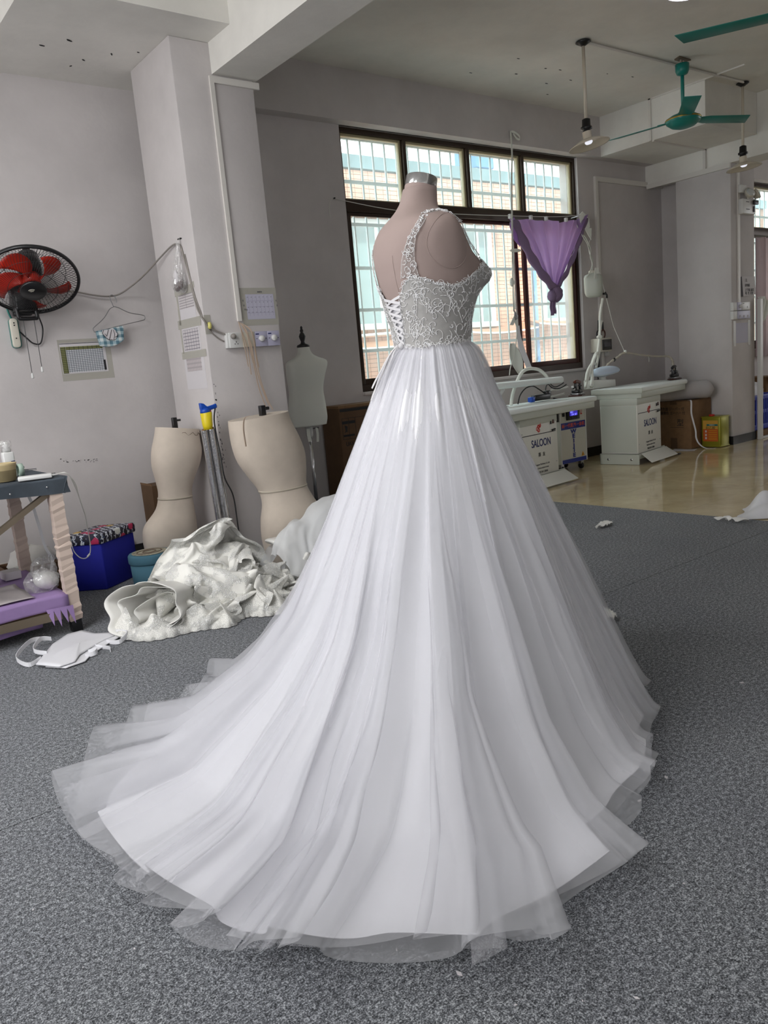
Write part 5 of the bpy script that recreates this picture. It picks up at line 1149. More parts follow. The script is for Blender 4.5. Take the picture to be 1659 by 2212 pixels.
obj('cable', MB().tube(catmull([(6.63, 5.578, .70), (6.63, 5.40, .66), (6.635, 5.25, .58), (6.64, 5.22, .5), (6.645, 5.22, .36), (6.64, 5.22, .27)], 6), .007, 7), M['black'], gcab, smooth=True)
obj('plug', MB().lathe([(.008, .29), (.022, .265), (.024, .235), (.016, .225)], 12, Matrix.Translation((6.64, 5.22, 0))), M['black'], gcab, smooth=True)
obj('cable', MB().tube(catmull([(6.50, 5.25, .38), (6.58, 5.28, .45), (6.68, 5.32, .58)], 6), .005, 6), M['black'], gcab, smooth=True)
# ---- irons
def iron(label, loc, rot, wood, hose):
    T = Lm(loc, rot); t = thing('steam_iron', label, 'iron', loc)
    out = [(.0, -.055), (.10, -.052), (.17, -.03), (.21, 0), (.17, .03), (.10, .052), (0, .055), (-.02, .03), (-.02, -.03)]
    obj('rest', pr_poly([(x * 1.18 - .02, y * 1.25) for x, y in out], 0.001, .012, T), M['redbrown'], t, bevel=.002)
    obj('soleplate', pr_poly(out, .0125, .03, T), M['steel'], t, bevel=.003)
    obj('iron_body', pr_poly([(x * .88 + .004, y * .8) for x, y in out], .03, .062, T), M['black'], t, bevel=.008)
    obj('handle_post', rbox(.0, .018, -.012, .012, .06, .128, T), M['black'], t, bevel=.003); obj('handle_post', rbox(.125, .14, -.01, .01, .06, .125, T), M['black'], t, bevel=.003)
    obj('handle', MB().tube([T @ Vector(q) for q in ((-.03, 0, .138), (.0, 0, .142), (.07, 0, .14), (.14, 0, .13), (.155, 0, .128))], [.012, .016, .018, .015, .010], 12), mat('dark_wood_handle', rgb(92, 42, 24), .35) if wood else M['black'], t, smooth=True)
    obj('valve', MB().tube([T @ Vector((-.015, .02, .075)), T @ Vector((.03, .024, .08))], .011, 8), M['steel'], t, smooth=True)
    obj('lever', MB().tube([T @ Vector((.03, -.02, .10)), T @ Vector((.10, -.03, .095))], .005, 6), M['black'], t)
    for i in range(3): obj('fitting', MB().ball(T @ Vector((-.01 - .02 * i, .01, .07 + .012 * i)), .013, 8, 6), M['white' if not i % 2 else 'black'], t, smooth=True)
iron('steam iron with a dark wooden handle resting on the table behind the steam generator', (6.30, 5.02, .737), R(20), True, None)
iron('black steam iron at the rounded board tip under the wrapped pole', (8.05, 5.03, .767), R(-160), False, None)
bt_ = thing('steam_gun', 'blue and black hand tool lying on the ironing table under the sleeve board', 'tool', (5.78, 5.03, .737))
obj('tool_body', MB().cbox((5.80, 5.03, .775), (.24, .06, .055), R(4)), M['black'], bt_, bevel=.012); obj('tool_tip', MB().cbox((5.655, 5.02, .765), (.06, .05, .05), R(4)), M['bluegun'], bt_, bevel=.01)
obj('tool_nozzle', MB().cbox((5.90, 5.035, .80), (.07, .05, .06), R(4)), M['black'], bt_, bevel=.012)
obj('cord', MB().tube(catmull([(5.48, 5.03, .742), (5.54, 5.05, .82), (5.62, 5.05, .875), (5.72, 5.05, .885), (5.80, 5.05, .85), (5.86, 5.04, .81)], 6), .006, 7), M['black'], bt_, smooth=True)
cw = thing('hose_coil', 'tangle of black and white hoses on the table between sleeve board and wooden handled iron', 'hoses', (6.1, 5.1, .75))
for i, pts in enumerate(([(5.90, 5.06, .80), (5.96, 5.1, .86), (6.02, 5.12, .88), (6.08, 5.12, .84), (6.16, 5.1, .83), (6.24, 5.08, .86)], [(6.02, 5.12, .80), (6.10, 5.14, .82), (6.2, 5.14, .815), (6.29, 5.1, .83)], [(6.0, 5.08, .89), (6.06, 5.1, .86), (6.12, 5.1, .85), (6.2, 5.08, .88)], [(5.95, 5.1, .77), (6.1, 5.12, .76), (6.25, 5.12, .77)])):
    obj('hose', MB().tube(catmull(pts, 8), .006 if i % 2 == 0 else .009, 7), M['black'] if i % 2 == 0 else M['whitecable'], cw, smooth=True)
# ---- sleeve board
sb = thing('sleeve_board', 'narrow white padded sleeve board raised above the left ironing table on a stand', 'sleeve board', (5.5, 5.0, .74))
ol = []
for i in range(28):
    t = i / 27; x = 5.08 + 1.01 * t; hw = .075 * min(1, math.sqrt(max(0, (1 - t)) * 9 + .02)); ol.append((x, hw))
rs = []
for x, hw in ol:
    q = []
    for j in range(14):
        an = 2 * math.pi * j / 14; c, s = math.cos(an), math.sin(an); q.append((x, 5.0 + hw * math.copysign(abs(c) ** .7, c), .925 + .03 * math.copysign(abs(s) ** .7, s) * min(1, hw / .04) - .012 * (x - 5.5)))
    rs.append(q)
obj('padded_arm', MB().rings(rs), M['ironboard'], sb, smooth=True)
obj('stand_tube', MB().tube(catmull([(5.2, 5.02, .737), (5.22, 5.02, .82), (5.28, 5.01, .895)], 6), .016, 8), M['white'], sb, smooth=True)
obj('stand_foot', MB().cbox((5.2, 5.02, .742), (.16, .12, .01)), M['white'], sb, bevel=.003)
obj('curved_arm', MB().tube(catmull([(5.42, 5.06, .737), (5.47, 5.08, .83), (5.54, 5.09, .93), (5.62, 5.1, 1.01), (5.70, 5.1, 1.045), (5.80, 5.1, 1.045), (5.89, 5.1, 1.02), (5.97, 5.1, .965), (6.0, 5.1, .92)], 6), .016, 9), M['whitelinen'], sb, smooth=True)
# ---- puff iron
pf = thing('puff_iron', 'pale blue puffed cushion on a white box standing on the right ironing table', 'puff iron', (6.98, 5.28, .767))
obj('base_box', MB().prism([(6.83, 5.2, .768), (7.2, 5.2, .768), (7.2, 5.2, .84), (6.83, 5.2, .86)], (-.02, .12, 0)), M['machine'], pf, bevel=.006)
obj('neck', MB().lathe([(.05, .84), (.035, .865), (.045, .885)], 16, Matrix.Translation((7.05, 5.26, 0))), M['machine'], pf, smooth=True)
def puff(u, v):
    a_, b_ = 2 * math.pi * u, math.pi * (.01 + .98 * v); s_ = math.sin(b_); z = math.cos(b_)
    z = z * .062 if z > 0 else z * .04; fl = 1 + .03 * math.sin(18 * a_) * max(0, -math.cos(b_) + .4)
    return (7.09 + .225 * s_ * math.cos(a_) * fl, 5.26 + .11 * s_ * math.sin(a_) * fl, .925 + z + .05 * (.225 * s_ * math.cos(a_)))
obj('cushion', MB().grid(54, 18, puff, cu=True), mat('pale_blue_cloth', rgb(196, 208, 224), .9), pf, smooth=True, fix=False)
obj('cushion_cord', MB().tube([puff(i / 54, .66) for i in range(55)], .004, 5), M['white'], pf, smooth=True)
# ---- wrapped arm carrying the second iron's hose
wa = thing('wrapped_pole', 'thin cloth-wrapped pole arching over the right ironing table to the black iron', 'pole', (7.13, 5.3, .77))
ap = catmull([(7.10, 5.33, .77), (7.12, 5.3, .90), (7.15, 5.27, .99), (7.266, 5.22, 1.066), (7.386, 5.2, 1.106), (7.64, 5.18, 1.066), (7.88, 5.14, 1.034), (8.02, 5.1, 1.024), (8.06, 5.07, .98), (8.045, 5.05, .92), (8.02, 5.03, .87)], 8)
obj('pole', MB().tube(ap, [.011 + .003 * math.sin(i * 1.9) + .006 * max(0, i / len(ap) - .7) / .3 for i in range(len(ap))], 8), mat('wrapped_cloth', rgb(184, 176, 162), .85), wa, smooth=True)
obj('pole_end', MB().ball((7.386, 5.2, 1.12), .018, 8, 6), M['whitelinen'], wa, smooth=True)
obj('black_band', MB().lathe([(.017, -.012), (.017, .012)], 10, Matrix.Translation((7.235, 5.235, 1.045)) @ Matrix.Rotation(R(60), 4, 'Y')), M['black'], wa)
obj('tied_end', MB().ribbon([(7.74, 5.16, 1.05), (7.75, 5.155, 1.02), (7.74, 5.15, .985)], (.01, 0, 0)), M['whitelinen'], wa)
obj('support_string', MB().tube([(7.40, 5.5, 1.99), (7.40, 5.35, 1.4), (7.395, 5.21, 1.105)], .0035, 5), M['whitecable'], wa)
# ---- hanging water bottle, its cloth tie and hose
wbt = thing('water_bottle', 'white plastic water bottle with a black tap hung by cloth strips right of the window', 'bottle', (7.05, 5.56, 2.54))
bm2 = MB(); BT = Matrix.Translation((7.095, 5.36, 1.83)) @ Matrix.Rotation(R(28), 4, 'Z')
prof = [(.06, -.118, .055), (.085, -.105, .075), (.10, -.07, .085), (.102, .02, .088), (.102, .075, .088), (.09, .105, .078), (.045, .122, .04), (.04, .128, .036)]
rs = []
for hx, z, hy_ in prof:
    q = []
    for j in range(24):
        an = 2 * math.pi * (j + .5) / 24; c, s = math.cos(an), math.sin(an); e = (abs(c) ** 5 + abs(s) ** 5) ** -.2; q.append(BT @ Vector((hx * e * c, hy_ * e * s, z)))
    rs.append(q)
obj('bottle_body', MB().rings(rs), mat('milky_plastic', rgb(206, 210, 200), .4, trans=.25), wbt, smooth=True)
obj('bottle_cap', MB().lathe([(.042, .124), (.044, .128), (.044, .148), (.04, .152)], 18, BT), M['offwhite'], wbt, smooth=True)
obj('tap', MB().tube([BT @ Vector((.05, -.085, -.092)), BT @ Vector((.05, -.115, -.095)), BT @ Vector((.052, -.125, -.11)), BT @ Vector((.052, -.125, -.14))], .011, 8), M['black'], wbt, smooth=True)
obj('tap_handle', MB().tube([BT @ Vector((.035, -.115, -.082)), BT @ Vector((.09, -.112, -.09))], .008, 8), M['black'], wbt, smooth=True)
for pts, w_ in (([(7.07, 5.53, 2.52), (7.055, 5.50, 2.45), (7.06, 5.47, 2.39), (7.08, 5.45, 2.33), (7.11, 5.43, 2.27), (7.115, 5.41, 2.2), (7.13, 5.40, 2.12), (7.12, 5.38, 2.04), (7.10, 5.37, 1.985)], .020), ([(7.09, 5.5, 2.40), (7.12, 5.46, 2.34), (7.13, 5.43, 2.27), (7.12, 5.41, 2.17), (7.15, 5.4, 2.10), (7.11, 5.38, 2.03), (7.02, 5.35, 1.95), (6.96, 5.34, 1.91)], .020), ([(7.16, 5.43, 2.30), (7.13, 5.42, 2.26), (7.13, 5.4, 2.2), (7.10, 5.39, 2.13), (7.12, 5.38, 2.07)], .012)):
    obj('cloth_strip', MB().ribbon(catmull(pts, 5), (w_, .004, .004), .004), M['whitelinen'], wbt, smooth=True)
obj('cloth_tab', MB().prism([(7.08, 5.50, 2.56), (7.13, 5.49, 2.60), (7.22, 5.48, 2.53), (7.215, 5.47, 2.44), (7.10, 5.48, 2.40)], (0, -.004, 0)), M['whitelinen'], wbt)
obj('cloth_tab', MB().prism([(7.12, 5.47, 2.43), (7.23, 5.46, 2.43), (7.21, 5.455, 2.31)], (0, -.004, 0)), M['whitelinen'], wbt)
obj('cloth_tab', MB().prism([(7.05, 5.30, 2.0), (7.10, 5.29, 2.0), (7.06, 5.265, 1.88), (6.99, 5.27, 1.885)], (0, -.004, 0)), M['whitelinen'], wbt)
obj('nail', MB().tube([(7.055, 5.58, 2.545), (7.055, 5.48, 2.55)], .005, 6), M['steel'], wbt)
for i, (pts, rr_) in enumerate((([(7.15, 5.29, 1.69), (7.12, 5.29, 1.60), (7.08, 5.28, 1.51), (7.06, 5.27, 1.40), (7.03, 5.26, 1.28), (6.98, 5.25, 1.14), (6.90, 5.22, 1.10), (6.80, 5.2, 1.0), (6.70, 5.18, .88), (6.62, 5.15, .80)], .014), ([(7.09, 5.27, 1.46), (7.065, 5.27, 1.38), (7.03, 5.26, 1.28), (7.01, 5.25, 1.16), (6.96, 5.24, 1.06), (6.93, 5.24, .98)], .012), ([(6.98, 5.25, 1.13), (6.93, 5.24, 1.12), (6.84, 5.22, 1.03), (6.80, 5.2, .95), (6.79, 5.19, .88), (6.73, 5.16, .80)], .018), ([(6.93, 5.24, 1.02), (6.84, 5.22, 1.03), (6.73, 5.2, .95), (6.66, 5.17, .86)], .015))):
    obj('hose', MB().tube(catmull(pts, 6), rr_, 8), M['whitelinen'], wbt, smooth=True)
obj('hose_knot', MB().ball((7.02, 5.25, 1.295), .026, 10, 7, sx=1.5, sz=.8), M['whitelinen'], wbt, smooth=True)
# ---- control box with hand tools
kb = thing('control_box', 'white wall control box with a dark window right of the hanging bottle', 'control box', (7.37, YW, 1.21))
obj('enclosure', MB().box(7.29, 7.50, 5.45, 5.58, 1.135, 1.285), M['offwhite'], kb, bevel=.008); obj('dark_window', MB().box(7.325, 7.485, 5.438, 5.45, 1.155, 1.268), mat('dark_window', rgb(52, 52, 50), .25), kb, bevel=.004)
obj('label_plate', MB().box(7.35, 7.46, 5.4365, 5.438, 1.19, 1.235), M['greyink'], kb)
obj('conduit', MB().tube([(7.38, 5.54, 1.135), (7.38, 5.55, 1.0), (7.39, 5.56, .76)], .013, 8), M['black'], kb, smooth=True)
for i in range(2):
    pt = thing('pliers', ('left' if i == 0 else 'right') + ' one of two pairs of red handled pliers tucked behind the control box', 'pliers', (7.34 + .08 * i, 5.5, 1.29), 'pliers above the control box')
    x = 7.335 + .075 * i
    obj('jaws', MB().prism([(x - .012, 5.49, 1.38), (x + .012, 5.49, 1.38), (x + .004, 5.49, 1.46 + .02 * (1 - i)), (x - .004, 5.49, 1.46 + .02 * (1 - i))], (0, .012, 0)), M['black'], pt)
    for sd in (-1, 1): obj('grip', MB().tube(catmull([(x, 5.495, 1.38), (x + .03 * sd, 5.495, 1.35), (x + .034 * sd, 5.495, 1.32), (x + .018 * sd, 5.495, 1.288)], 5), .008, 7), M['redbrown'] if sd > 0 or i else M['black'], pt, smooth=True)
wo = thing('wall_outlet', 'small white wall outlet low beside the control box', 'outlet', (7.56, YW, 1.13)); pl_ = obj('face_plate', MB().box(7.53, 7.615, 5.568, 5.58, 1.09, 1.18), M['white'], wo, bevel=.003)
for x in (7.555, 7.575): obj('socket_hole', MB().box(x, x + .005, 5.567, 5.568, 1.125, 1.145), M['ink'], pl_)
# ---- knotted curtain and its string
M['curtain'] = mat('violet_cloth', rgb(176, 146, 198), .85, trans=.6, noise=.05, nscale=5)
cu_ = thing('curtain', 'violet curtain tied into a knot hanging from the string across the window', 'curtain', (6.6, 5.5, 2.5))
def curt(u, v):
    top = Vector((6.02 + 1.17 * u, 5.50, 2.492 + .07 * max(0, u - .75) / .25 - .022 * abs(math.sin(u * math.pi * 4.0)) + .01))
    kn = Vector((6.60, 5.485, 1.82)); left = 1 - u
    s_ = v; e = top.lerp(kn + Vector(((u - .5) * .12, 0, .01)), s_)
    sag = math.sin(math.pi * s_) * (.05 * (u - .5) * -2 if u < .2 or u > .8 else 0)
    fold = .028 * math.sin(u * 30 + 2 * s_) * (1 - .55 * s_) + .012 * math.sin(u * 61 + 4 * s_)
    return (e.x + .010 * math.sin(u * 24) * s_ + sag * .3, e.y + fold - .02 * math.sin(math.pi * s_), e.z)
obj('cloth', MB().grid(110, 40, curt), M['curtain'], cu_, smooth=True, fix=False)
M['curtain_dark'] = mat('violet_cloth_doubled', rgb(150, 128, 160), .85, trans=.3)
def edge_roll(pts, r0, name='rolled_edge'):
    pts = catmull(pts, 8); n = len(pts)
    return obj(name, MB().rings([[(q.x + r0 * (1 + .25 * math.sin(i * .7)) * math.cos(a_) * 1.25, q.y + r0 * .5 * math.sin(a_) , q.z + r0 * .35 * math.cos(a_ + 1.0)) for a_ in [2 * math.pi * k / 12 for k in range(12)]] for i, q in enumerate(pts)]), M['curtain_dark'], cu_, smooth=True)
edge_roll([(6.045, 5.47, 2.455), (6.12, 5.46, 2.33), (6.22, 5.455, 2.17), (6.34, 5.45, 2.02), (6.47, 5.45, 1.90), (6.585, 5.455, 1.815)], .045)
edge_roll([(7.16, 5.48, 2.52), (7.07, 5.475, 2.36), (6.96, 5.47, 2.19), (6.84, 5.465, 2.03), (6.72, 5.46, 1.90), (6.62, 5.46, 1.815)], .036)
obj('side_flap', MB().prism([(6.05, 5.465, 2.495), (5.965, 5.45, 2.405), (6.02, 5.45, 2.28), (6.10, 5.455, 2.22), (6.12, 5.46, 2.33)], (0, .006, 0)), M['curtain'], cu_)
obj('knot', lump((6.61, 5.455, 1.765), (.056, .045, .062), 12, 40, 20), M['curtain_dark'], cu_, smooth=True, fix=False)
obj('knot', lump((6.545, 5.46, 1.745), (.04, .035, .045), 15, 32, 16), M['curtain_dark'], cu_, smooth=True, fix=False)
obj('tail', MB().grid(14, 8, lambda u, v: (6.515 + .085 * u + .006 * math.sin(9 * v), 5.46 + .012 * math.sin(u * 14), 1.72 - (.16 + .01 * math.sin(6 * u)) * v)), M['curtain_dark'], cu_, smooth=True, fix=False, solid=.004)
for x in (6.03, 6.33, 6.56, 6.87, 7.16): obj('clip', MB().box(x - .012, x + .012, 5.485, 5.515, 2.488 + .07 * max(0, (x - 6.9) / .3), 2.528 + .06 * max(0, (x - 6.9) / .3)), M['white'], cu_)
stg = thing('curtain_string', 'white string stretched across the window at transom height carrying the violet curtain', 'string', (4.0, YW, 2.57))
obj('string', MB().tube(catmull([(4.01, 5.572, 2.578), (4.62, 5.53, 2.505), (5.3, 5.51, 2.50), (6.02, 5.50, 2.512), (6.7, 5.50, 2.532), (7.2, 5.50, 2.572), (7.25, 5.575, 2.58)], 6), .0035, 5), M['whitecable'], stg)
obj('string_end', MB().ribbon(catmull([(4.01, 5.57, 2.58), (3.97, 5.56, 2.56), (3.945, 5.56, 2.50), (3.95, 5.565, 2.42)], 5), (.008, 0, .002)), M['whitecable'], stg)
obj('nail', MB().tube([(4.012, 5.58, 2.58), (4.012, 5.56, 2.58)], .006, 6), M['ink'], stg)
# ---- hanging cloth tie in front of the window
hc = thing('hanging_cloth_tie', 'long white cloth strip hanging from the beam before the window to the sleeve board', 'cloth strip', (6.05, YB, 3.27))
obj('strip', MB().ribbon(catmull([(6.057, 5.455, 3.275), (6.03, 5.43, 3.05), (5.985, 5.41, 2.84), (5.95, 5.40, 2.5), (5.93, 5.40, 2.2), (5.91, 5.40, 1.9), (5.90, 5.40, 1.6)], 6), (.024, .004, 0), .003), M['whitelinen'], hc)
obj('strip', MB().tube(catmull([(5.935, 5.395, 2.25), (5.93, 5.39, 2.1), (5.90, 5.39, 1.95), (5.905, 5.39, 1.62)], 6), .006, 6), M['whitelinen'], hc)
obj('bow', MB().ribbon(catmull([(6.06, 5.45, 3.27), (6.10, 5.44, 3.262), (6.15, 5.435, 3.235), (6.155, 5.435, 3.205), (6.12, 5.44, 3.21), (6.08, 5.445, 3.25)], 5), (.004, .0, .02), .002), M['whitelinen'], hc)
for c, s_ in (((5.96, 5.39, 2.17), (.06, .02, .012)), ((5.885, 5.39, 1.875), (.02, .015, .03))): obj('knot', lump(c, s_, 3, 18, 10), M['whitelinen'], hc, smooth=True, fix=False)
def drape(name, pts, mt, d=(0, .006, 0)): return obj(name, MB().prism(pts, d), M[mt], hc)
drape('gathered_top', [(5.90, 5.39, 1.61), (5.885, 5.385, 1.55), (5.88, 5.38, 1.51), (5.93, 5.38, 1.53), (5.94, 5.385, 1.56)], 'steel')
drape('cloth_tail', [(5.885, 5.385, 1.56), (5.80, 5.37, 1.475), (5.85, 5.37, 1.47), (5.875, 5.375, 1.50), (5.92, 5.375, 1.40), (5.93, 5.38, 1.53)], 'whitelinen')
obj('cloth_band', MB().ribbon(catmull([(5.92, 5.38, 1.46), (5.915, 5.37, 1.36), (5.94, 5.36, 1.24), (5.975, 5.35, 1.14), (6.01, 5.34, 1.04)], 5), [(.045 + .028 * min(1, i / 10), 0, .012) for i in range(21)], .003), M['satin'], hc)
obj('cloth_band', MB().ribbon(catmull([(5.90, 5.37, 1.42), (5.86, 5.36, 1.30), (5.81, 5.35, 1.18), (5.74, 5.34, 1.07), (5.71, 5.33, 1.0)], 5), (.012, 0, .006), .003), M['whitelinen'], hc)
obj('cloth_pouch', MB().grid(20, 12, lambda u, v: (5.80 + .10 * v + (.055 + .03 * math.sin(math.pi * v)) * (u - .5) * 2 * math.sin(math.pi * (.12 + .85 * v)) ** .6, 5.355 + .02 * math.cos(math.pi * (u - .5)), 1.30 - .32 * v)), M['whitelinen'], hc, smooth=True, fix=False, solid=.004)
# ---- cardboard box, tin and roll by the pillar
cb2 = thing('cardboard_box', 'large brown cardboard box with handwritten black characters left of the pillar', 'box', (8.05, 5.0, 0))
obj('carton', MB().box(7.97, 8.385, 4.80, 5.22, 0, .525), M['cardboard'], cb2, bevel=.004)
FBX = lambda y, z: plane_m((7.9685, y, z), (0, -1, 0))
text('lettering', '黑色面 ジーパー 付', .042, FBX(5.03, .44), M['ink'], cb2, xs=.85); text('lettering', '裏側色 エーハー 付', .042, FBX(5.02, .395), M['ink'], cb2, xs=.85)
text('lettering', '型', .085, FBX(4.93, .285), M['ink'], cb2); obj('print_rule', MB().box(7.9683, 7.9693, 4.89, 5.05, .236, .239), M['ink'], cb2)
for y0, y1, z0, z1 in ((4.97, 5.05, .0, .12), (4.97, 5.05, .49, .525)): obj('tape_strip', MB().box(7.9675, 7.9685, y0, y1, z0, z1), M['cardboard_dark'], cb2)
obj('flap', MB().prism([(7.97, 4.80, .526), (8.385, 4.80, .526), (8.385, 5.0, .53), (7.97, 5.0, .53)], (0, 0, .004)), M['cardboard'], cb2)
wr = thing('white_ribbon', 'white ribbon falling down the corner of the cardboard box to the tiles', 'ribbon', (7.96, 4.79, .53))
obj('ribbon', MB().ribbon(catmull([(7.98, 4.83, .535), (7.955, 4.785, .525), (7.955, 4.785, .40), (7.975, 4.775, .30), (8.0, 4.765, .20), (7.985, 4.75, .12), (8.0, 4.72, .05), (8.03, 4.66, .004), (8.07, 4.58, .002)], 6), [(.012, -.012, .001)] * 49, .002), M['satin'], wr)
br_ = thing('batting_roll', 'grey-white roll of batting lying on top of the cardboard box', 'roll', (8.17, 5.0, .53))
rr2 = []; ra, rb_ = Vector((8.275, 4.70, .634)), Vector((7.72, 5.40, .634)); rd = (rb_ - ra).normalized(); rs_ = Vector((-rd.y, rd.x, 0))
for i in range(26):
    t = i / 25; e = min(1, math.sqrt(max(0.0, min(t, 1 - t)) * 14 + .02)); rr2.append([ra.lerp(rb_, t) + rs_ * (.100 * e * math.cos(a_)) + Vector((0, 0, .10 * e * math.sin(a_) + .003 * math.sin(9 * t))) for a_ in [2 * math.pi * k / 22 for k in range(22)]])
obj('rolled_batting', MB().rings(rr2), mat('grey_batting', rgb(176, 172, 172), .95, noise=.05), br_, smooth=True)
tn = thing('oil_tin', 'yellow-green square oil tin with an orange label beside the pillar', 'tin', (8.24, 4.67, 0))
M['tin'] = mat('olive_tin', rgb(150, 146, 44), .3, .35)
tb_ = obj('tin_body', MB().box(8.15, 8.34, 4.565, 4.785, 0, .335), M['tin'], tn, bevel=.01)
for z in (.004, .325): obj('rim', MB().box(8.146, 8.344, 4.561, 4.789, z, z + .012), M['tin'], tb_, bevel=.004)
obj('front_groove', MB().box(8.165, 8.325, 4.5615, 4.565, .03, .31), M['tin'], tb_, bevel=.003)
lb = obj('label', MB().box(8.148, 8.1495, 4.59, 4.765, .065, .295), mat('orange_label', rgb(196, 92, 34), .45), tn)
obj('label_panel', MB().box(8.1468, 8.1478, 4.59, 4.765, .20, .295), mat('amber_label', rgb(206, 158, 64), .45), lb)
obj('label_band', MB().box(8.1458, 8.1466, 4.592, 4.72, .235, .255), mat('teal_label', rgb(30, 110, 110), .45), lb)
text('lettering', '白乙胶', .032, plane_m((8.1455, 4.675, .213), (0, -1, 0)), M['ink'], lb, xs=1.2)
text('lettering', '万能胶水', .014, plane_m((8.1452, 4.66, .245), (0, -1, 0)), M['white'], lb, xs=1.2)
for z in (.175, .135, .10): obj('pictogram', MB().box(8.146, 8.147, 4.72, 4.738, z - .012, z + .012), M['paper'], lb)
for z in (.18, .16, .14, .12, .10, .085): obj('text_line', MB().box(8.146, 8.147, 4.60, 4.70, z, z + .003), M['yellow'], lb)
obj('cap', MB().lathe([(.03, .337), (.03, .352), (.024, .356)], 18, Matrix.Translation((8.22, 4.70, 0))), M['red'], tn, smooth=True)
fs = thing('paper_scrap', 'flat white paper scrap on the tiles before the cardboard box', 'scrap', (7.84, 4.83, 0)); obj('paper', MB().prism([(7.75, 4.92, -.001), (7.86, 4.70, -.001), (7.99, 4.74, -.001), (7.90, 4.80, .004), (7.90, 4.96, .006)], (0, 0, .003)), M['paper'], fs)
lc = thing('cable_loop', 'short black cable loop on the tiles beside the right ironing table pedal', 'cable', (7.58, 4.77, 0)); obj('cable', MB().tube([(7.58 + .05 * math.cos(q), 4.76 + .06 * math.sin(q), .006) for q in [.4 + 5.2 * i / 16 for i in range(17)]], .008, 7), M['black'], lc, smooth=True)
# ---- on the pillar
el = thing('emergency_light', 'twin-lamp white emergency light near the top of the right pillar', 'emergency light', (8.66, 4.563, 2.55))
obj('housing', MB().box(8.54, 8.80, 4.50, 4.563, 2.447, 2.60), M['white'], el, bevel=.008); obj('upper_box', MB().box(8.54, 8.66, 4.52, 4.563, 2.665, 2.745), M['white'], el, bevel=.006)
for x, dx in ((8.655, -.3), (8.815, .35)):
    TL = Matrix.Translation((x, 4.485, 2.66)) @ Vector((dx, -.75, .45)).to_track_quat('Z', 'Y').to_matrix().to_4x4()
    lp = obj('lamp_head', MB().lathe([(.02, -.05), (.045, -.03), (.056, .0), (.056, .012), (.05, .014)], 22, TL), M['offwhite'], el, smooth=True)
    obj('lens', MB().lathe([(.05, .014), (.03, .02), (.002, .022)], 22, TL), mat('lamp_lens', rgb(200, 204, 204), .1) if 'lamp_lens' not in bpy.data.materials else bpy.data.materials['lamp_lens'], lp, smooth=True)
    obj('lamp_arm', MB().tube([(x, 4.51, 2.60), (x, 4.50, 2.645)], .012, 8), M['offwhite'], lp)
obj('black_plug', MB().box(8.74, 8.83, 4.475, 4.50, 2.545, 2.59), M['black'], el, bevel=.006); obj('black_plug', MB().box(8.755, 8.775, 4.49, 4.50, 2.47, 2.53), M['black'], el)
for z, x1 in ((2.565, 8.67), (2.49, 8.68)): obj('print_line', MB().box(8.605, x1, 4.4985, 4.50, z, z + .008), M['greyink'], el)
ws = thing('handwritten_notice', 'white handwritten paper notice hanging above the switches on the right pillar', 'sign', (8.73, 4.56, 1.7))
obj('paper', MB().prism([(8.592, 4.55, 1.806), (8.872, 4.545, 1.805), (8.88, 4.54, 1.613), (8.607, 4.54, 1.594)], (0, .003, 0)), M['paper'], ws)
obj('curled_edge', MB().prism([(8.577, 4.55, 1.80), (8.592, 4.545, 1.806), (8.607, 4.538, 1.594), (8.588, 4.55, 1.594)], (0, .003, 0)), M['greyink'], ws)
for tx, x, z, sz in (('注.', 8.68, 1.762, .036), ('此电箱', 8.70, 1.71, .034), ('上下机 前关', 8.745, 1.66, .036), ('电  灯 关好', 8.74, 1.625, .036)): text('lettering', tx, sz, plane_m((x, 4.5395, z), (1, 0, 0)), M['ink'], ws)
sw2 = thing('switch_panel', 'stacked white switch and socket boxes on the right pillar', 'switch panel', (8.55, 4.563, 1.45))
for z0, z1, n in ((1.447, 1.535, 0), (1.355, 1.443, 1)):
    bx2 = obj('back_box', MB().box(8.378, 8.72, 4.525, 4.563, z0, z1), M['white'], sw2, bevel=.003)
    xs2 = ((8.45, 8.535), (8.54, 8.715)) if n == 0 else ((8.455, 8.715),)
    for x0, x1 in xs2: obj('face_plate', MB().box(x0, x1, 4.518, 4.525, z0 + .002, z1 - .002), M['lilac'] if n or x0 < 8.5 else M['white'], bx2, bevel=.002)
    if n == 0: obj('dimmer_knob', MB().lathe([(.02, 0), (.018, .016)], 16, Matrix.Translation((8.50, 4.518, 1.49)) @ Matrix.Rotation(R(90), 4, 'X')), M['white'], bx2, smooth=True); obj('switch_mark', MB().box(8.56, 8.585, 4.5165, 4.518, 1.515, 1.52), M['ink'], bx2); obj('switch_mark', MB().box(8.65, 8.656, 4.5165, 4.518, 1.47, 1.49), M['greyink'], bx2)
    else:
        for i in range(3): obj('socket_hole', MB().box(8.49 + .08 * i, 8.515 + .08 * i, 4.5165, 4.518, 1.372, 1.395), M['redbrown'], bx2)
pp = thing('lilac_sheet', 'blank pale lilac sheet taped below the switch boxes on the right pillar', 'paper', (8.6, 4.563, 1.2))
obj('paper', MB().box(8.475, 8.745, 4.5605, 4.5618, 1.10, 1.315), bpy.data.materials['lilac_paper'], pp)
for x in (8.435, 8.745): obj('tape_strip', MB().box(x, x + .05, 4.559, 4.5603, 1.07, 1.34), M['tape'], pp)
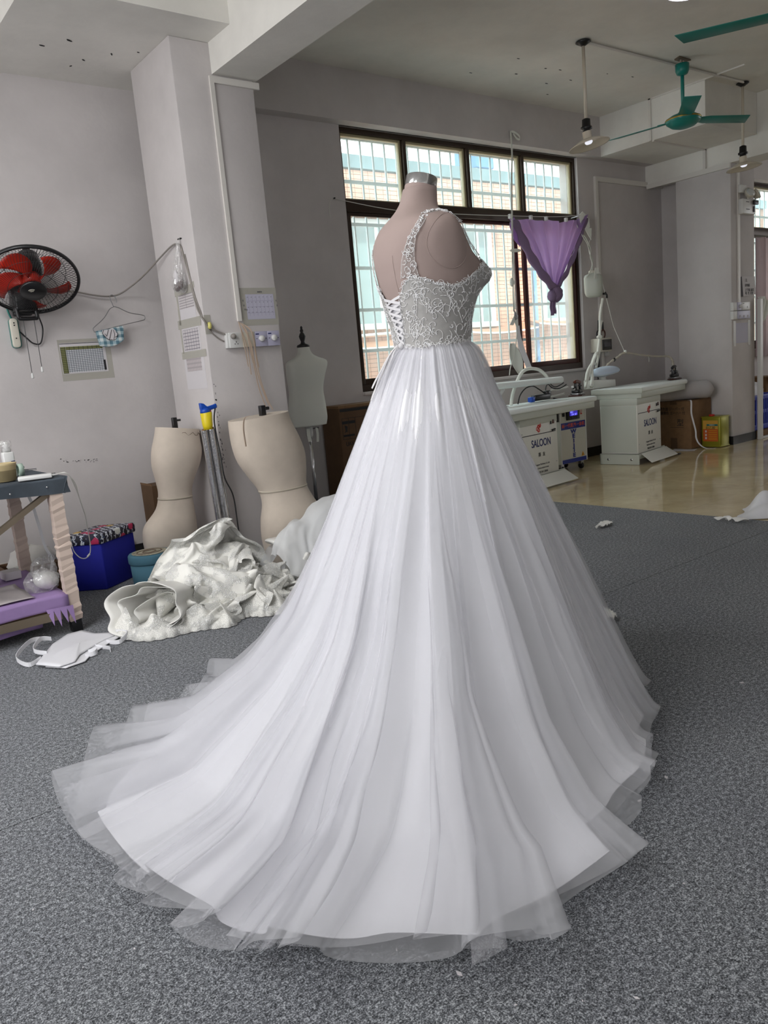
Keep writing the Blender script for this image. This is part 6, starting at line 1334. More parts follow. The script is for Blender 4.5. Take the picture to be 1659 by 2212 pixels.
# ---- beyond the pillar
pf2 = thing('partition_stand', 'white partition frame standing just beyond the pillar with a floor rail', 'partition', (8.96, 4.5, 0))
obj('post', MB().box(8.905, 8.965, 4.50, 4.54, -.003, 1.56), M['white'], pf2, bevel=.003); obj('floor_rail', MB().box(8.965, 10.6, 4.50, 4.54, -.003, .02), M['white'], pf2, bevel=.003)
ck = thing('plastic_crate', 'royal blue slatted plastic crate on the floor behind the white frame', 'crate', (9.35, 4.85, 0))
M['crateblue'] = mat('blue_crate_plastic', rgb(22, 50, 170), .4)
CZ = .475
for nm, q in (('rim', (9.06, 9.66, 4.66, 4.70, CZ - .05, CZ)), ('rim', (9.06, 9.66, 5.06, 5.10, CZ - .05, CZ)), ('rim', (9.06, 9.10, 4.70, 5.06, CZ - .05, CZ)), ('rim', (9.62, 9.66, 4.70, 5.06, CZ - .05, CZ)), ('bottom', (9.08, 9.64, 4.68, 5.08, .07, .09)), ('bottom_rail', (9.07, 9.65, 4.67, 4.69, .07, .13)), ('mid_rail', (9.07, 9.65, 4.67, 4.69, .26, .30)), ('bottom_rail', (9.07, 9.09, 4.69, 5.08, .07, .13))): obj(nm, MB().box(*q), M['crateblue'], ck, bevel=.003)
for i in range(12): obj('slat', MB().box(9.075 + .05 * i, 9.10 + .05 * i, 4.668, 4.686, .13, CZ - .05), M['crateblue'], ck)
for i in range(7): obj('slat', MB().box(9.072, 9.088, 4.70 + .055 * i, 4.725 + .055 * i, .13, CZ - .05), M['crateblue'], ck)
obj('hand_hole', MB().box(9.16, 9.26, 4.6585, 4.66, CZ - .04, CZ - .012), M['paper'], ck)
cbd = thing('cardboard_sheet', 'flat cardboard under the blue crate beyond the pillar', 'cardboard', (9.4, 4.85, 0)); obj('sheet', MB().box(9.0, 9.9, 4.62, 5.2, -.002, .06), M['cardboard'], cbd, bevel=.004)
wbg = thing('white_sack', 'bulging white cloth sack in the blue crate', 'sack', (9.35, 4.9, .1)); obj('sack', lump((9.33, 4.90, .40), (.20, .15, .19), 8), M['satin'], wbg, smooth=True, fix=False)
for i, (x, y, h, lb_) in enumerate(((10.55, 5.3, .62, 'brown carton under the far window, near the white sack'), (11.0, 5.25, .60, 'brown carton under the far window, behind the blue crate'))):
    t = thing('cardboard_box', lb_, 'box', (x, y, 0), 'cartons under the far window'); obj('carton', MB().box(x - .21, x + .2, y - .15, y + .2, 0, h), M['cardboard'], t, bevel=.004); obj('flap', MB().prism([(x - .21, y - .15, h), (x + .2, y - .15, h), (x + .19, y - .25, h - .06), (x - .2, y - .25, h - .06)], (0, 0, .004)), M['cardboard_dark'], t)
M['pinkcurtain'] = mat('pale_pink_curtain', rgb(196, 178, 182), .85, trans=.4)
c2 = thing('curtain', 'pale pinkish long curtain across the far window beyond the pillar', 'curtain', (11.4, 5.45, 2.45))
obj('cloth', MB().grid(150, 12, lambda u, v: (10.7 + 1.6 * u, 5.45 + .035 * math.sin(u * 52) + .01 * math.sin(u * 121), 2.43 - 1.55 * v)), M['pinkcurtain'], c2, smooth=True, fix=False)
obj('curtain_rod', MB().tube([(10.6, 5.45, 2.45), (12.4, 5.45, 2.45)], .012, 8), M['steel'], c2, smooth=True)
hk = thing('hanging_garment', 'white crumpled garment hanging at the edge of the white frame', 'garment', (8.97, 4.52, 1.58))
obj('cloth', MB().grid(16, 18, lambda u, v: (8.955 + (.02 + .15 * math.sin(math.pi * (.15 + .75 * v))) * u + .01 * math.sin(9 * v), 4.53 + .03 * math.sin(u * 9 + 5 * v), 1.585 - (.30 - .06 * u) * v)), M['whitelinen'], hk, smooth=True, fix=False, solid=.004)
# ---- ceiling: pendants and fans
M['enamel'] = mat('cream_enamel', rgb(206, 196, 178), .25)
def pendant(label, loc, tilt_dir, tl_, lit=False, drop=None):
    x, y = loc; t = thing('pendant_lamp', label, 'lamp', (x, y, ZC), 'enamel pendant lamps'); zb = 2.965
    obj('ceiling_rose', MB().lathe([(.055, -.004), (.06, -.012), (.03, -.03), (.014, -.04)], 20, Matrix.Translation((x, y, ZC))), M['black'], t, smooth=True)
    obj('rod', MB().tube([(x, y, ZC - .03), (x, y, zb)], .013, 10), M['enamel'], t, smooth=True)
    obj('lamp_holder', MB().lathe([(.014, .02), (.032, .012), (.034, -.04), (.045, -.045), (.045, -.06), (.03, -.066), (.03, -.085)], 18, Matrix.Translation((x, y, zb))), M['black'], t, smooth=True)
    TS = Matrix.Translation((x, y, zb - .085)) @ Matrix.Rotation(tl_, 4, Vector(tilt_dir))
    sh = obj('shade', MB().lathe([(.034, .005), (.036, -.045), (.05, -.055), (.085, -.062), (.16, -.098), (.163, -.104), (.157, -.100), (.084, -.068), (.04, -.058), (.03, -.01)], 40, TS, cap=False), M['enamel'], t, smooth=True)
    obj('bulb', MB().lathe([(.018, -.05), (.026, -.062), (.032, -.078), (.022, -.09), (.002, -.094)], 18, TS), M['bulb_glow_added'] if lit else M['bulb'], t, smooth=True)
    return t
M['bulb'] = mat('bulb_glass', rgb(210, 214, 220), .2); M['bulb_glow_added'] = mat('bulb_added_glow', (1, 1, 1, 1), .3, emit=(.86, .88, 1, 1), es=.6)  # weak bulb glow added to imitate the bright patch inside each shade
pendant('cream enamel pendant lamp nearer the window, left of the green ceiling fan', (5.578, 4.222), (.8, .6, 0), R(-10), True)
pendant('cream enamel pendant lamp near the right pillar, behind the green fan blade', (7.935, 4.178), (.8, .5, 0), R(-5), True)
# round ceiling lamp at the top edge, switched on
cl_ = thing('ceiling_lamp', 'round lit violet-white ceiling lamp at the top edge', 'lamp', (5.47, 3.25, ZC)); obj('lamp_disc', MB().lathe([(.15, -.002), (.165, -.03), (.15, -.045), (.002, -.05)], 36, Matrix.Translation((5.47, 3.25, ZC))), mat('lamp_glow', (1, 1, 1, 1), .4, emit=(.80, .76, 1, 1), es=3.0), cl_, smooth=True)
obj('lamp_rim', MB().lathe([(.172, 0), (.172, -.02), (.166, -.03)], 36, Matrix.Translation((5.47, 3.25, ZC)), cap=False), M['white'], cl_, smooth=True)
def ceiling_fan(label, x, y, zm, angs, blade, pitch=-11):
    t = thing('ceiling_fan', label, 'fan', (x, y, ZC), 'green ceiling fans')
    obj('hook_plate', MB().prism([(x - .09, y - .03, ZC - .012), (x + .09, y - .03, ZC - .012), (x + .07, y + .03, ZC - .012), (x - .06, y + .035, ZC - .012)], (0, 0, .011)), M['rust'], t)
    for dx in (-.02, .02): obj('hook_wire', MB().tube([(x + dx, y, ZC - .01), (x + dx * 1.5, y, ZC - .04), (x + dx * .5, y, ZC - .06)], .005, 6), M['wrap'], t)
    obj('canopy', MB().lathe([(.058, ZC - .045), (.056, ZC - .10), (.045, ZC - .125), (.02, ZC - .135)], 24, Matrix.Translation((x, y, 0))), M['teal'], t, smooth=True)
    obj('down_rod', MB().tube([(x, y, ZC - .05), (x, y, zm + .06)], .015, 12), M['teal'], t, smooth=True)
    mo = obj('motor', MB().lathe([(.02, .10), (.05, .07), (.10, .055), (.145, .03), (.15, .012), (.14, -.005), (.10, -.035), (.05, -.05), (.002, -.052)], 40, Matrix.Translation((x, y, zm))), M['teal'], t, smooth=True)
    obj('brass_band', MB().lathe([(.146, .028), (.151, .022), (.151, .016), (.147, .012)], 40, Matrix.Translation((x, y, zm)), cap=False), mat('brass', rgb(176, 146, 70), .3, .8) if 'brass' not in bpy.data.materials else bpy.data.materials['brass'], mo, smooth=True)
    for an in angs:
        c, s = math.cos(an), math.sin(an); BTm = Matrix.Translation((x, y, zm + .018)) @ Matrix.Rotation(an, 4, 'Z') @ Matrix.Rotation(R(pitch), 4, 'X')
        b_ = obj('blade', MB().prism([BTm @ Vector(q) for q in ((.17, -.045, 0), (.24, -.06, 0), (blade, -.072, 0), (blade + .05, .06, 0), (.24, .062, 0), (.17, .045, 0))], (0, 0, .005)), M['teal'], t, bevel=.0015)
        obj('blade_iron', MB().prism([BTm @ Vector(q) for q in ((.09, -.025, .003), (.22, -.03, .004), (.22, .03, .004), (.09, .025, .003))], (0, 0, .008)), M['teal'], b_)
    return t
ceiling_fan('teal-green three-blade ceiling fan hanging between the two pendant lamps', 6.745, 4.085, 3.045, [R(q) for q in (98, -22, -142)], .64)
ceiling_fan('teal-green ceiling fan nearer the camera, only one blade in view', 5.43, 2.39, 3.06, [R(119), R(-1), R(239)], .76, 7)
# ---- scraps on the floor
cs_ = thing('white_cloth', 'crumpled white cloth lying on the tiles by the carpet edge', 'cloth', (5.15, 2.58, 0))
def wcloth(u, v):
    a_ = 2 * math.pi * u; r_ = v; x = 5.18 + .24 * r_ * math.cos(a_) * (1 + .2 * math.sin(3 * a_)); y = 2.53 + .20 * r_ * math.sin(a_) * (1 + .15 * math.sin(5 * a_ + 1))
    z = .13 * math.exp(-((x - 5.20) / .10) ** 2 - ((y - 2.60) / .10) ** 2) + .05 * math.exp(-((x - 5.08) / .08) ** 2 - ((y - 2.5) / .12) ** 2) + .025 * abs(math.sin(22 * x + 9 * y)) * (1 - r_ * .6)
    return (x, y, max(.003, z * (1 - r_ ** 5)))
obj('cloth', MB().grid(64, 18, wcloth, cu=True), M['satin'], cs_, smooth=True, fix=False, solid=.003)
for lb_, pts in (('torn white tissue scrap on the carpet right of the gown, under the pressing tables', [(4.19, 3.23), (4.27, 3.26), (4.33, 3.29), (4.38, 3.27), (4.36, 3.21), (4.27, 3.20)]), ('torn white tissue strip at the carpet edge near the white cloth', [(4.76, 2.72), (4.78, 2.65), (4.775, 2.58), (4.80, 2.50), (4.825, 2.53), (4.80, 2.62), (4.79, 2.70)]), ('small torn tulle scrap on the carpet beside the gown skirt hem', [(2.72, 2.10), (2.76, 2.12), (2.80, 2.16), (2.84, 2.13), (2.79, 2.05), (2.74, 2.04)])):
    t = thing('fabric_scrap', lb_, 'scrap', (pts[0][0], pts[0][1], 0), 'white scraps on the carpet'); q = lay(pts, .004, seed=pts[0][0] * 9); q.v = [(x, y, z + .022 * abs(math.sin(90 * x + 60 * y))) for x, y, z in q.v]; obj('scrap', q, M['ivory'], t, smooth=True, fix=False, solid=.001)
lt = MB(); q = random.Random(77)
for k in range(240):
    x, y = q.uniform(-.6, 4.85), q.uniform(.4, 4.4)
    s_ = q.uniform(.0016, .0042) * (2.2 if q.random() < .08 else 1); an = q.uniform(0, 3.1); c, s = math.cos(an) * s_, math.sin(an) * s_
    lt.prism([(x - c, y - s, .0012), (x + s * .5, y - c * .5, .0012), (x + c, y + s, .0012), (x - s * .5, y + c * .5, .0012)], (0, 0, .0015))
o = obj('lint', lt, M['paper']); tag(o, 'tiny white lint specks strewn over the grey carpet', 'lint', kind='stuff')
# ================================================================== heaped gowns on the floor (crumpled cloth: rows of x, y, z in thousandths of the heap's size)
HEAP_B = (40, 32, [
51,3,6,-3,-7,-4,1,7,11,15,16,15,10,8,6,7,-3,-10,-2,2,7,6,7,7,7,13,17,8,-3,6,11,11,2,-6,1,-6,-7,-4,3,8,16,16,18,15,8,7,5,5,1,-6,-2,7,6,5,3,6,10,17,17,10,-6,3,13,16,-8,-2,-7,-7,-10,0,5,11,15,19,20,14,7,4,6,6,-1,-5,1,7,9,7,3,4,6,17,18,14,2,4,
4,13,-8,-2,-8,-10,-7,1,8,13,16,17,20,14,10,2,7,2,-8,-5,2,9,11,12,4,7,3,11,16,15,6,6,5,9,-9,-1,-7,-9,-5,6,8,14,14,16,15,14,9,7,-2,-8,-8,-2,3,13,16,14,7,7,2,11,13,13,8,4,5,11,1,-4,-6,-6,0,7,8,12,12,14,11,9,12,-2,-11,-9,-7,0,11,14,21,16,7,6,4,
8,14,13,10,5,5,8,6,0,-5,-8,-4,9,7,13,11,9,8,9,7,-10,-12,-11,-3,5,12,20,21,20,7,6,5,8,14,13,8,5,6,5,-7,5,-5,-2,-3,11,12,11,8,6,6,10,-1,-16,-10,-11,0,13,14,22,21,18,7,6,8,10,13,14,7,4,2,-1,-5,5,1,-2,7,6,12,11,9,2,6,10,-9,-17,-10,-1,5,15,14,
20,18,12,11,6,14,17,10,11,9,2,0,-1,1,-2,10,-2,7,7,11,10,8,3,2,12,-9,-11,-6,5,7,14,16,17,12,8,10,13,17,20,11,5,8,2,1,-6,-1,1,8,6,3,3,8,12,8,7,4,4,2,-4,-3,6,7,15,18,13,5,4,10,18,19,18,16,2,3,-1,-3,-10,1,7,9,9,-3,-3,5,13,12,9,5,4,2,3,2,8,10,
15,12,9,3,-1,15,16,22,15,9,7,-1,-6,-2,-8,-2,13,12,10,2,-6,-1,5,12,11,5,9,3,4,3,8,12,14,12,8,4,-3,9,20,17,13,7,3,0,-5,-1,-6,-3,19,12,10,5,-5,-1,0,8,9,7,6,8,7,0,6,12,14,12,8,6,-5,9,17,13,10,7,2,-2,-3,-1,1,-4,18,15,7,2,0,0,4,7,2,8,6,12,1,0,7,
8,14,13,7,10,5,4,10,9,7,4,0,-1,1,3,3,1,12,12,6,-1,2,3,5,6,3,11,10,3,-4,1,5,11,11,14,9,11,7,10,8,2,1,4,3,3,6,3,2,5,0,8,4,4,5,7,-1,6,5,14,13,-6,-9,-1,7,14,15,14,10,8,7,9,7,4,1,4,7,11,7,-1,3,5,-8,4,6,4,9,6,-2,7,8,15,6,-10,-8,-2,10,15,18,19,9,
6,8,9,1,3,2,6,9,12,11,0,2,7,-8,-2,7,7,4,3,6,1,9,17,3,-11,-2,0,12,15,17,17,11,6,1,7,0,-1,8,5,8,10,8,3,7,-2,-2,3,2,8,8,4,4,-1,3,20,4,-7,-1,4,15,18,16,15,5,4,0,1,4,2,7,5,4,5,3,8,8,5,-1,2,4,4,10,3,7,3,2,12,8,-2,2,9,15,19,16,9,4,-3,0,5,6,3,7,7,
4,-1,-4,0,9,7,3,2,4,0,8,7,4,8,1,8,9,2,5,14,17,15,16,6,0,-5,1,2,8,7,8,4,0,-1,-5,-6,7,9,-1,2,4,3,8,4,6,7,2,6,8,6,7,15,18,16,9,5,-3,-3,6,-1,6,8,7,5,3,-6,-9,-7,6,4,-2,-2,4,7,12,5,-1,7,5,5,5,10,8,13,16,16,10,6,-4,-7,4,4,8,5,4,2,4,-4,-7,-4,2,9,
-2,-6,4,3,7,1,1,6,10,7,3,7,12,11,12,14,11,3,-2,-5,6,7,9,0,4,4,2,4,-4,-7,-5,5,-6,0,5,-2,-7,-2,4,8,10,10,9,4,5,10,14,10,9,4,-2,-1,8,9,10,1,1,4,5,4,0,-3,-3,8,-2,-3,-11,-11,-10,-4,6,14,18,13,10,5,4,5,13,11,6,4,4,6,8,3,7,6,-5,7,1,4,9,5,-3,2,-7,
-14,-14,-14,-11,-2,10,18,22,20,8,4,7,5,9,14,11,5,4,5,4,-1,8,8,-4,5,4,5,3,9,3,-3,-14,-17,-17,-16,-8,6,12,21,24,20,13,2,7,8,11,12,11,4,5,1,-4,-2,11,10,4,-2,6,7,-1,7,6,-3,-17,-18,-18,-14,-7,13,19,20,22,17,11,5,7,12,15,12,9,0,4,3,-7,-9,6,9,9,4,
7,5,-2,6,7,-7,-14,-17,-14,-10,3,11,20,22,17,12,8,10,12,16,14,13,8,-5,-1,2,-14,-12,2,9,9,6,10,8,0,4,7,-5,-10,-15,-6,-3,10,11,19,17,11,6,11,15,16,18,13,8,4,-8,-5,-2,-13,-10,-4,6,11,10,11,10,2,-2,8,-7,-3,-4,-2,3,11,13,16,12,4,1,14,18,21,18,15,
1,-7,-10,-8,-2,-5,-7,-3,5,11,14,12,8,0,-6,-2,3,-2,-1,5,4,10,15,14,8,3,-5,16,18,21,18,9,2,-11,-13,-8,1,5,-6,1,7,14,13,11,6,0,-9,-10,3,2,0,2,7,8,13,13,9,2,-6,15,20,18,13,6,-3,-11,-11,-5,1,7,7,4,14,17,12,10,3,-6,-10,-10,3,3,-2,-4,7,10,11,11,7,
4,-2,13,16,17,9,1,-7,-8,-7,-1,9,7,11,15,17,17,13,9,2,-8,-10,-13,7,-4,-10,-6,3,9,13,12,6,6,4,14,9,14,4,-2,-8,-6,0,8,8,11,15,20,22,16,13,8,0,-8,-9,-15,8,-8,-12,-4,-7,3,9,13,10,5,10,10,10,11,2,-7,-6,2,10,7,6,9,18,24,20,17,12,5,-5,-5,-6,-6,4,
-12,-12,-3,-3,-3,7,6,11,9,10,10,9,8,2,-7,-4,10,11,8,3,8,18,22,21,17,7,1,-6,-6,-4,1,2,-12,-12,-8,0,1,7,0,10,7,9,10,11,6,4,-4,-2,7,9,7,9,10,15,19,17,12,4,-1,-4,-5,-1,5,148,7,7,14,18,15,9,6,-9,-11,-6,-2,8,3,1,-6,8,7,5,4,6,8,5,-1,-3,-6,7,8,-8,
-6,0,-13,0,10,14,21,17,14,7,-6,-9,-15,-9,9,9,4,-7,-12,6,9,7,2,6,8,10,0,-10,1,11,1,-10,-7,-3,-6,-2,13,25,22,15,11,-2,-3,-13,-16,-10,9,11,3,-8,-9,2,13,6,0,0,9,10,3,-1,2,6,-3,-7,-5,-11,-9,-7,21,26,21,16,9,-2,-12,-12,-18,-7,7,6,3,-5,7,7,4,10,
-5,-7,3,10,7,-1,-1,0,-1,-2,-3,-11,-12,-7,21,24,21,14,5,-4,-10,-13,-13,-5,4,3,1,9,17,10,4,0,-3,-9,-5,4,6,5,2,-4,-4,0,-2,-8,-4,-3,17,18,18,11,1,-4,-8,-9,-4,-1,-3,3,14,18,16,5,-3,-4,2,1,-13,-8,3,5,6,-1,-5,1,4,-5,4,-6,16,16,11,5,-1,1,-5,-9,3,2,
-4,11,23,19,17,3,-7,-10,-5,3,-3,-16,-3,6,7,3,-1,-7,7,-2,7,0,12,10,8,5,1,1,2,-7,-5,6,11,10,19,18,11,6,-2,-14,-10,1,4,-11,-7,2,6,-5,4,-2,-2,10,9,6,8,7,7,3,8,-1,-6,0,3,-1,5,18,14,15,10,1,-2,-14,-5,0,3,-2,2,5,-1,-13,-6,3,-3,11,10,8,9,2,12,-5,2,
7,1,1,1,2,-2,13,16,2,9,-3,-6,-7,-1,0,7,7,-3,0,-1,-11,-10,2,1,10,8,4,15,0,5,-5,-3,9,7,4,0,2,-2,10,12,-4,1,-5,-6,0,2,-2,10,7,6,-9,-5,-3,-11,-2,0,6,13,4,16,4,3,-7,-12,-2,5,6,7,8,5,3,9,3,-6,-6,-6,-2,4,3,5,9,6,0,-11,-8,-13,-3,2,7,12,5,17,4,4,-9,
-12,-11,-2,6,6,10,7,4,4,6,-5,-6,-5,0,2,8,6,6,2,1,-6,-12,-9,-7,4,14,5,4,8,11,0,-6,-14,-15,-4,4,6,7,9,4,6,5,-1,-4,-4,0,-5,8,7,9,3,1,-6,-8,-6,-5,8,12,-6,-4,7,7,0,-6,-17,-14,-3,3,7,6,10,2,7,6,1,-1,0,1,-6,2,5,11,2,3,-4,-4,-7,1,4,4,6,-10,6,7,-1,
-9,-9,-4,-9,-8,9,7,10,10,9,5,1,-1,-6,0,0,-1,10,1,7,0,-2,-5,-6,-4,0,4,11,-8,3,5,-1,-14,-6,-13,-5,-1,12,11,11,13,14,6,0,-7,-7,-4,1,1,12,7,5,-5,-6,-3,-11,-5,2,4,11,-8,2,1,-5,-7,-13,-18,-1,7,12,16,14,13,13,5,-2,-4,-10,-4,1,2,5,7,9,2,-10,-5,-6,
-4,0,8,8,0,-2,-8,-6,-9,-16,-13,4,10,16,14,14,13,11,2,-4,0,-6,-5,-1,4,2,8,7,8,0,1,-9,-2,-5,4,4,-8,-2,-3,-9,-12,-12,-7,9,10,14,10,10,11,9,6,-6,-8,-4,-5,2,8,6,6,12,12,7,4,-9,-11,-7,1,-1,-10,0,-1,-4,-9,-9,1,5,11,9,7,5,11,4,-1,-1,-10,-5,0,-2,10,
13,14,18,12,9,-6,-7,-18,-15,-2,3,-10,7,3,-1,3,-8,-7,5,3,8,9,0,7,4,-3,-8,-6,-6,3,4,15,12,17,21,13,6,-9,-14,-17,-18,-3,2,-6,11,6,3,6,-3,-12,-5,0,9,5,8,2,1,-4,-12,-4,-3,3,5,18,17,18,17,9,2,-9,-15,-18,-17,-3,4,-6,12,13,7,5,-2,-12,-11,-1,4,2,11,
6,-1,-4,-7,-10,-2,0,10,17,16,18,14,8,-6,-13,-19,-16,-11,-1,9,-6,13,10,7,5,0,-12,-8,-3,0,7,12,-1,5,-4,-9,-6,5,-5,12,16,13,9,10,6,-11,-20,-18,-14,-7,6,14,-10,9,12,10,-1,4,-8,-8,-4,1,10,10,0,2,2,-8,2,-1,0,8,13,8,6,3,1,-12,-23,-19,-14,0,13,22,
-3,7,6,7,5,4,-5,-6,-6,0,5,9,10,-4,-1,3,-4,-1,-2,7,10,12,5,3,-6,-14,-21,-19,-11,-1,17,27,-11,6,11,15,6,-1,-4,-8,-1,4,1,0,11,3,-6,-5,0,-3,1,3,10,11,11,3,-8,-15,-19,-16,-9,7,14,26,-8,10,16,12,7,-1,-6,-9,-6,6,6,-1,7,4,-1,-6,-6,-1,1,4,9,11,11,1,
-3,-12,-20,-14,2,8,12,22,-9,15,18,10,3,-4,-2,0,-10,1,12,5,-3,1,-6,-5,-6,-1,1,8,13,11,8,2,-5,-4,-10,-6,2,9,12,14,-8,17,16,11,0,2,-10,2,0,-3,8,4,1,-8,-5,-11,-5,2,1,10,18,10,5,5,-2,3,2,3,2,8,9,10,-7,14,12,10,3,7,-9,0,0,2,5,1,-2,-11,-10,-9,-8,
5,8,12,20,15,5,7,7,0,7,10,2,8,6,8,-6,15,11,5,4,5,-5,0,2,4,10,-7,-8,-10,-13,-7,-7,4,12,17,19,19,11,8,4,7,2,6,7,8,5,9,-5,13,13,3,5,1,-2,0,5,5,12,-4,-18,-14,-10,-8,-6,5,18,19,19,19,9,6,6,4,5,6,5,9,10,8,-3,12,12,6,-1,4,2,0,1,8,10,-4,-10,-17,
-13,-9,2,10,12,18,18,9,10,9,6,3,2,2,4,12,14,13,-6,12,10,6,-1,5,11,6,-8,3,12,-5,-8,-8,-12,-7,-3,12,18,15,1,9,8,8,7,1,-5,3,9,14,19,19,-2,9,9,6,5,8,6,3,-5,-3,12,0,-8,-4,-5,-7,-3,16,12,3,3,4,8,9,2,-4,-3,3,14,20,23,19,5,17,9,7,0,8,9,-7,-10,-3,4,
4,-2,-1,-5,0,-5,4,2,3,7,14,10,1,0,-3,-3,7,15,21,25,22,6,19,6,8,2,5,10,-16,-6,-8,-3,5,3,-1,-4,3,-4,-7,1,4,12,13,10,2,0,-2,6,11,16,20,24,17,9,18,9,1,8,0,2,-19,-7,-2,-1,0,0,-3,-4,1,-3,-1,7,5,7,10,9,3,4,7,11,14,18,21,18,12,201,-6,19,14,0,7,8,
-2,-5,-5,-12,-1,7,6,13,-1,-14,-1,-5,-14,-10,-20,-14,12,11,-5,-3,-19,-9,6,14,35,18,-1,9,-4,20,6,-15,-11,3,5,-13,4,7,10,10,-6,-27,-6,-8,-3,-8,-7,-12,14,3,7,-5,-20,-5,-11,11,32,1,19,2,4,1,-8,-16,-16,12,21,-7,-1,3,14,-6,-9,-30,-5,-6,-12,1,-1,
-11,14,19,5,2,-12,-15,-3,11,15,-5,17,14,1,-8,-15,-17,-8,13,18,-1,9,-6,17,-11,-22,-19,-14,1,-5,8,-8,-13,2,10,23,10,4,-9,4,6,-6,-10,23,15,7,-12,-13,-18,-11,8,6,11,10,3,-3,-24,-5,-5,-14,-11,-3,2,4,-12,7,-17,9,14,9,5,0,2,0,-16,20,20,6,-6,-5,
-15,-8,-17,0,13,23,1,-12,-5,7,-16,-8,-6,-23,-1,5,2,12,-17,-3,3,-1,0,0,10,13,-4,14,14,4,-8,-2,-21,-11,-11,0,18,23,6,2,5,-11,-26,-5,1,-4,-25,6,-2,20,-3,-5,-15,-9,-1,-2,9,19,-8,5,13,0,-11,-4,-19,-13,-1,9,18,23,9,12,-16,-11,-25,-5,6,5,-20,-12,
11,5,-1,-9,-14,-13,-2,7,5,27,-7,1,7,-2,-8,-15,-14,-12,6,18,15,21,10,14,-15,-16,-19,-13,14,-2,-15,-14,5,4,-8,-13,-24,-12,0,17,22,32,-15,6,-9,-3,-5,-12,-7,7,7,11,13,9,11,12,-16,-5,-12,-15,12,-4,-17,-16,-5,-2,-14,-22,-19,-21,10,28,37,44,-22,
-1,-14,-5,-10,-4,5,8,15,7,15,15,26,2,-13,-6,-12,-11,8,2,-21,-13,-24,-11,-20,-26,-16,-14,14,36,47,42,-22,-14,-16,-6,-17,8,18,16,18,8,10,16,28,9,-8,-6,-7,-3,-12,10,-10,-28,-18,-34,-23,-27,-19,0,30,39,46,37,-20,-21,-23,-6,-3,4,22,39,21,7,13,6,
21,14,-4,-1,-5,-4,-5,-7,-4,-23,-33,-25,-33,-26,-7,16,28,38,30,34,-17,-26,-25,-11,9,10,29,38,29,9,11,8,14,5,-12,-6,-6,-5,2,8,-8,-20,-27,-23,-28,-15,7,15,26,26,18,22,-17,-23,-14,-9,-1,20,39,42,19,14,3,14,-3,-9,-12,-10,-3,-7,0,18,0,-7,-19,-22,
-21,-9,14,13,16,16,16,16,-9,-9,-5,0,-1,32,45,33,4,6,-3,7,-27,-14,-11,-10,-5,12,3,6,8,3,-10,-13,-20,-11,17,13,20,8,16,8,-6,11,1,9,11,38,26,30,2,0,-10,-20,-32,-17,-10,-16,-5,15,25,8,-6,6,1,-9,-7,-10,9,16,11,12,17,7,-1,18,16,14,34,28,15,22,3,
-18,-21,-20,-34,-18,-16,-7,10,4,15,27,-7,-1,1,-13,-11,2,-6,12,15,12,15,9,8,12,18,31,26,23,22,10,-12,-20,-16,-22,-32,-15,-11,-8,24,12,20,5,-2,-18,-6,-20,-13,0,6,3,19,9,17,7,-11,21,24,24,27,24,18,14,-22,-31,-9,-10,-33,-15,9,6,3,24,3,16,-5,
-28,-34,-19,-20,6,13,0,9,14,14,14,0,16,20,23,22,23,16,2,-10,-36,-7,-2,-11,-7,-1,28,0,20,16,-12,-15,-35,-37,-20,-25,10,8,17,13,4,21,10,-7,11,14,20,26,14,7,3,-9,-22,-9,13,6,2,6,8,26,11,8,-15,-22,-46,-49,-24,-5,-2,18,19,27,-4,20,15,-11,1,8,14,
25,19,2,-1,-2,-7,-2,6,20,15,10,10,22,22,-11,-22,-23,-44,-46,-31,-4,6,16,31,24,-2,8,16,-11,-8,3,17,23,22,9,-9,-4,2,17,10,2,17,28,20,6,3,-10,-21,-26,-39,-38,-23,3,5,26,20,25,8,-12,16,-5,2,6,9,23,21,7,-6,-12,-1,6,13,21,5,16,23,6,-2,-10,-14,
-20,-36,-29,-15,11,10,14,24,22,6,-2,-2,6,8,7,10,21,15,13,-9,-14,-15,-8,12,18,9,8,13,9,2,-12,-3,-14,-24,-22,-7,16,22,8,21,14,10,4,-9,-10,19,22,7,5,6,14,-5,-2,-2,-20,-3,2,14,7,-1,2,7,7,-11,11,-1,-28,-5,7,28,9,17,13,1,0,-3,7,15,12,-11,6,13,21,
10,8,-1,-20,-29,-11,10,21,15,-4,-6,11,8,1,-4,-5,-9,-7,15,14,12,7,5,-7,1,6,-3,10,0,-4,19,12,18,12,7,-12,-26,-18,-3,14,14,15,4,-17,15,-1,-6,0,-7,-10,8,8,5,10,5,-11,5,2,-4,6,10,-4,15,14,3,16,8,1,-20,-19,5,3,6,9,9,-16,6,5,-15,1,-9,7,-13,-3,2,
10,4,0,7,-3,-2,5,3,8,12,17,3,1,18,5,-11,-7,-10,14,-12,6,-1,-11,0,4,-1,-3,-9,-7,-5,-4,3,1,8,2,5,12,-6,-3,13,13,-3,12,8,7,8,10,3,-10,-12,3,-10,-14,-9,-13,5,18,-3,-13,-7,5,-4,4,2,-4,3,1,6,14,4,-10,7,7,-8,15,9,-9,11,0,12,2,-1,-15,-5,-24,-13,
-12,11,22,-12,-12,-12,7,-1,4,1,-5,6,-8,13,9,6,0,-12,11,3,-4,6,5,-11,-5,13,8,9,-11,-16,-19,-23,-2,23,11,-12,-15,-8,-4,13,-3,9,3,-4,-3,-1,8,-7,3,8,-10,16,7,-4,2,-1,-9,-12,5,3,1,-12,-16,-16,4,24,-4,-15,-12,-2,-1,5,15,7,-3,3,-1,-17,16,-6,-2,2,
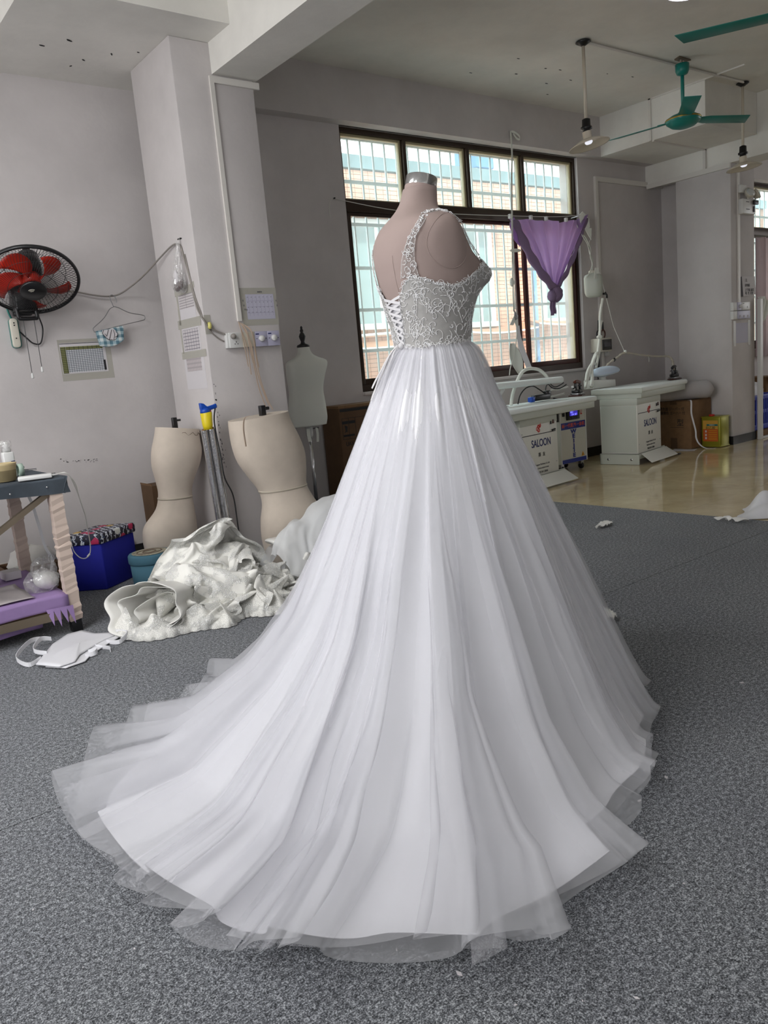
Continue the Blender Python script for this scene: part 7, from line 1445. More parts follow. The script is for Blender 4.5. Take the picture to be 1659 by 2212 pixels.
4,6,7,1,-3,4,-3,-17,-11,-7,-3,-2,-9,-3,8,0,-6,-12,-10,-2,16,19,-6,5,4,2,-17,-8,23,-2,-1,-5,0,-7,9,15,-11,-6,7,-5,-27,2,-14,4,-10,-4,-17,-11,0,6,7,3,9,20,-12,0,-10,-1,2,2,19,2,11,-1,1,-20,-21,20,10,-17,3,-2,-18,-2,-12,-12,-15,-24,-6,2,-11,
-1,6,9,22,7,-11,-7,-5,-9,5,5,20,9,18,1,-5,-16,-33,-14,12,1,-2,-9,-6,-3,-14,-13,-30,-20,3,5,-3,-7,-1,15,9,-1,-8,-10,5,-12,6,-2,-7,29,20,4,-13,-20,-32,-14,2,-4,-9,-8,-5,6,-7,-16,-19,-12,0,0,-4,-9,-12,5,5,-2,3,-9,-3,0,3,4])
HEAP_A = (42, 35, [
43,5,2,-3,-3,-1,2,0,0,-6,0,-3,-6,-4,-5,-7,-7,-7,0,1,1,7,8,10,11,12,11,3,1,0,6,5,10,8,7,-4,7,6,0,-2,-4,1,0,-1,-4,-5,-1,-1,-4,-6,-7,-7,-5,-4,6,2,8,8,9,9,10,9,7,1,2,6,7,8,10,12,4,1,6,6,0,-4,-2,-1,-4,-5,2,-5,-4,0,-4,-7,-8,-1,-2,1,9,4,11,10,7,8,
7,6,4,5,7,7,11,11,13,4,-2,3,5,6,-2,-4,-5,-3,-3,-2,-1,-2,-4,-4,-2,-6,1,0,2,7,7,8,9,6,5,4,7,8,7,8,9,13,12,9,4,3,1,-2,5,2,-5,-3,-4,0,-5,0,-4,0,-4,-3,-2,2,3,1,9,4,9,6,5,3,4,5,9,10,10,10,13,12,8,4,7,-2,-4,1,3,-4,-1,-3,-4,1,-4,-1,-2,-2,-2,-1,5,4,
3,5,9,6,4,5,1,3,5,8,10,10,14,12,11,8,-1,1,-1,1,6,4,-4,-1,-4,-3,-1,-2,-4,-4,-1,4,0,3,7,5,4,6,6,0,4,5,2,6,9,9,10,15,11,9,8,-9,2,4,4,7,2,0,-2,-1,-2,-4,-3,-3,-2,-3,3,4,2,5,7,8,4,3,2,3,3,3,5,9,10,12,11,11,9,8,-3,1,6,8,7,4,1,-2,-1,-3,-1,-4,-3,-3,
-3,3,4,3,4,5,5,5,6,0,2,5,2,6,8,9,12,11,10,6,5,-8,4,6,10,10,6,1,1,-2,-2,-2,-3,-4,-3,-1,-1,5,5,4,5,6,3,3,2,0,5,4,5,8,9,9,10,8,2,0,-6,6,9,9,11,9,3,2,-3,0,-6,-4,1,-3,1,-1,4,4,4,3,5,4,2,4,-1,4,3,5,6,9,8,6,5,0,-3,0,5,8,9,11,11,7,2,-2,-1,-5,-2,-1,
2,-1,-3,3,5,4,2,4,4,2,2,2,0,5,3,6,6,8,0,4,-1,-7,4,7,5,8,12,12,6,4,0,-1,-3,-3,2,0,-4,-3,2,5,3,4,3,3,3,0,2,-2,3,5,5,6,6,1,-4,4,-3,8,8,7,9,11,6,8,3,0,-1,-2,0,-1,-3,-8,-5,5,6,4,5,5,3,2,0,1,-2,1,3,6,4,5,5,-3,-1,3,13,7,9,5,9,8,5,2,1,-1,0,0,-6,-6,
-7,-3,3,3,6,7,4,5,4,0,1,-2,-1,2,2,4,5,7,2,-3,0,9,8,9,9,8,4,2,2,0,0,2,-5,-8,-7,-6,-1,4,2,4,8,6,6,4,1,0,-1,-3,3,3,2,1,4,6,2,-1,13,8,7,10,6,1,1,2,0,1,-1,-6,-8,-8,-5,-2,4,3,5,7,7,6,4,1,2,-2,-2,0,6,3,2,0,3,2,2,12,8,9,6,3,1,0,1,1,1,-2,-9,-8,-8,
-3,-1,2,4,7,8,7,6,4,0,1,-4,1,1,4,4,4,2,0,2,3,11,6,9,4,1,0,1,1,2,0,-4,-9,-8,-7,-1,-1,2,7,7,6,8,7,1,1,-1,-3,-4,6,5,4,2,4,0,3,5,8,7,8,3,-1,-2,4,0,2,0,-4,-10,-8,-4,-2,2,3,8,6,7,5,7,2,-2,-1,-5,-5,5,9,6,-4,5,5,1,7,6,6,8,3,-1,-3,2,4,1,0,-5,-9,-5,
-4,-1,4,3,8,5,9,6,4,1,-3,-4,-7,-2,1,9,7,-1,1,7,3,6,5,4,2,6,1,0,3,4,0,0,-7,-5,-4,-3,1,4,4,6,7,10,6,2,-1,-5,-8,-7,0,2,7,3,5,0,7,4,3,3,6,3,2,4,2,3,3,1,-3,-6,-5,-2,-1,2,5,5,7,8,9,4,1,-4,-7,-11,-5,-2,5,6,5,2,4,5,6,1,7,4,6,3,3,2,2,2,-1,-4,-4,-3,
-2,1,0,6,9,8,7,7,2,-2,-5,-10,-10,-2,-4,6,5,6,3,4,7,2,3,8,4,5,3,4,2,-1,1,1,-5,-4,-2,-2,1,-1,6,13,10,7,2,0,-3,-6,-10,-13,3,-2,5,4,4,5,2,4,5,4,4,6,6,4,1,4,-3,2,-1,-4,-4,-4,0,0,3,8,11,9,8,0,-3,-3,-8,-11,-9,2,2,2,2,5,6,1,-1,4,7,3,6,6,5,3,3,-4,2,
-3,-1,-4,-3,-1,0,2,6,8,10,6,4,-5,-6,-6,-11,-3,3,2,0,1,4,4,7,4,4,10,0,8,7,4,4,2,-2,2,0,-3,-4,-4,2,-3,3,4,7,4,5,4,-3,-7,-8,-5,3,2,2,-2,2,2,5,8,10,7,10,3,8,7,3,5,2,1,1,1,-4,-4,-3,0,1,-3,2,4,6,7,-1,-6,-6,-5,4,5,0,2,-3,2,3,9,11,9,7,8,8,4,9,1,3,
4,-1,2,2,0,-5,-2,-4,4,-3,-3,0,5,5,-1,-3,-2,3,3,4,-1,0,-2,1,5,9,9,8,4,8,7,4,6,1,-2,6,1,1,-1,5,-3,0,-6,1,3,-3,-2,-1,4,3,0,1,4,2,1,0,-5,1,0,5,9,3,8,9,7,6,-4,1,3,0,7,5,2,-2,1,2,4,-5,-2,3,1,-1,-1,0,3,3,3,1,-1,2,0,-6,0,1,6,6,0,7,10,6,-13,-1,0,4,
5,8,9,6,0,1,-2,5,-4,-4,6,1,1,1,2,0,1,2,-3,-1,2,-1,0,-6,5,4,3,5,6,5,4,-15,1,2,6,9,9,11,11,3,1,-4,-1,-3,1,0,5,5,0,3,1,0,-2,-2,1,0,-2,-2,-2,4,3,2,2,10,1,4,-12,4,6,8,9,12,11,11,6,3,-4,-2,-3,-1,3,0,5,5,2,-1,0,-1,-2,-2,0,-2,2,-5,6,2,3,5,-1,0,4,
-4,5,8,11,8,13,11,10,8,1,0,-3,-2,-3,6,2,1,-1,5,4,-1,-6,-2,3,-2,-1,-3,0,5,3,1,1,2,-1,3,0,5,9,12,12,11,12,10,5,2,1,-3,-1,-2,7,3,0,0,0,-1,3,-1,-5,-3,2,-2,-1,1,4,3,-2,1,4,0,7,8,1,11,11,11,13,13,9,3,2,2,-2,0,1,4,4,-1,2,-2,-2,-4,-2,2,-4,-3,-1,-4,
5,6,2,1,-1,7,4,6,7,6,5,13,13,12,11,6,4,0,4,-1,1,2,6,0,5,0,-4,-1,-5,-8,-4,0,-1,-3,-2,6,4,3,2,2,4,8,5,7,2,13,12,13,10,10,5,3,2,2,0,4,4,5,2,0,4,-4,-6,-5,-7,-8,-4,2,-3,2,0,7,4,1,4,5,5,8,9,7,12,12,13,9,5,5,1,3,0,1,10,2,6,3,-1,1,-6,-7,-6,-8,-7,
-4,-3,2,-2,5,5,5,4,0,5,8,9,13,9,12,13,7,10,0,5,0,2,1,4,8,4,3,6,0,-4,-6,-6,-8,-11,-4,-3,-1,-1,0,3,4,3,5,4,2,7,9,136,-9,-17,-11,-1,-5,-4,-10,-11,-6,10,6,9,15,15,10,10,14,10,9,5,2,3,9,11,1,3,-3,-1,-6,-4,-5,-9,-12,-6,-3,-8,-11,-15,-8,-8,-5,-6,
-9,-1,7,11,10,15,18,9,11,12,7,6,7,8,8,4,3,13,2,-7,0,-7,-7,-7,-11,-9,-8,-5,-17,-6,-6,-12,-9,-9,-9,6,-4,12,8,9,16,16,15,6,13,5,7,4,7,6,8,4,7,8,1,-5,-9,-13,-13,1,-6,-9,-12,-12,-12,-9,-5,-8,-9,-8,8,6,8,8,10,12,15,15,6,11,7,7,4,5,4,6,7,5,6,2,2,
-12,-13,-16,0,7,-9,-11,-8,-16,-12,-4,-4,-5,3,1,12,5,8,7,13,14,10,12,9,7,2,6,3,5,8,6,5,10,1,-8,-4,-11,-12,-9,8,-6,-19,-5,-16,-10,-6,2,-6,11,11,5,10,4,8,8,12,14,15,3,7,3,2,4,8,7,7,3,8,12,-3,-9,-12,-11,-9,-6,5,-20,8,-9,-9,-8,-3,-1,11,6,10,8,8,
8,7,13,13,12,7,1,7,-2,2,7,6,7,7,7,12,8,-7,-14,-9,-12,-11,-2,7,13,-6,-11,-8,-4,-8,-3,17,9,6,5,11,11,11,14,7,4,6,1,4,-1,6,7,6,1,9,15,6,-3,-5,-11,-7,-5,-3,15,8,-7,-10,-6,-10,-14,1,12,8,9,5,10,8,13,10,10,4,4,-3,-1,6,6,8,6,-3,13,13,7,-3,-4,-1,
-2,-5,-5,4,-3,-5,-11,-8,-8,-14,2,19,9,8,8,7,9,12,8,5,5,4,4,-1,-3,4,9,11,1,5,13,15,5,-2,-3,-3,-12,-10,-10,1,-9,-9,-12,-6,-7,7,15,13,7,6,11,12,11,-1,5,-1,4,1,6,8,4,0,10,8,4,5,11,6,6,-4,-4,-6,-6,-11,4,-4,-14,-15,-4,-4,8,15,9,9,12,10,11,3,-5,4,
2,4,6,-1,9,12,7,8,-3,7,6,8,4,6,1,-5,-4,-2,-8,4,-12,-16,-9,-4,-2,13,11,10,13,8,11,10,-6,-3,2,0,8,9,7,2,9,11,11,-3,1,9,7,5,1,1,-2,-7,-6,-12,3,-7,-11,-9,-7,0,10,9,13,10,11,11,-1,-9,-2,-1,5,8,9,14,13,0,8,12,-1,6,1,5,9,-3,1,-4,-5,1,3,-2,-12,-18,
-9,5,2,2,10,12,14,14,2,-10,-9,2,5,9,10,6,10,15,7,5,6,10,-1,6,-5,8,0,-1,1,-7,-2,-17,-2,-10,-5,-5,-4,5,3,5,15,19,9,-9,-9,-8,6,3,10,7,14,15,14,6,6,8,8,7,-2,-3,-2,0,-3,4,6,-2,-4,-8,-15,-3,3,-4,1,9,7,13,23,0,-11,-11,-5,6,9,13,9,8,12,15,16,8,0,
11,11,2,-9,-5,-2,-5,-2,3,7,-14,4,-9,-11,-3,6,-5,13,6,17,23,-13,-12,-6,-2,9,6,13,13,15,15,7,14,11,4,7,8,10,-10,-4,-4,-3,0,-1,-3,-3,-5,6,-11,-2,3,-4,6,14,15,18,-17,-4,-5,1,11,8,8,13,13,17,14,7,10,8,8,9,1,-1,-3,-1,-2,0,-5,-6,5,-7,0,-8,-3,11,
-7,5,9,18,8,-13,-4,5,6,11,0,19,15,10,10,14,8,7,9,9,15,-1,1,-5,4,0,-3,-4,-6,3,-1,-5,-6,-5,13,-2,-2,6,19,5,-10,0,5,4,12,7,15,11,15,10,10,6,7,10,12,13,7,-2,-2,5,1,-3,-6,-7,10,-5,-4,-2,-2,4,4,-12,5,18,-2,3,4,9,-2,11,12,9,18,6,14,10,7,6,9,18,7,
13,-4,3,2,-2,-6,-5,-1,10,-4,-5,4,-7,0,-6,-1,4,16,-1,4,7,10,4,2,17,16,17,4,7,11,6,1,8,21,13,7,-6,-1,10,-3,-9,-7,-3,5,7,-8,-3,-5,-4,-3,-2,3,6,9,7,4,12,8,11,5,16,21,8,6,6,2,1,5,26,16,-1,1,-11,2,8,-5,-9,-10,7,4,-1,-6,-5,-7,2,-7,4,6,7,9,4,11,17,
15,5,7,16,12,5,8,4,-4,5,23,18,-5,5,-3,-6,-6,1,-5,-14,14,-2,-2,-4,-6,-7,0,-5,3,7,4,2,10,15,14,10,11,9,11,12,9,9,3,-2,-1,26,13,-10,1,3,5,-9,-11,-16,-16,12,-5,-4,-4,-6,-6,5,-9,5,2,5,1,4,15,18,15,11,5,11,9,8,7,-2,2,7,21,13,-9,2,-8,5,-3,-18,-17,
-7,9,-4,-5,-7,-2,-6,6,-10,-5,6,7,6,-7,12,16,15,12,14,8,7,6,0,-7,11,18,15,6,4,-5,-7,-7,-10,-10,-11,-3,-1,3,-1,-11,2,-7,-1,-4,-10,9,6,5,0,1,12,14,14,3,5,9,3,1,6,17,17,16,2,11,-6,-12,-7,-8,-9,-10,-2,-4,9,5,-9,-4,-1,-14,2,-7,3,7,2,10,-3,9,8,12,
2,-4,11,8,8,17,17,14,10,8,7,-2,-13,-7,-11,-8,-13,1,9,7,-6,-10,-8,5,-6,-6,-9,6,10,0,7,7,4,8,10,10,3,7,7,11,7,16,16,10,7,7,3,-16,-14,-20,-7,-13,0,-6,-3,-6,0,-7,0,6,-10,-12,4,9,4,11,5,5,12,7,9,8,6,7,6,13,11,13,13,8,8,10,-18,-19,-21,-18,-8,-5,
2,-5,-4,0,-10,-4,9,-7,-14,0,7,5,11,11,3,10,10,9,7,9,10,9,11,11,9,10,12,10,12,-20,-22,-20,-19,-9,-5,-2,-7,1,0,-10,-14,6,4,-11,-4,7,8,6,9,12,6,6,12,10,11,11,11,11,9,9,9,11,14,6,-17,-23,-20,-13,-9,-1,-10,-2,2,1,-7,-9,-7,8,1,-8,4,6,10,8,7,11,7,
9,12,13,12,11,10,10,9,8,11,15,4,-15,-22,-20,-10,-7,1,-12,2,-2,6,-7,-1,-7,-1,7,2,2,6,8,11,1,12,13,10,10,9,14,10,10,8,11,8,10,15,4,-14,-18,-17,-7,0,2,-9,6,-5,1,-1,-2,0,-6,14,8,0,10,8,10,3,10,14,10,10,10,11,11,8,8,8,7,10,13,5,-11,-14,-12,-2,3,
2,-1,12,1,-16,-4,-2,3,3,7,9,7,7,12,14,14,7,14,8,7,7,7,10,12,7,7,8,9,9,7,-12,-10,-8,4,2,1,7,6,-11,-12,-1,-2,5,12,4,10,7,11,17,18,11,12,8,10,6,2,4,7,10,10,8,7,12,4,7,-10,-9,-6,11,3,-2,-7,-10,-10,-2,2,11,2,10,7,7,14,17,19,16,16,11,11,2,7,6,1,
3,9,9,8,6,6,13,1,-6,-8,-6,6,10,-4,-12,-10,-8,7,3,13,6,1,10,11,20,21,16,20,13,12,14,3,3,7,0,-3,5,12,10,5,7,-2,7,2,-8,-9,-2,2,-2,-9,6,-7,0,10,5,10,0,6,18,22,25,18,20,18,7,9,6,1,1,-1,-1,5,12,7,9,4,0,-8,8,0,-7,-13,-3,-1,125,5,0,-6,-12,-14,-16,
-12,-7,2,3,-1,5,10,2,-16,-8,2,-1,7,15,16,18,20,19,17,14,9,15,-12,2,-6,3,14,19,1,-3,-6,-4,-9,-4,-12,-11,0,-1,4,-1,-8,6,5,-14,-1,3,8,-4,10,14,16,23,18,16,13,9,14,-1,-13,18,9,12,3,-10,3,-12,-8,1,-4,1,-12,6,1,-3,1,-4,-2,-7,0,5,0,11,5,6,15,11,8,
18,14,7,11,11,7,-3,7,18,13,2,-9,-7,-10,-2,3,4,-4,8,6,2,-1,-4,-4,-1,-1,-1,7,-3,6,5,12,7,15,1,16,11,9,5,6,7,10,8,13,9,11,-19,0,-12,-1,5,6,5,14,13,-6,7,-3,1,-3,-1,2,-2,-1,-1,14,4,15,8,7,9,7,-3,10,3,14,14,9,7,8,13,-17,-1,-4,1,6,9,14,14,11,7,-1,
6,-1,1,-1,3,-2,-11,2,14,13,-3,10,5,5,13,-10,7,14,15,18,-2,4,13,6,-10,-7,-7,1,9,19,24,14,13,7,6,5,1,6,-7,-2,-1,-2,-10,8,17,11,-4,12,-3,7,-3,-1,17,24,15,0,0,3,7,-19,0,-6,-1,14,24,28,22,-1,12,14,10,0,-5,0,3,-7,-8,7,2,3,16,4,2,0,-1,3,-6,19,20,
20,12,1,-3,0,-20,-1,-2,3,20,28,26,25,8,6,13,8,-2,-10,-1,9,0,-11,-2,12,12,12,6,4,1,-13,-4,6,12,17,15,12,12,0,-9,1,-10,-1,9,14,29,27,26,7,4,12,5,-2,8,-4,-12,4,-5,5,3,13,14,17,8,4,-12,-14,-1,5,20,17,9,2,4,-4,-7,-10,3,15,14,26,28,20,6,11,-3,2,
10,3,6,-16,-6,7,2,10,4,11,12,12,10,5,-14,-11,6,9,8,12,-3,7,4,-9,6,13,14,12,19,22,15,1,12,-7,5,17,11,-15,-10,-10,5,6,10,14,10,5,4,12,15,-2,-13,-5,10,0,14,1,7,8,-3,5,17,16,20,12,18,4,10,7,2,16,15,-14,-14,-13,-12,5,8,11,15,19,14,-12,9,14,12,
-4,-11,4,1,9,8,10,11,6,6,15,11,13,13,13,7,14,4,15,18,-9,-19,-9,-8,-10,-1,12,14,12,14,22,1,-7,10,12,11,-3,5,-5,6,9,14,19,-5,14,11,7,12,11,10,12,14,15,15,7,-21,-16,-9,-12,-5,2,5,16,17,15,19,18,-10,2,12,8,8,8,2,0,11,15,23,8,5,4,11,13,12,5,12,
19,18,17,-11,-19,-19,-10,-10,3,4,13,11,12,17,16,19,7,-11,7,10,8,7,10,8,8,15,19,-9,8,7,12,8,9,10,12,20,25,6,-13,-18,-12,-14,-12,-4,7,18,20,18,13,5,15,15,-3,1,11,5,6,11,6,12,17,21,-2,15,9,-2,10,10,11,12,26,23,-4,-7,-21,-14,-17,-7,16,7,9,13,
18,22,1,6,12,0,11,9,5,6,4,10,11,12,20,6,7,9,-4,10,13,14,13,23,24,-16,-5,-20,-14,-13,2,10,13,16,20,7,11,14,-4,11,3,6,13,10,5,7,6,11,5,11,3,-4,8,10,9,7,16,15,26,19,-19,-9,-18,-10,-5,0,18,3,20,23,20,-2,3,6,-1,12,3,17,4,9,15,6,-1,9,2,-6,13,4,
11,14,4,13,10,26,12,-21,-13,-10,-7,11,-4,25,9,25,8,17,0,-5,8,-1,1,12,19,7,8,12,8,-2,-1,-4,4,12,14,5,9,6,12,10,23,2,-15,-16,-1,-4,14,14,15,24,8,14,6,-3,-5,8,1,-6,13,19,11,13,13,10,-2,-9,-16,17,2,6,11,-4,10,8,19,24,-2,-19,-4,-1,0,16,24,14,6,
6,12,14,-8,0,9,7,-13,7,18,9,13,13,15,-3,-8,-21,19,-11,-1,7,3,9,9,15,17,-2,-10,0,8,0,18,17,11,10,-1,10,11,-8,14,-8,5,-1,-3,22,19,8,13,4,-1,-16,-16,15,-12,-9,6,-1,9,12,11,15,-3,-1,-1,8,9,10,13,10,15,-1,-1,11,-5,11,6,-11,-2,4,20,20,13,1,0,-8,
-16,-9,-8,9,-11,-3,8,3,10,9,13,-4,7,6,3,-3,14,12,12,6,9,-2,1,2,6,9,-14,-8,14,22,18,9,0,-9,-11,-15,-2,-4,8,5,-3,-1,8,6,7,5,8,1,8,10,-9,6,16,12,3,-1,1,0,1,11,8,-13,4,7,19,17,2,-5,-9,-5,-17,2,5,3,1,0,1,3,9,8,8,5,3,2,15,-1,2,6,9,6,1,-6,-8,10,
13,1,1,-7,13,16,11,-3,-4,-7,-2,-21,2,-14,12,4,-8,7,-1,7,11,11,4,5,4,9,9,-10,3,10,7,2,-8,5,-1,3,5,5,-7,17,10,10,-5,-1,-4,-16,-14,-9,-2,2,7,-3,2,2,1,12,13,7,0,13,0,14,-2,-14,9,2,6,1,1,-5,5,6,5,1,9,13,9,-5,-2,-12,-22,-9,-15,-18,6,2,1,7,-1,1,
10,14,7,1,16,-1,10,10,-9,-10,-4,7,3,0,2,14,3,0,8,-1,16,10,-9,-1,-17,-21,-7,-12,-8,14,4,-15,5,4,-2,9,15,7,2,16,2,7,6,3,-8,-5,-9,2,5,10,5,4,7,5,-1,13,13,-6,-9,-18,-11,-9,-14,4,12,-7,-12,-4,5,-1,11,16,15,-6,10,4,3,10,2,-6,-2,-5,-2,-1,11,3,8,4,
6,8,5,16,-2,-14,-17,-12,-9,-11,4,11,-12,-9,1,-3,-3,7,16,17,-9,2,7,6,6,2,-1,-6,1,1,2,2,7,8,2,7,5,5,14,3,-14,-17,-7,-13,-6,-3,-2,-6,4,12,-4,-12,-2,12,18,2,-2,2,5,11,-11,1,2,0,-5,5,6,6,1,6,8,8,2,14,3,-10,-10,-14,-9,-8,-9,-3,-4,2,21,10,-16,-15,
10,17,15,-9,4,-2,9,-4,-11,1,4,6,-1,0,6,11,4,7,3,1,15,2,-5,-8,-11,-10,-6,6,-1,-3,-9,15,16,-10,-13,0,12,14,-2,0,-4,8,8,-11,-7,-1,4,5,6,1,6,7,6,4,3,12,-2,-3,-6,-4,-14,-3,5,1,-10,-2,14,16,-12,-13,-5,13,9,-7,-1,4,7,11,-2,-12,-5,-3,1,4,9,2,6,6,4,
6,9,-7,-2,-9,8,-13,-15,3,4,-7,3,1,11,1,-10,-17,2,11,7,-8,1,8,2,7,-1,0,-13,-8,-3,4,7,8,6,5,8,6,-5,-8,-8,7,-5,-17,-8,10,2,-4,6,-8,8,-2,-8,-10,11,6,5,-12,6,4,-4,13,4,-12,-9,-11,-2,6,9,7,8,5,3,-1,-12,-5,1,-12,0,-8,6,1,5,6,-9,1,8,0,-10,-5,6,10,
-8,6,4,-7,10,9,-3,-17,1,1,-12,2,9,6,9,-1,-4,-5,-10,-2,-6,0,-4,6,-2,4,-1,2,-5,9,15,-5,-5,-10,1,0,2,7,6,4,13,-16,-18,2,17,-6,-15,4,8,6,-4,-7,-2,-5,-2,8,5])
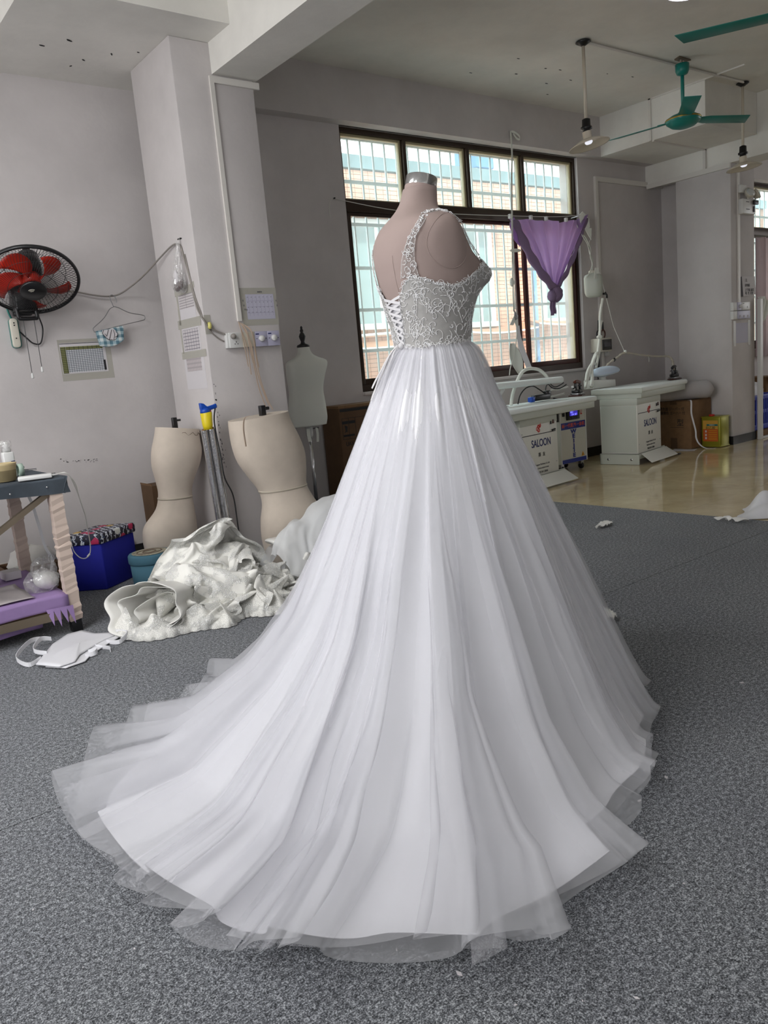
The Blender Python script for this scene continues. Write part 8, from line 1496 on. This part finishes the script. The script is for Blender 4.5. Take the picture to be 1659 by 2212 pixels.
HEAP_C = (40, 32, [
39,0,-1,1,8,1,-4,-5,-3,-6,-6,-3,-3,0,-1,6,0,0,-2,-1,-2,1,4,-1,-5,-3,1,0,-4,-4,-4,-3,8,-2,1,-1,2,5,-5,-6,-6,-4,-3,-3,-2,0,2,3,0,-4,2,0,-1,-2,1,3,-4,-3,0,1,-5,-5,-4,-4,7,-2,0,-1,0,0,-2,-5,-4,-4,-2,-3,-2,1,2,2,-1,-2,-2,2,-1,-1,-1,-2,2,-6,3,0,
-5,-4,-4,-3,5,1,-2,-2,0,-1,-5,-3,-2,-3,-3,-1,-2,0,3,0,0,-2,-2,0,-2,2,-2,-5,1,-2,2,1,-4,-5,-2,-4,5,-2,1,-3,-1,-3,-2,0,-3,-2,-3,-1,-2,0,1,1,-1,-2,-2,-3,1,0,0,-4,-1,1,2,-1,-4,-5,-2,-4,3,0,-1,0,-4,-4,-2,2,1,-3,-3,-2,-2,1,2,-1,-4,0,-2,-3,1,-1,
-1,-2,-1,3,1,-2,-4,-4,-3,-3,6,0,0,-2,-2,-4,-3,2,-4,0,0,-3,-1,0,0,-2,-2,-2,-2,0,0,0,0,-2,0,2,1,-3,-4,-4,-2,-3,7,-1,2,-1,-3,-4,-2,-3,-4,-4,5,-2,0,-2,-2,-2,0,-4,-1,0,1,1,0,0,1,1,0,-3,-5,-5,-1,-2,7,0,2,-2,-2,-5,-3,-4,-4,-4,-3,3,0,-2,-1,-1,-2,0,
0,0,-1,2,1,1,0,2,-1,-4,-6,-4,-3,0,9,-1,0,-1,-4,-3,-4,-3,-5,-4,-3,-3,1,0,1,-1,1,0,0,-1,0,1,2,1,0,1,-3,-4,-6,-4,-3,-2,7,-1,-1,-1,-3,-5,-5,-5,-2,-4,-3,-2,-1,2,2,0,0,1,-1,-1,2,0,1,1,-3,-1,0,-6,-4,-4,-2,-2,5,1,-1,-2,-3,-5,-6,-5,-7,-3,-1,2,0,-2,
4,-2,3,0,0,0,0,1,0,-1,-1,-3,-2,-3,-2,-4,-4,-1,6,1,-1,-3,-3,-6,-6,-7,-3,-3,-3,2,3,-3,1,2,2,2,-1,0,-1,0,-1,1,-3,-3,-4,-3,-2,0,-4,1,5,1,0,-2,-4,-6,-8,-6,-1,-3,-1,0,0,0,1,1,1,2,0,0,-2,1,-1,-1,0,-4,-4,-3,-1,-1,-2,0,0,4,1,0,-5,-9,-8,-2,-1,-2,-1,
0,0,-1,2,0,1,1,1,-1,-1,1,-2,-3,-2,-1,-4,-3,0,-2,1,0,5,-1,4,-1,-6,-7,-4,-2,-1,-2,-3,2,0,-1,1,-1,2,1,0,0,0,-1,-1,-1,-4,-2,-2,-3,-1,0,-1,1,5,-1,0,2,-5,-6,-3,-2,-2,-1,-2,1,-2,0,1,0,1,0,1,1,1,-1,0,-2,-4,-1,-2,-2,-2,-2,0,0,7,1,-2,0,-4,-4,-4,-3,
-2,-2,-1,0,0,-3,1,1,2,1,1,1,1,-1,0,-2,-2,-3,-2,-2,-2,-3,-2,2,9,-2,-2,0,-4,-3,-5,-3,-3,-1,-1,0,-1,-1,0,1,2,2,1,2,1,-1,0,-2,-3,-3,-2,-3,-4,-2,-3,-1,8,-3,-2,-2,-3,-4,-5,-3,-3,0,-1,0,-1,-1,0,2,2,3,2,0,1,-2,1,-2,-3,-3,-3,-4,-4,-4,0,-2,3,1,-4,-2,
-4,-3,-4,-4,-2,-1,0,0,0,-1,0,3,2,3,1,1,0,-2,-1,-1,-2,-6,-2,-4,-4,-3,-2,-3,1,0,2,-4,-3,-3,-4,-2,-2,-1,0,0,1,-2,1,2,3,2,1,-1,-1,0,0,-2,-3,-4,-5,-3,-3,-3,-4,-2,4,1,0,-4,-1,-2,-3,-3,-2,0,0,-1,0,-1,3,0,3,1,1,0,-1,0,-1,-3,-1,-6,-5,-2,-2,-5,-3,-2,
5,0,1,-1,-2,-2,-3,-2,-3,1,-1,0,-2,1,0,2,1,3,0,-1,1,-2,0,-3,-1,-6,-4,-4,-3,-3,-1,-3,7,-1,0,1,-2,-2,-2,-3,-2,-3,1,-1,0,0,0,1,2,1,1,0,-1,1,-2,-1,-2,-6,-5,-4,-1,-3,0,-3,5,1,0,1,-2,-2,-1,-5,-2,-2,-1,-1,0,2,-1,2,1,2,1,-2,1,-1,0,-2,-4,-4,-5,-4,-2,
-2,0,-1,8,-1,1,-1,-1,-2,-3,-4,-3,-1,1,-1,-2,2,0,1,1,4,-1,0,1,0,-1,-3,-4,-4,-5,-6,-1,-1,1,-2,5,1,0,0,0,-3,-3,-5,-3,-1,-2,2,-2,1,0,1,0,2,2,0,2,0,0,-5,-3,-4,-6,-5,-3,-1,1,-1,10,0,0,0,-2,-3,-3,-5,-5,0,-4,1,0,1,1,1,2,2,1,-3,2,-2,1,-3,-3,-4,-6,
-4,-3,-2,1,-1,7,-1,0,-1,-2,-1,-4,-6,-7,-4,0,3,0,2,2,1,1,0,2,-1,-1,0,-2,-3,-5,-4,-3,-3,-2,-1,-1,1,3,2,0,-2,-2,-2,-6,-8,-7,-3,3,5,0,4,-2,4,0,2,-3,-1,1,0,-3,-3,-4,-3,-3,-3,-2,0,0,1,4,3,1,-2,-2,-6,-8,-8,-7,1,4,2,2,3,1,2,0,-2,2,-1,-1,0,-2,-3,-3,
-2,-3,-4,1,-1,-1,1,1,6,2,-1,-6,-9,-7,-9,-3,2,3,2,2,3,2,1,-3,1,0,4,-1,0,-2,-4,-2,-1,-4,-3,-1,1,-2,-1,1,4,4,-4,-7,-9,-8,-8,1,4,5,0,2,1,2,-1,3,2,-1,3,0,-2,1,-3,-3,-1,-2,-1,-4,0,-2,0,-4,5,4,-5,-7,-7,-8,-4,-1,5,5,4,-1,4,-3,1,4,4,2,1,1,-1,0,-2,
-3,-1,-2,-3,-1,-5,-1,2,-4,6,1,-3,-6,-4,-6,-1,-2,5,4,3,0,1,-2,6,2,5,2,4,1,0,-1,-2,-2,-4,-1,-3,-4,-3,-1,0,2,3,-2,0,-2,-4,-3,-2,-1,2,2,4,3,0,0,3,5,6,4,3,1,-1,0,-2,-2,-4,-3,-3,-5,-3,-1,-1,8,1,-1,-2,-2,-2,-3,-4,-2,3,1,2,2,4,1,4,5,7,5,3,-1,-3,0,
1,-4,-4,-5,-2,-5,-2,-2,0,8,0,-1,-3,-1,-3,-5,-3,0,1,2,1,2,3,4,4,6,6,5,1,-3,0,0,-2,-1,-5,-4,-4,-2,-3,0,-2,8,-2,-1,-3,-2,-2,-5,-2,1,0,1,3,3,2,4,6,2,5,5,-2,1,-1,0,-4,-1,-2,-6,-2,-2,-2,0,-2,0,4,6,8,-2,2,7,5,9,4,3,6,7,8,9,4,8,13,10,9,7,5,4,6,1,5,
0,-1,4,3,4,6,0,6,7,8,4,1,6,4,4,5,5,5,6,9,8,11,5,9,12,9,6,5,7,5,3,2,-2,1,6,4,4,4,7,0,8,6,7,5,6,3,3,5,4,4,7,7,9,11,11,8,6,8,7,7,5,7,6,3,-3,-1,5,5,2,3,4,0,4,10,6,5,7,5,4,4,6,2,7,4,13,7,12,7,4,8,8,8,7,4,7,7,-7,-2,6,4,2,1,6,2,0,7,8,7,6,5,4,7,4,
4,7,6,6,11,8,6,6,7,7,8,7,7,6,4,-3,1,5,4,4,2,-5,8,6,5,5,8,7,4,6,6,5,4,6,8,8,9,2,9,8,5,7,7,8,6,9,3,1,1,5,2,6,3,-1,8,7,6,8,7,7,3,5,8,5,6,8,0,10,7,5,7,8,7,7,6,8,9,7,4,-1,6,6,2,7,3,4,8,1,8,7,8,9,7,5,4,6,7,10,1,1,10,9,5,5,7,7,9,8,8,7,6,-1,8,7,1,
6,6,2,10,1,2,8,7,9,9,8,4,7,7,10,6,0,0,9,7,7,6,7,7,9,5,8,1,10,9,5,5,5,4,2,9,8,-3,5,9,7,8,8,8,6,5,8,7,6,0,6,7,6,5,8,6,7,7,8,6,9,7,8,6,4,6,3,6,5,4,6,5,7,7,9,11,5,6,3,6,6,4,7,8,5,6,5,6,6,9,9,8,7,9,4,7,5,7,1,6,8,0,8,4,7,8,7,7,9,7,4,1,7,7,8,6,6,
6,7,6,7,8,8,8,9,7,5,6,7,8,0,8,8,5,4,5,8,8,8,5,4,5,8,3,6,6,7,6,7,7,7,6,8,5,10,9,8,8,7,6,5,10,2,6,9,5,5,6,8,7,8,4,4,5,2,5,7,6,7,9,8,7,8,6,7,6,5,7,9,9,7,8,7,8,6,3,6,8,5,2,7,10,5,6,2,5,5,1,8,7,9,9,9,8,8,5,8,5,6,7,6,8,7,9,9,7,2,7,2,7,4,5,5,6,9,
2,0,8,5,4,6,8,8,10,10,9,8,7,6,6,6,5,9,3,7,9,8,9,6,4,7,4,6,-1,4,6,8,7,-2,5,3,7,7,8,9,12,9,9,7,8,5,6,5,7,7,5,5,8,8,8,8,-3,8,7,-3,3,6,4,6,5,4,5,3,4,8,9,11,11,11,9,8,8,5,5,3,5,7,6,7,6,7,7,7,-3,2,0,2,5,7,3,4,8,3,4,5,2,10,9,12,12,11,10,8,7,4,4,6,
2,7,7,4,8,7,8,-2,0,5,0,3,5,5,3,3,5,3,6,2,7,10,10,12,12,10,9,8,6,8,0,6,4,4,5,4,9,8,8,6,-2,6,1,4,2,5,2,1,1,4,5,8,8,12,10,11,12,10,8,8,3,2,8,6,6,2,3,5,8,7,6,6,1,0,0,5,2,5,2,2,-1,4,6,9,10,11,11,11,11,6,7,8,9,-1,7,8,4,6,4,4,5,1,7,2,-2,6,4,-2,0,
5,7,2,1,3,7,9,7,10,11,10,9,10,6,7,6,4,5,8,7,6,2,-1,3,4,8,-3,6,1,3,1,2,5,4,4,5,3,6,7,6,11,11,9,10,7,7,7,3,6,8,6,5,7,5,-1,1,8,5,2,7,4,-1,4,2,3,6,5,4,5,5,6,8,8,9,9,8,8,5,6,7,5,8,7,1,5,3,7,6,7,5,4,5,2,2,4,0,2,4,6,6,6,7,6,7,10,7,8,7,7,6,5,2,8,9,
3,4,4,5,7,7,7,6,-5,4,4,5,6,5,3,3,1,4,6,8,9,5,9,6,7,9,7,5,7,2,7,4,5,4,8,1,10,8,7,5,-7,8,2,7,6,3,4,2,4,8,7,7,6,7,7,6,6,8,6,6,6,6,8,0,7,3,7,5,9,8,7,7,3,8,4,4,6,4,1,4,4,9,8,5,5,6,6,5,7,6,7,5,6,7,6,4,8,7,2,7,8,7,8,9,-1,9,7,4,5,4,3,6,3,5,6,4,7,4,
6,6,6,5,7,6,5,7,5,4,7,9,5,9,8,5,8,9,7,4,6,6,4,7,4,2,-4,8,7,4,7,4,5,5,5,8,6,6,8,7,3,5,8,7,6,7,9,6,7,8,0,6,5,6,6,8,-1,-4,1,8,7,5,5,4,5,5,8,7,7,8,6,8,3,4,9,9,3,7,6,7,9,9,0,3,6,8,6,2,-5,-2,7,8,5,7,3,4,7,6,7,9,9,6,8,6,6,1,8,8,7,7,5,7,6,10,0,-2,
5,6,3,3,-2,2,9,7,5,5,6,6,8,7,6,7,10,6,7,9,7,4,3,3,8,8,5,7,10,7,-10,0,2,7,4,2,1,9,10,6,4,4,7,6,7,8,9,7,10,9,7,6,7,6,7,-2,7,6,8,5,8,5,-12,0,5,6,6,6,5,10,9,4,4,6,6,6,8,8,12,9,8,8,8,5,6,8,7,0,4,6,6,6,6,7,-10,1,6,7,8,9,9,8,8,5,6,4,7,6,11,7,9,9,
7,9,7,7,7,5,6,5,4,6,7,5,4,4,-2,3,5,9,6,9,10,7,9,5,6,6,6,7,9,10,11,5,9,9,7,5,6,7,7,7,3,4,5,8,7,3,-3,6,7,6,7,8,9,8,8,6,6,7,8,10,8,8,6,10,9,8,5,8,5,7,5,8,7,2,6,6,7,6,0,8,7,7,7,7,5,9,8,6,7,5,10,9,9,8,8,9,9,8,8,5,6,6,8,9,5,0,6,9,5,8,60,-10,-4,
-9,-9,-14,11,12,18,10,-11,6,-5,5,-10,10,10,5,16,11,5,-7,-5,-3,17,-12,-20,-19,12,-1,2,12,-7,9,-7,-6,-10,-19,1,13,4,12,7,-8,-4,6,-4,10,28,13,7,9,2,0,-5,-5,8,-5,-18,-23,2,-5,7,0,-1,12,3,-10,-9,-16,-15,14,14,-4,8,-5,3,6,9,14,19,13,21,0,0,-2,1,
-1,-8,-2,-20,-17,-14,6,9,6,-3,18,9,-5,-15,-14,-9,-4,14,-7,1,14,0,22,3,20,11,17,18,4,-2,-6,-1,10,-11,-13,-18,-24,-9,10,9,12,-3,16,19,4,-12,-14,-11,-11,0,-1,10,12,3,18,22,9,15,16,18,5,-8,-3,-1,-1,-7,-20,-18,-21,-5,12,8,8,18,0,10,12,-1,-7,-9,
-12,-11,7,6,12,8,7,18,12,21,15,10,9,-6,1,-5,-2,-7,-23,-23,-23,3,13,3,13,1,1,8,9,-7,8,8,-14,-4,-5,4,11,-2,22,12,14,22,13,10,3,-1,-6,-2,0,-18,-21,-24,-18,8,14,-4,8,-8,0,17,8,11,3,1,3,-8,1,-3,4,-2,23,21,13,8,17,16,-4,5,-8,-7,-9,-15,-24,-24,-6,
9,17,-6,-4,2,-1,17,13,9,-4,-2,0,3,14,2,-1,3,9,23,22,7,6,11,2,-3,-4,0,-21,-14,-25,-17,1,11,8,7,-17,9,4,13,16,5,1,-9,-4,5,10,9,11,3,6,13,19,10,3,2,-2,0,4,-12,-13,-10,-20,-11,-1,6,-7,15,-6,13,7,10,11,1,0,3,-3,-8,5,14,13,13,2,10,15,10,6,3,2,-7,
-2,-6,-11,-5,-17,-13,-8,-14,1,12,4,21,-7,8,15,-2,5,1,-3,0,7,6,10,10,19,2,13,4,8,4,0,0,-8,-3,-12,-11,-9,-18,-12,-14,-2,4,9,12,-9,-4,16,9,7,-2,-1,-13,17,16,15,7,17,11,3,7,-2,6,-3,-2,-7,-5,-14,-2,-10,-14,-12,-12,-14,13,-1,-10,9,-1,7,13,4,-8,
-13,9,22,14,16,16,10,0,16,8,-1,-2,-3,1,-10,-3,-12,-18,-16,-8,-5,-12,-2,8,4,-15,8,5,12,6,-8,-6,12,24,17,16,13,10,15,2,2,9,-1,-1,1,7,-13,0,-12,-16,-13,-10,-8,-4,4,-1,2,-17,9,7,8,-4,1,19,25,12,19,21,1,12,14,8,2,10,-1,-3,-3,1,-3,-9,-8,-4,-17,
-7,-13,4,-7,6,-3,-15,10,5,11,5,17,25,20,12,13,19,10,11,5,9,8,-9,7,8,-7,-11,1,-10,-8,-10,-7,-5,-15,3,1,1,-4,-9,15,1,16,20,19,19,18,14,14,11,12,14,9,4,10,-5,0,-1,5,-10,-1,-12,-6,-17,-17,-3,-9,-6,1,-2,9,1,12,14,16,18,19,15,19,16,10,13,10,14,
14,1,-1,8,-5,-3,-2,3,-13,-12,-6,-9,-17,-13,-4,-12,-4,-1,6,12,12,12,15,16,17,14,18,18,10,14,9,14,12,7,-9,0,5,-7,-4,-4,-11,-3,-18,-9,-11,-13,-7,-13,-5,3,2,11,13,7,15,14,18,15,15,17,14,14,10,7,8,5,-5,11,-6,-9,0,-10,-13,-11,-6,-4,-10,-21,-15,
-8,-4,-6,-2,-10,19,16,17,13,16,12,14,16,15,14,9,8,4,1,5,1,1,-14,-9,-8,1,-15,-4,2,-19,-18,-17,-10,-13,-11,-5,-2,17,15,16,21,18,15,10,16,14,17,-6,4,16,7,-9,9,-8,-8,-11,0,-9,-8,-10,2,-9,-22,-21,-19,-15,-13,-6,4,9,17,15,19,18,17,17,9,12,12,9,4,
8,-1,3,-9,5,-9,-5,-4,-16,-5,0,-10,-16,-22,-20,-21,-15,1,-2,-7,10,17,16,15,22,18,10,14,11,13,7,8,8,-1,-5,2,-10,1,-9,-8,-5,-15,3,-14,-22,-21,-17,-15,-7,3,0,-10,16,17,15,16,21,21,14,15,12,5,2,9,9,-3,5,-7,-11,-1,-8,0,-19,-5,-3,-21,-23,-16,-12,
-15,3,-4,3,6,16,13,12,14,17,20,18,21,12,12,-7,1,8,-4,3,-8,-3,-9,-9,2,-13,-4,-15,-23,-18,-14,-17,-5,0,7,-11,13,9,22,11,8,16,15,18,21,5,4,11,-7,-1,-3,-3,-8,-8,-4,-5,-3,-6,-11,-18,-17,-17,-13,-16,-3,-7,10,-3,7,6,14,10,13,15,22,12,15,11,-6,3,
-5,-2,-3,-8,-3,-4,-5,-11,-5,-5,-11,-12,-13,-14,-11,-5,2,-12,-1,6,15,0,2,12,13,16,18,14,7,-1,-5,5,-8,0,1,-7,-6,-10,0,-8,-7,-7,-4,-16,-13,-7,-15,1,9,0,2,-6,13,-18,8,5,15,11,12,8,9,-5,-2,1,-4,4,-7,2,-8,-3,-10,-10,4,-5,-12,-8,-8,-11,-8,6,1,8,
-2,1,6,-7,-11,3,5,7,8,10,4,-1,-1,0,-3,3,-5,-1,-5,-6,-2,-4,-2,-3,-10,-8,-1,-6,-17,2,10,-5,2,0,-21,5,-7,-5,-3,6,14,7,3,0,1,-6,2,1,-3,-3,-6,-3,-3,6,-4,0,-7,-17,2,-2,-8,-8,-1,4,-8,1,-23,9,-6,-8,4,5,10,3,3,2,7,-6,-3,0,-1,-4,0,7,-12,5,-5,-4,-1,
-9,-2,-12,2,-1,-9,1,-7,10,-6,8,-15,-5,8,8,-1,-4,3,6,6,4,-5,2,-5,-7,6,8,-3,-5,2,2,-6,-4,1,-18,-8,-4,7,-9,4,12,-11,9,-11,-4,5,-8,3,0,-3,14,6,1,-5,4,-9,6,-1,7,1,-3,4,-5,4,1,-7,-15,-9,-7,-3,-4,10,5,-21,12,-7,-5,-4,-4,15,-6,-1,11,4,2,1,0,-8,6,8,
3,2,0,-2,-5,0,6,-3,-9,-7,-5,-5,-17,5,8,-16,16,-11,2,-5,10,4,-7,-6,12,-2,3,1,2,2,5,-1,7,8,7,-11,-5,-9,11,-3,10,0,-22,-15,-3,-6,14,6,2,7,-3,2,-4,-7,-3,1,0,3,-5,2,0,10,15,2,0,0,3,-9,2,-4,3,16,11,-7,-22,-17,-10,0,3,5,2,-5,4,-3,4,-17,-2,-1,5,4,
-11,7,14,6,1,-7,4,0,-2,-4,1,2,-3,17,14,-3,-22,-17,4,-12,6])
def heap_points(H, box, smooth=0, mirror=False):
    """unpacks one crumpled sheet and fits it into box = (x0, x1, y0, y1, z0, z1)"""
    n_, k_, z = H; d = np.array(z).reshape(3, n_, k_).transpose(1, 2, 0).copy()
    d[:, 0] = np.cumsum(d[:, 0], axis=0); q = np.cumsum(d, axis=1).astype(float)
    for _ in range(smooth):
        p_ = np.pad(q, ((1, 1), (1, 1), (0, 0)), mode='edge'); q = .4 * q + .15 * (p_[:-2, 1:-1] + p_[2:, 1:-1] + p_[1:-1, :-2] + p_[1:-1, 2:])
    lo, hi = q.min((0, 1)), q.max((0, 1)); q = (q - lo) / (hi - lo)
    if mirror: q[..., 0] = 1 - q[..., 0]
    return np.array(box[0::2]) + q * (np.array(box[1::2]) - np.array(box[0::2]))
def heap_obj(name, P, material, parent, solid=.002, sub=2):
    n, k = P.shape[:2]; mb = MB(); mb.v = [tuple(x) for x in P.reshape(-1, 3)]; mb.f = [(i * k + j, (i + 1) * k + j, (i + 1) * k + j + 1, i * k + j + 1) for i in range(n - 1) for j in range(k - 1)]
    return obj(name, mb, material, parent, smooth=True, fix=False, solid=solid, sub=sub)
def lace_mat(name, net):
    k = NT(name); tc = k.n('ShaderNodeTexCoord'); vo = k.n('ShaderNodeTexVoronoi', feature='DISTANCE_TO_EDGE', i_Scale=120.0); k.l(tc.outputs['Object'], vo.inputs['Vector'])
    nz = k.n('ShaderNodeTexNoise', i_Scale=13.0, i_Detail=3.0); k.l(tc.outputs['Object'], nz.inputs['Vector'])
    mk = k.ramp(nz.outputs[0], [(.46, (0, 0, 0, 1)), (.54, (1, 1, 1, 1))]); ed = k.ramp(vo.outputs[0], [(.04, (1, 1, 1, 1)), (.16, (0, 0, 0, 1))])
    mu = k.n('ShaderNodeMath', operation='MULTIPLY'); k.l(mk.outputs[0], mu.inputs[0]); k.l(ed.outputs[0], mu.inputs[1])
    cr_ = k.n('ShaderNodeMix', data_type='RGBA'); k.l(mu.outputs[0], cr_.inputs[0]); cr_.inputs[6].default_value = (.84, .83, .78, 1); cr_.inputs[7].default_value = (.93, .93, .91, 1); k.l(cr_.outputs[2], k.b.inputs['Base Color'])
    rg = k.n('ShaderNodeMapRange', i_3=.6, i_4=.22); k.l(mu.outputs[0], rg.inputs[0]); k.l(rg.outputs[0], k.b.inputs['Roughness'])
    bp = k.n('ShaderNodeBump', i_Strength=.9, i_Distance=.004); k.l(mu.outputs[0], bp.inputs['Height']); k.l(bp.outputs[0], k.b.inputs['Normal'])
    if net:
        tp = k.n('ShaderNodeBsdfTransparent'); mx = k.n('ShaderNodeMixShader'); mr = k.n('ShaderNodeMapRange', i_3=.72, i_4=1.0); k.l(ed.outputs[0], mr.inputs[0]); k.l(mr.outputs[0], mx.inputs[0]); k.l(tp.outputs[0], mx.inputs[1]); k.l(k.b.outputs[0], mx.inputs[2]); k.l(mx.outputs[0], k.out.inputs[0])
    return k.m
M['laceivory'] = lace_mat('ivory_lace', False); M['lacenet'] = lace_mat('ivory_lace_net', True)
hp1 = thing('lace_gown_heap', 'ivory lace gown heaped on the carpet in front of the upside-down forms', 'gown', (1.7, 3.75, 0))
heap_obj('crumpled_skirt', heap_points(HEAP_A, (1.40, 2.24, 3.60, 4.16, .002, .445)), M['laceivory'], hp1)
heap_obj('skirt_fold', heap_points(HEAP_B, (1.36, 2.02, 3.47, 3.98, .003, .27), mirror=True), M['laceivory'], hp1)
heap_obj('skirt_fold', heap_points(HEAP_B, (1.72, 2.20, 3.44, 3.85, .003, .20)), M['lacenet'], hp1)
ax = Vector((.80, .52, 0)).normalized(); sd_ = Vector((-ax.y, ax.x, 0))
def hem_loop(scale, shift, seed):
    def f(u, v):
        an = 2 * math.pi * u; w_ = (1 - .62 * v) * scale * (1 + .07 * math.sin(3 * an + seed) + .04 * math.sin(7 * an + 2 * seed))
        q = Vector((1.285 + shift, 3.72, 0)) + ax * (v * .50 + .07 * math.sin(an) * (1 - v) + .03 * math.sin(2 * an + seed)) + sd_ * (.215 * w_ * math.cos(an) + .02 * math.sin(5 * an) * (1 - v))
        z = .128 * scale * (1 - .3 * v) + .122 * w_ * math.sin(an) * (1 if math.sin(an) > 0 else .98)
        return (q.x, q.y, max(.004 + .002 * seed, z))
    return MB().grid(72, 20, f, cu=True)
obj('hem_loop', hem_loop(1.0, 0, 1), M['ivory'], hp1, smooth=True, fix=False, solid=.003)
obj('hem_loop', hem_loop(.84, .035, 2.4), M['ivory'], hp1, smooth=True, fix=False, solid=.003)
obj('hem_loop', hem_loop(.62, .09, 4.1), M['ivory'], hp1, smooth=True, fix=False, solid=.003)
tr_pts = catmull([(1.18, 3.86, .03), (1.17, 3.73, .02), (1.235, 3.595, .012), (1.33, 3.545, .012), (1.45, 3.53, .012), (1.53, 3.49, .012), (1.62, 3.44, .012), (1.70, 3.50, .012), (1.76, 3.505, .012), (1.81, 3.44, .012), (1.90, 3.41, .012), (1.98, 3.45, .012)], 14)
tm_ = MB(); n_ = len(tr_pts)
rows = []
for i, q in enumerate(tr_pts):
    t = (tr_pts[min(i + 1, n_ - 1)] - tr_pts[max(i - 1, 0)]).normalized(); nn = Vector((-t.y, t.x, 0)); sc_ = .012 * abs(math.sin(i * math.pi / 7))
    rows.append([q - nn * sc_ + Vector((0, 0, -.008)), q + nn * .03 + Vector((0, 0, .030 + .012 * math.sin(i * .31))), q + nn * .07 + Vector((0, 0, .075 + .03 * math.sin(i * .23)))])
tm_.rings(rows, False, False, closed=False)
obj('lace_trim', tm_, M['lacenet'], hp1, smooth=True, fix=False, solid=.002)
hp2 = thing('tulle_gown_heap', 'white tulle gown bundled on the carpet against the wide upside-down form', 'gown', (2.5, 3.95, 0))
heap_obj('tulle_layer', heap_points(HEAP_C, (2.06, 3.02, 3.52, 4.14, .004, .47), 1), M['tulleheap'] if 'tulleheap' in M else sheer('bundled_tulle', (.92, .93, .94, 1), .72, .4), hp2, solid=0)
heap_obj('tulle_layer', heap_points(HEAP_C, (2.14, 2.90, 3.62, 4.08, .003, .40), 1, True), bpy.data.materials['bundled_tulle'], hp2, solid=0)
heap_obj('inner_lining', heap_points(HEAP_B, (2.14, 2.82, 3.56, 4.06, .002, .27), 1), M['ivory'], hp2)
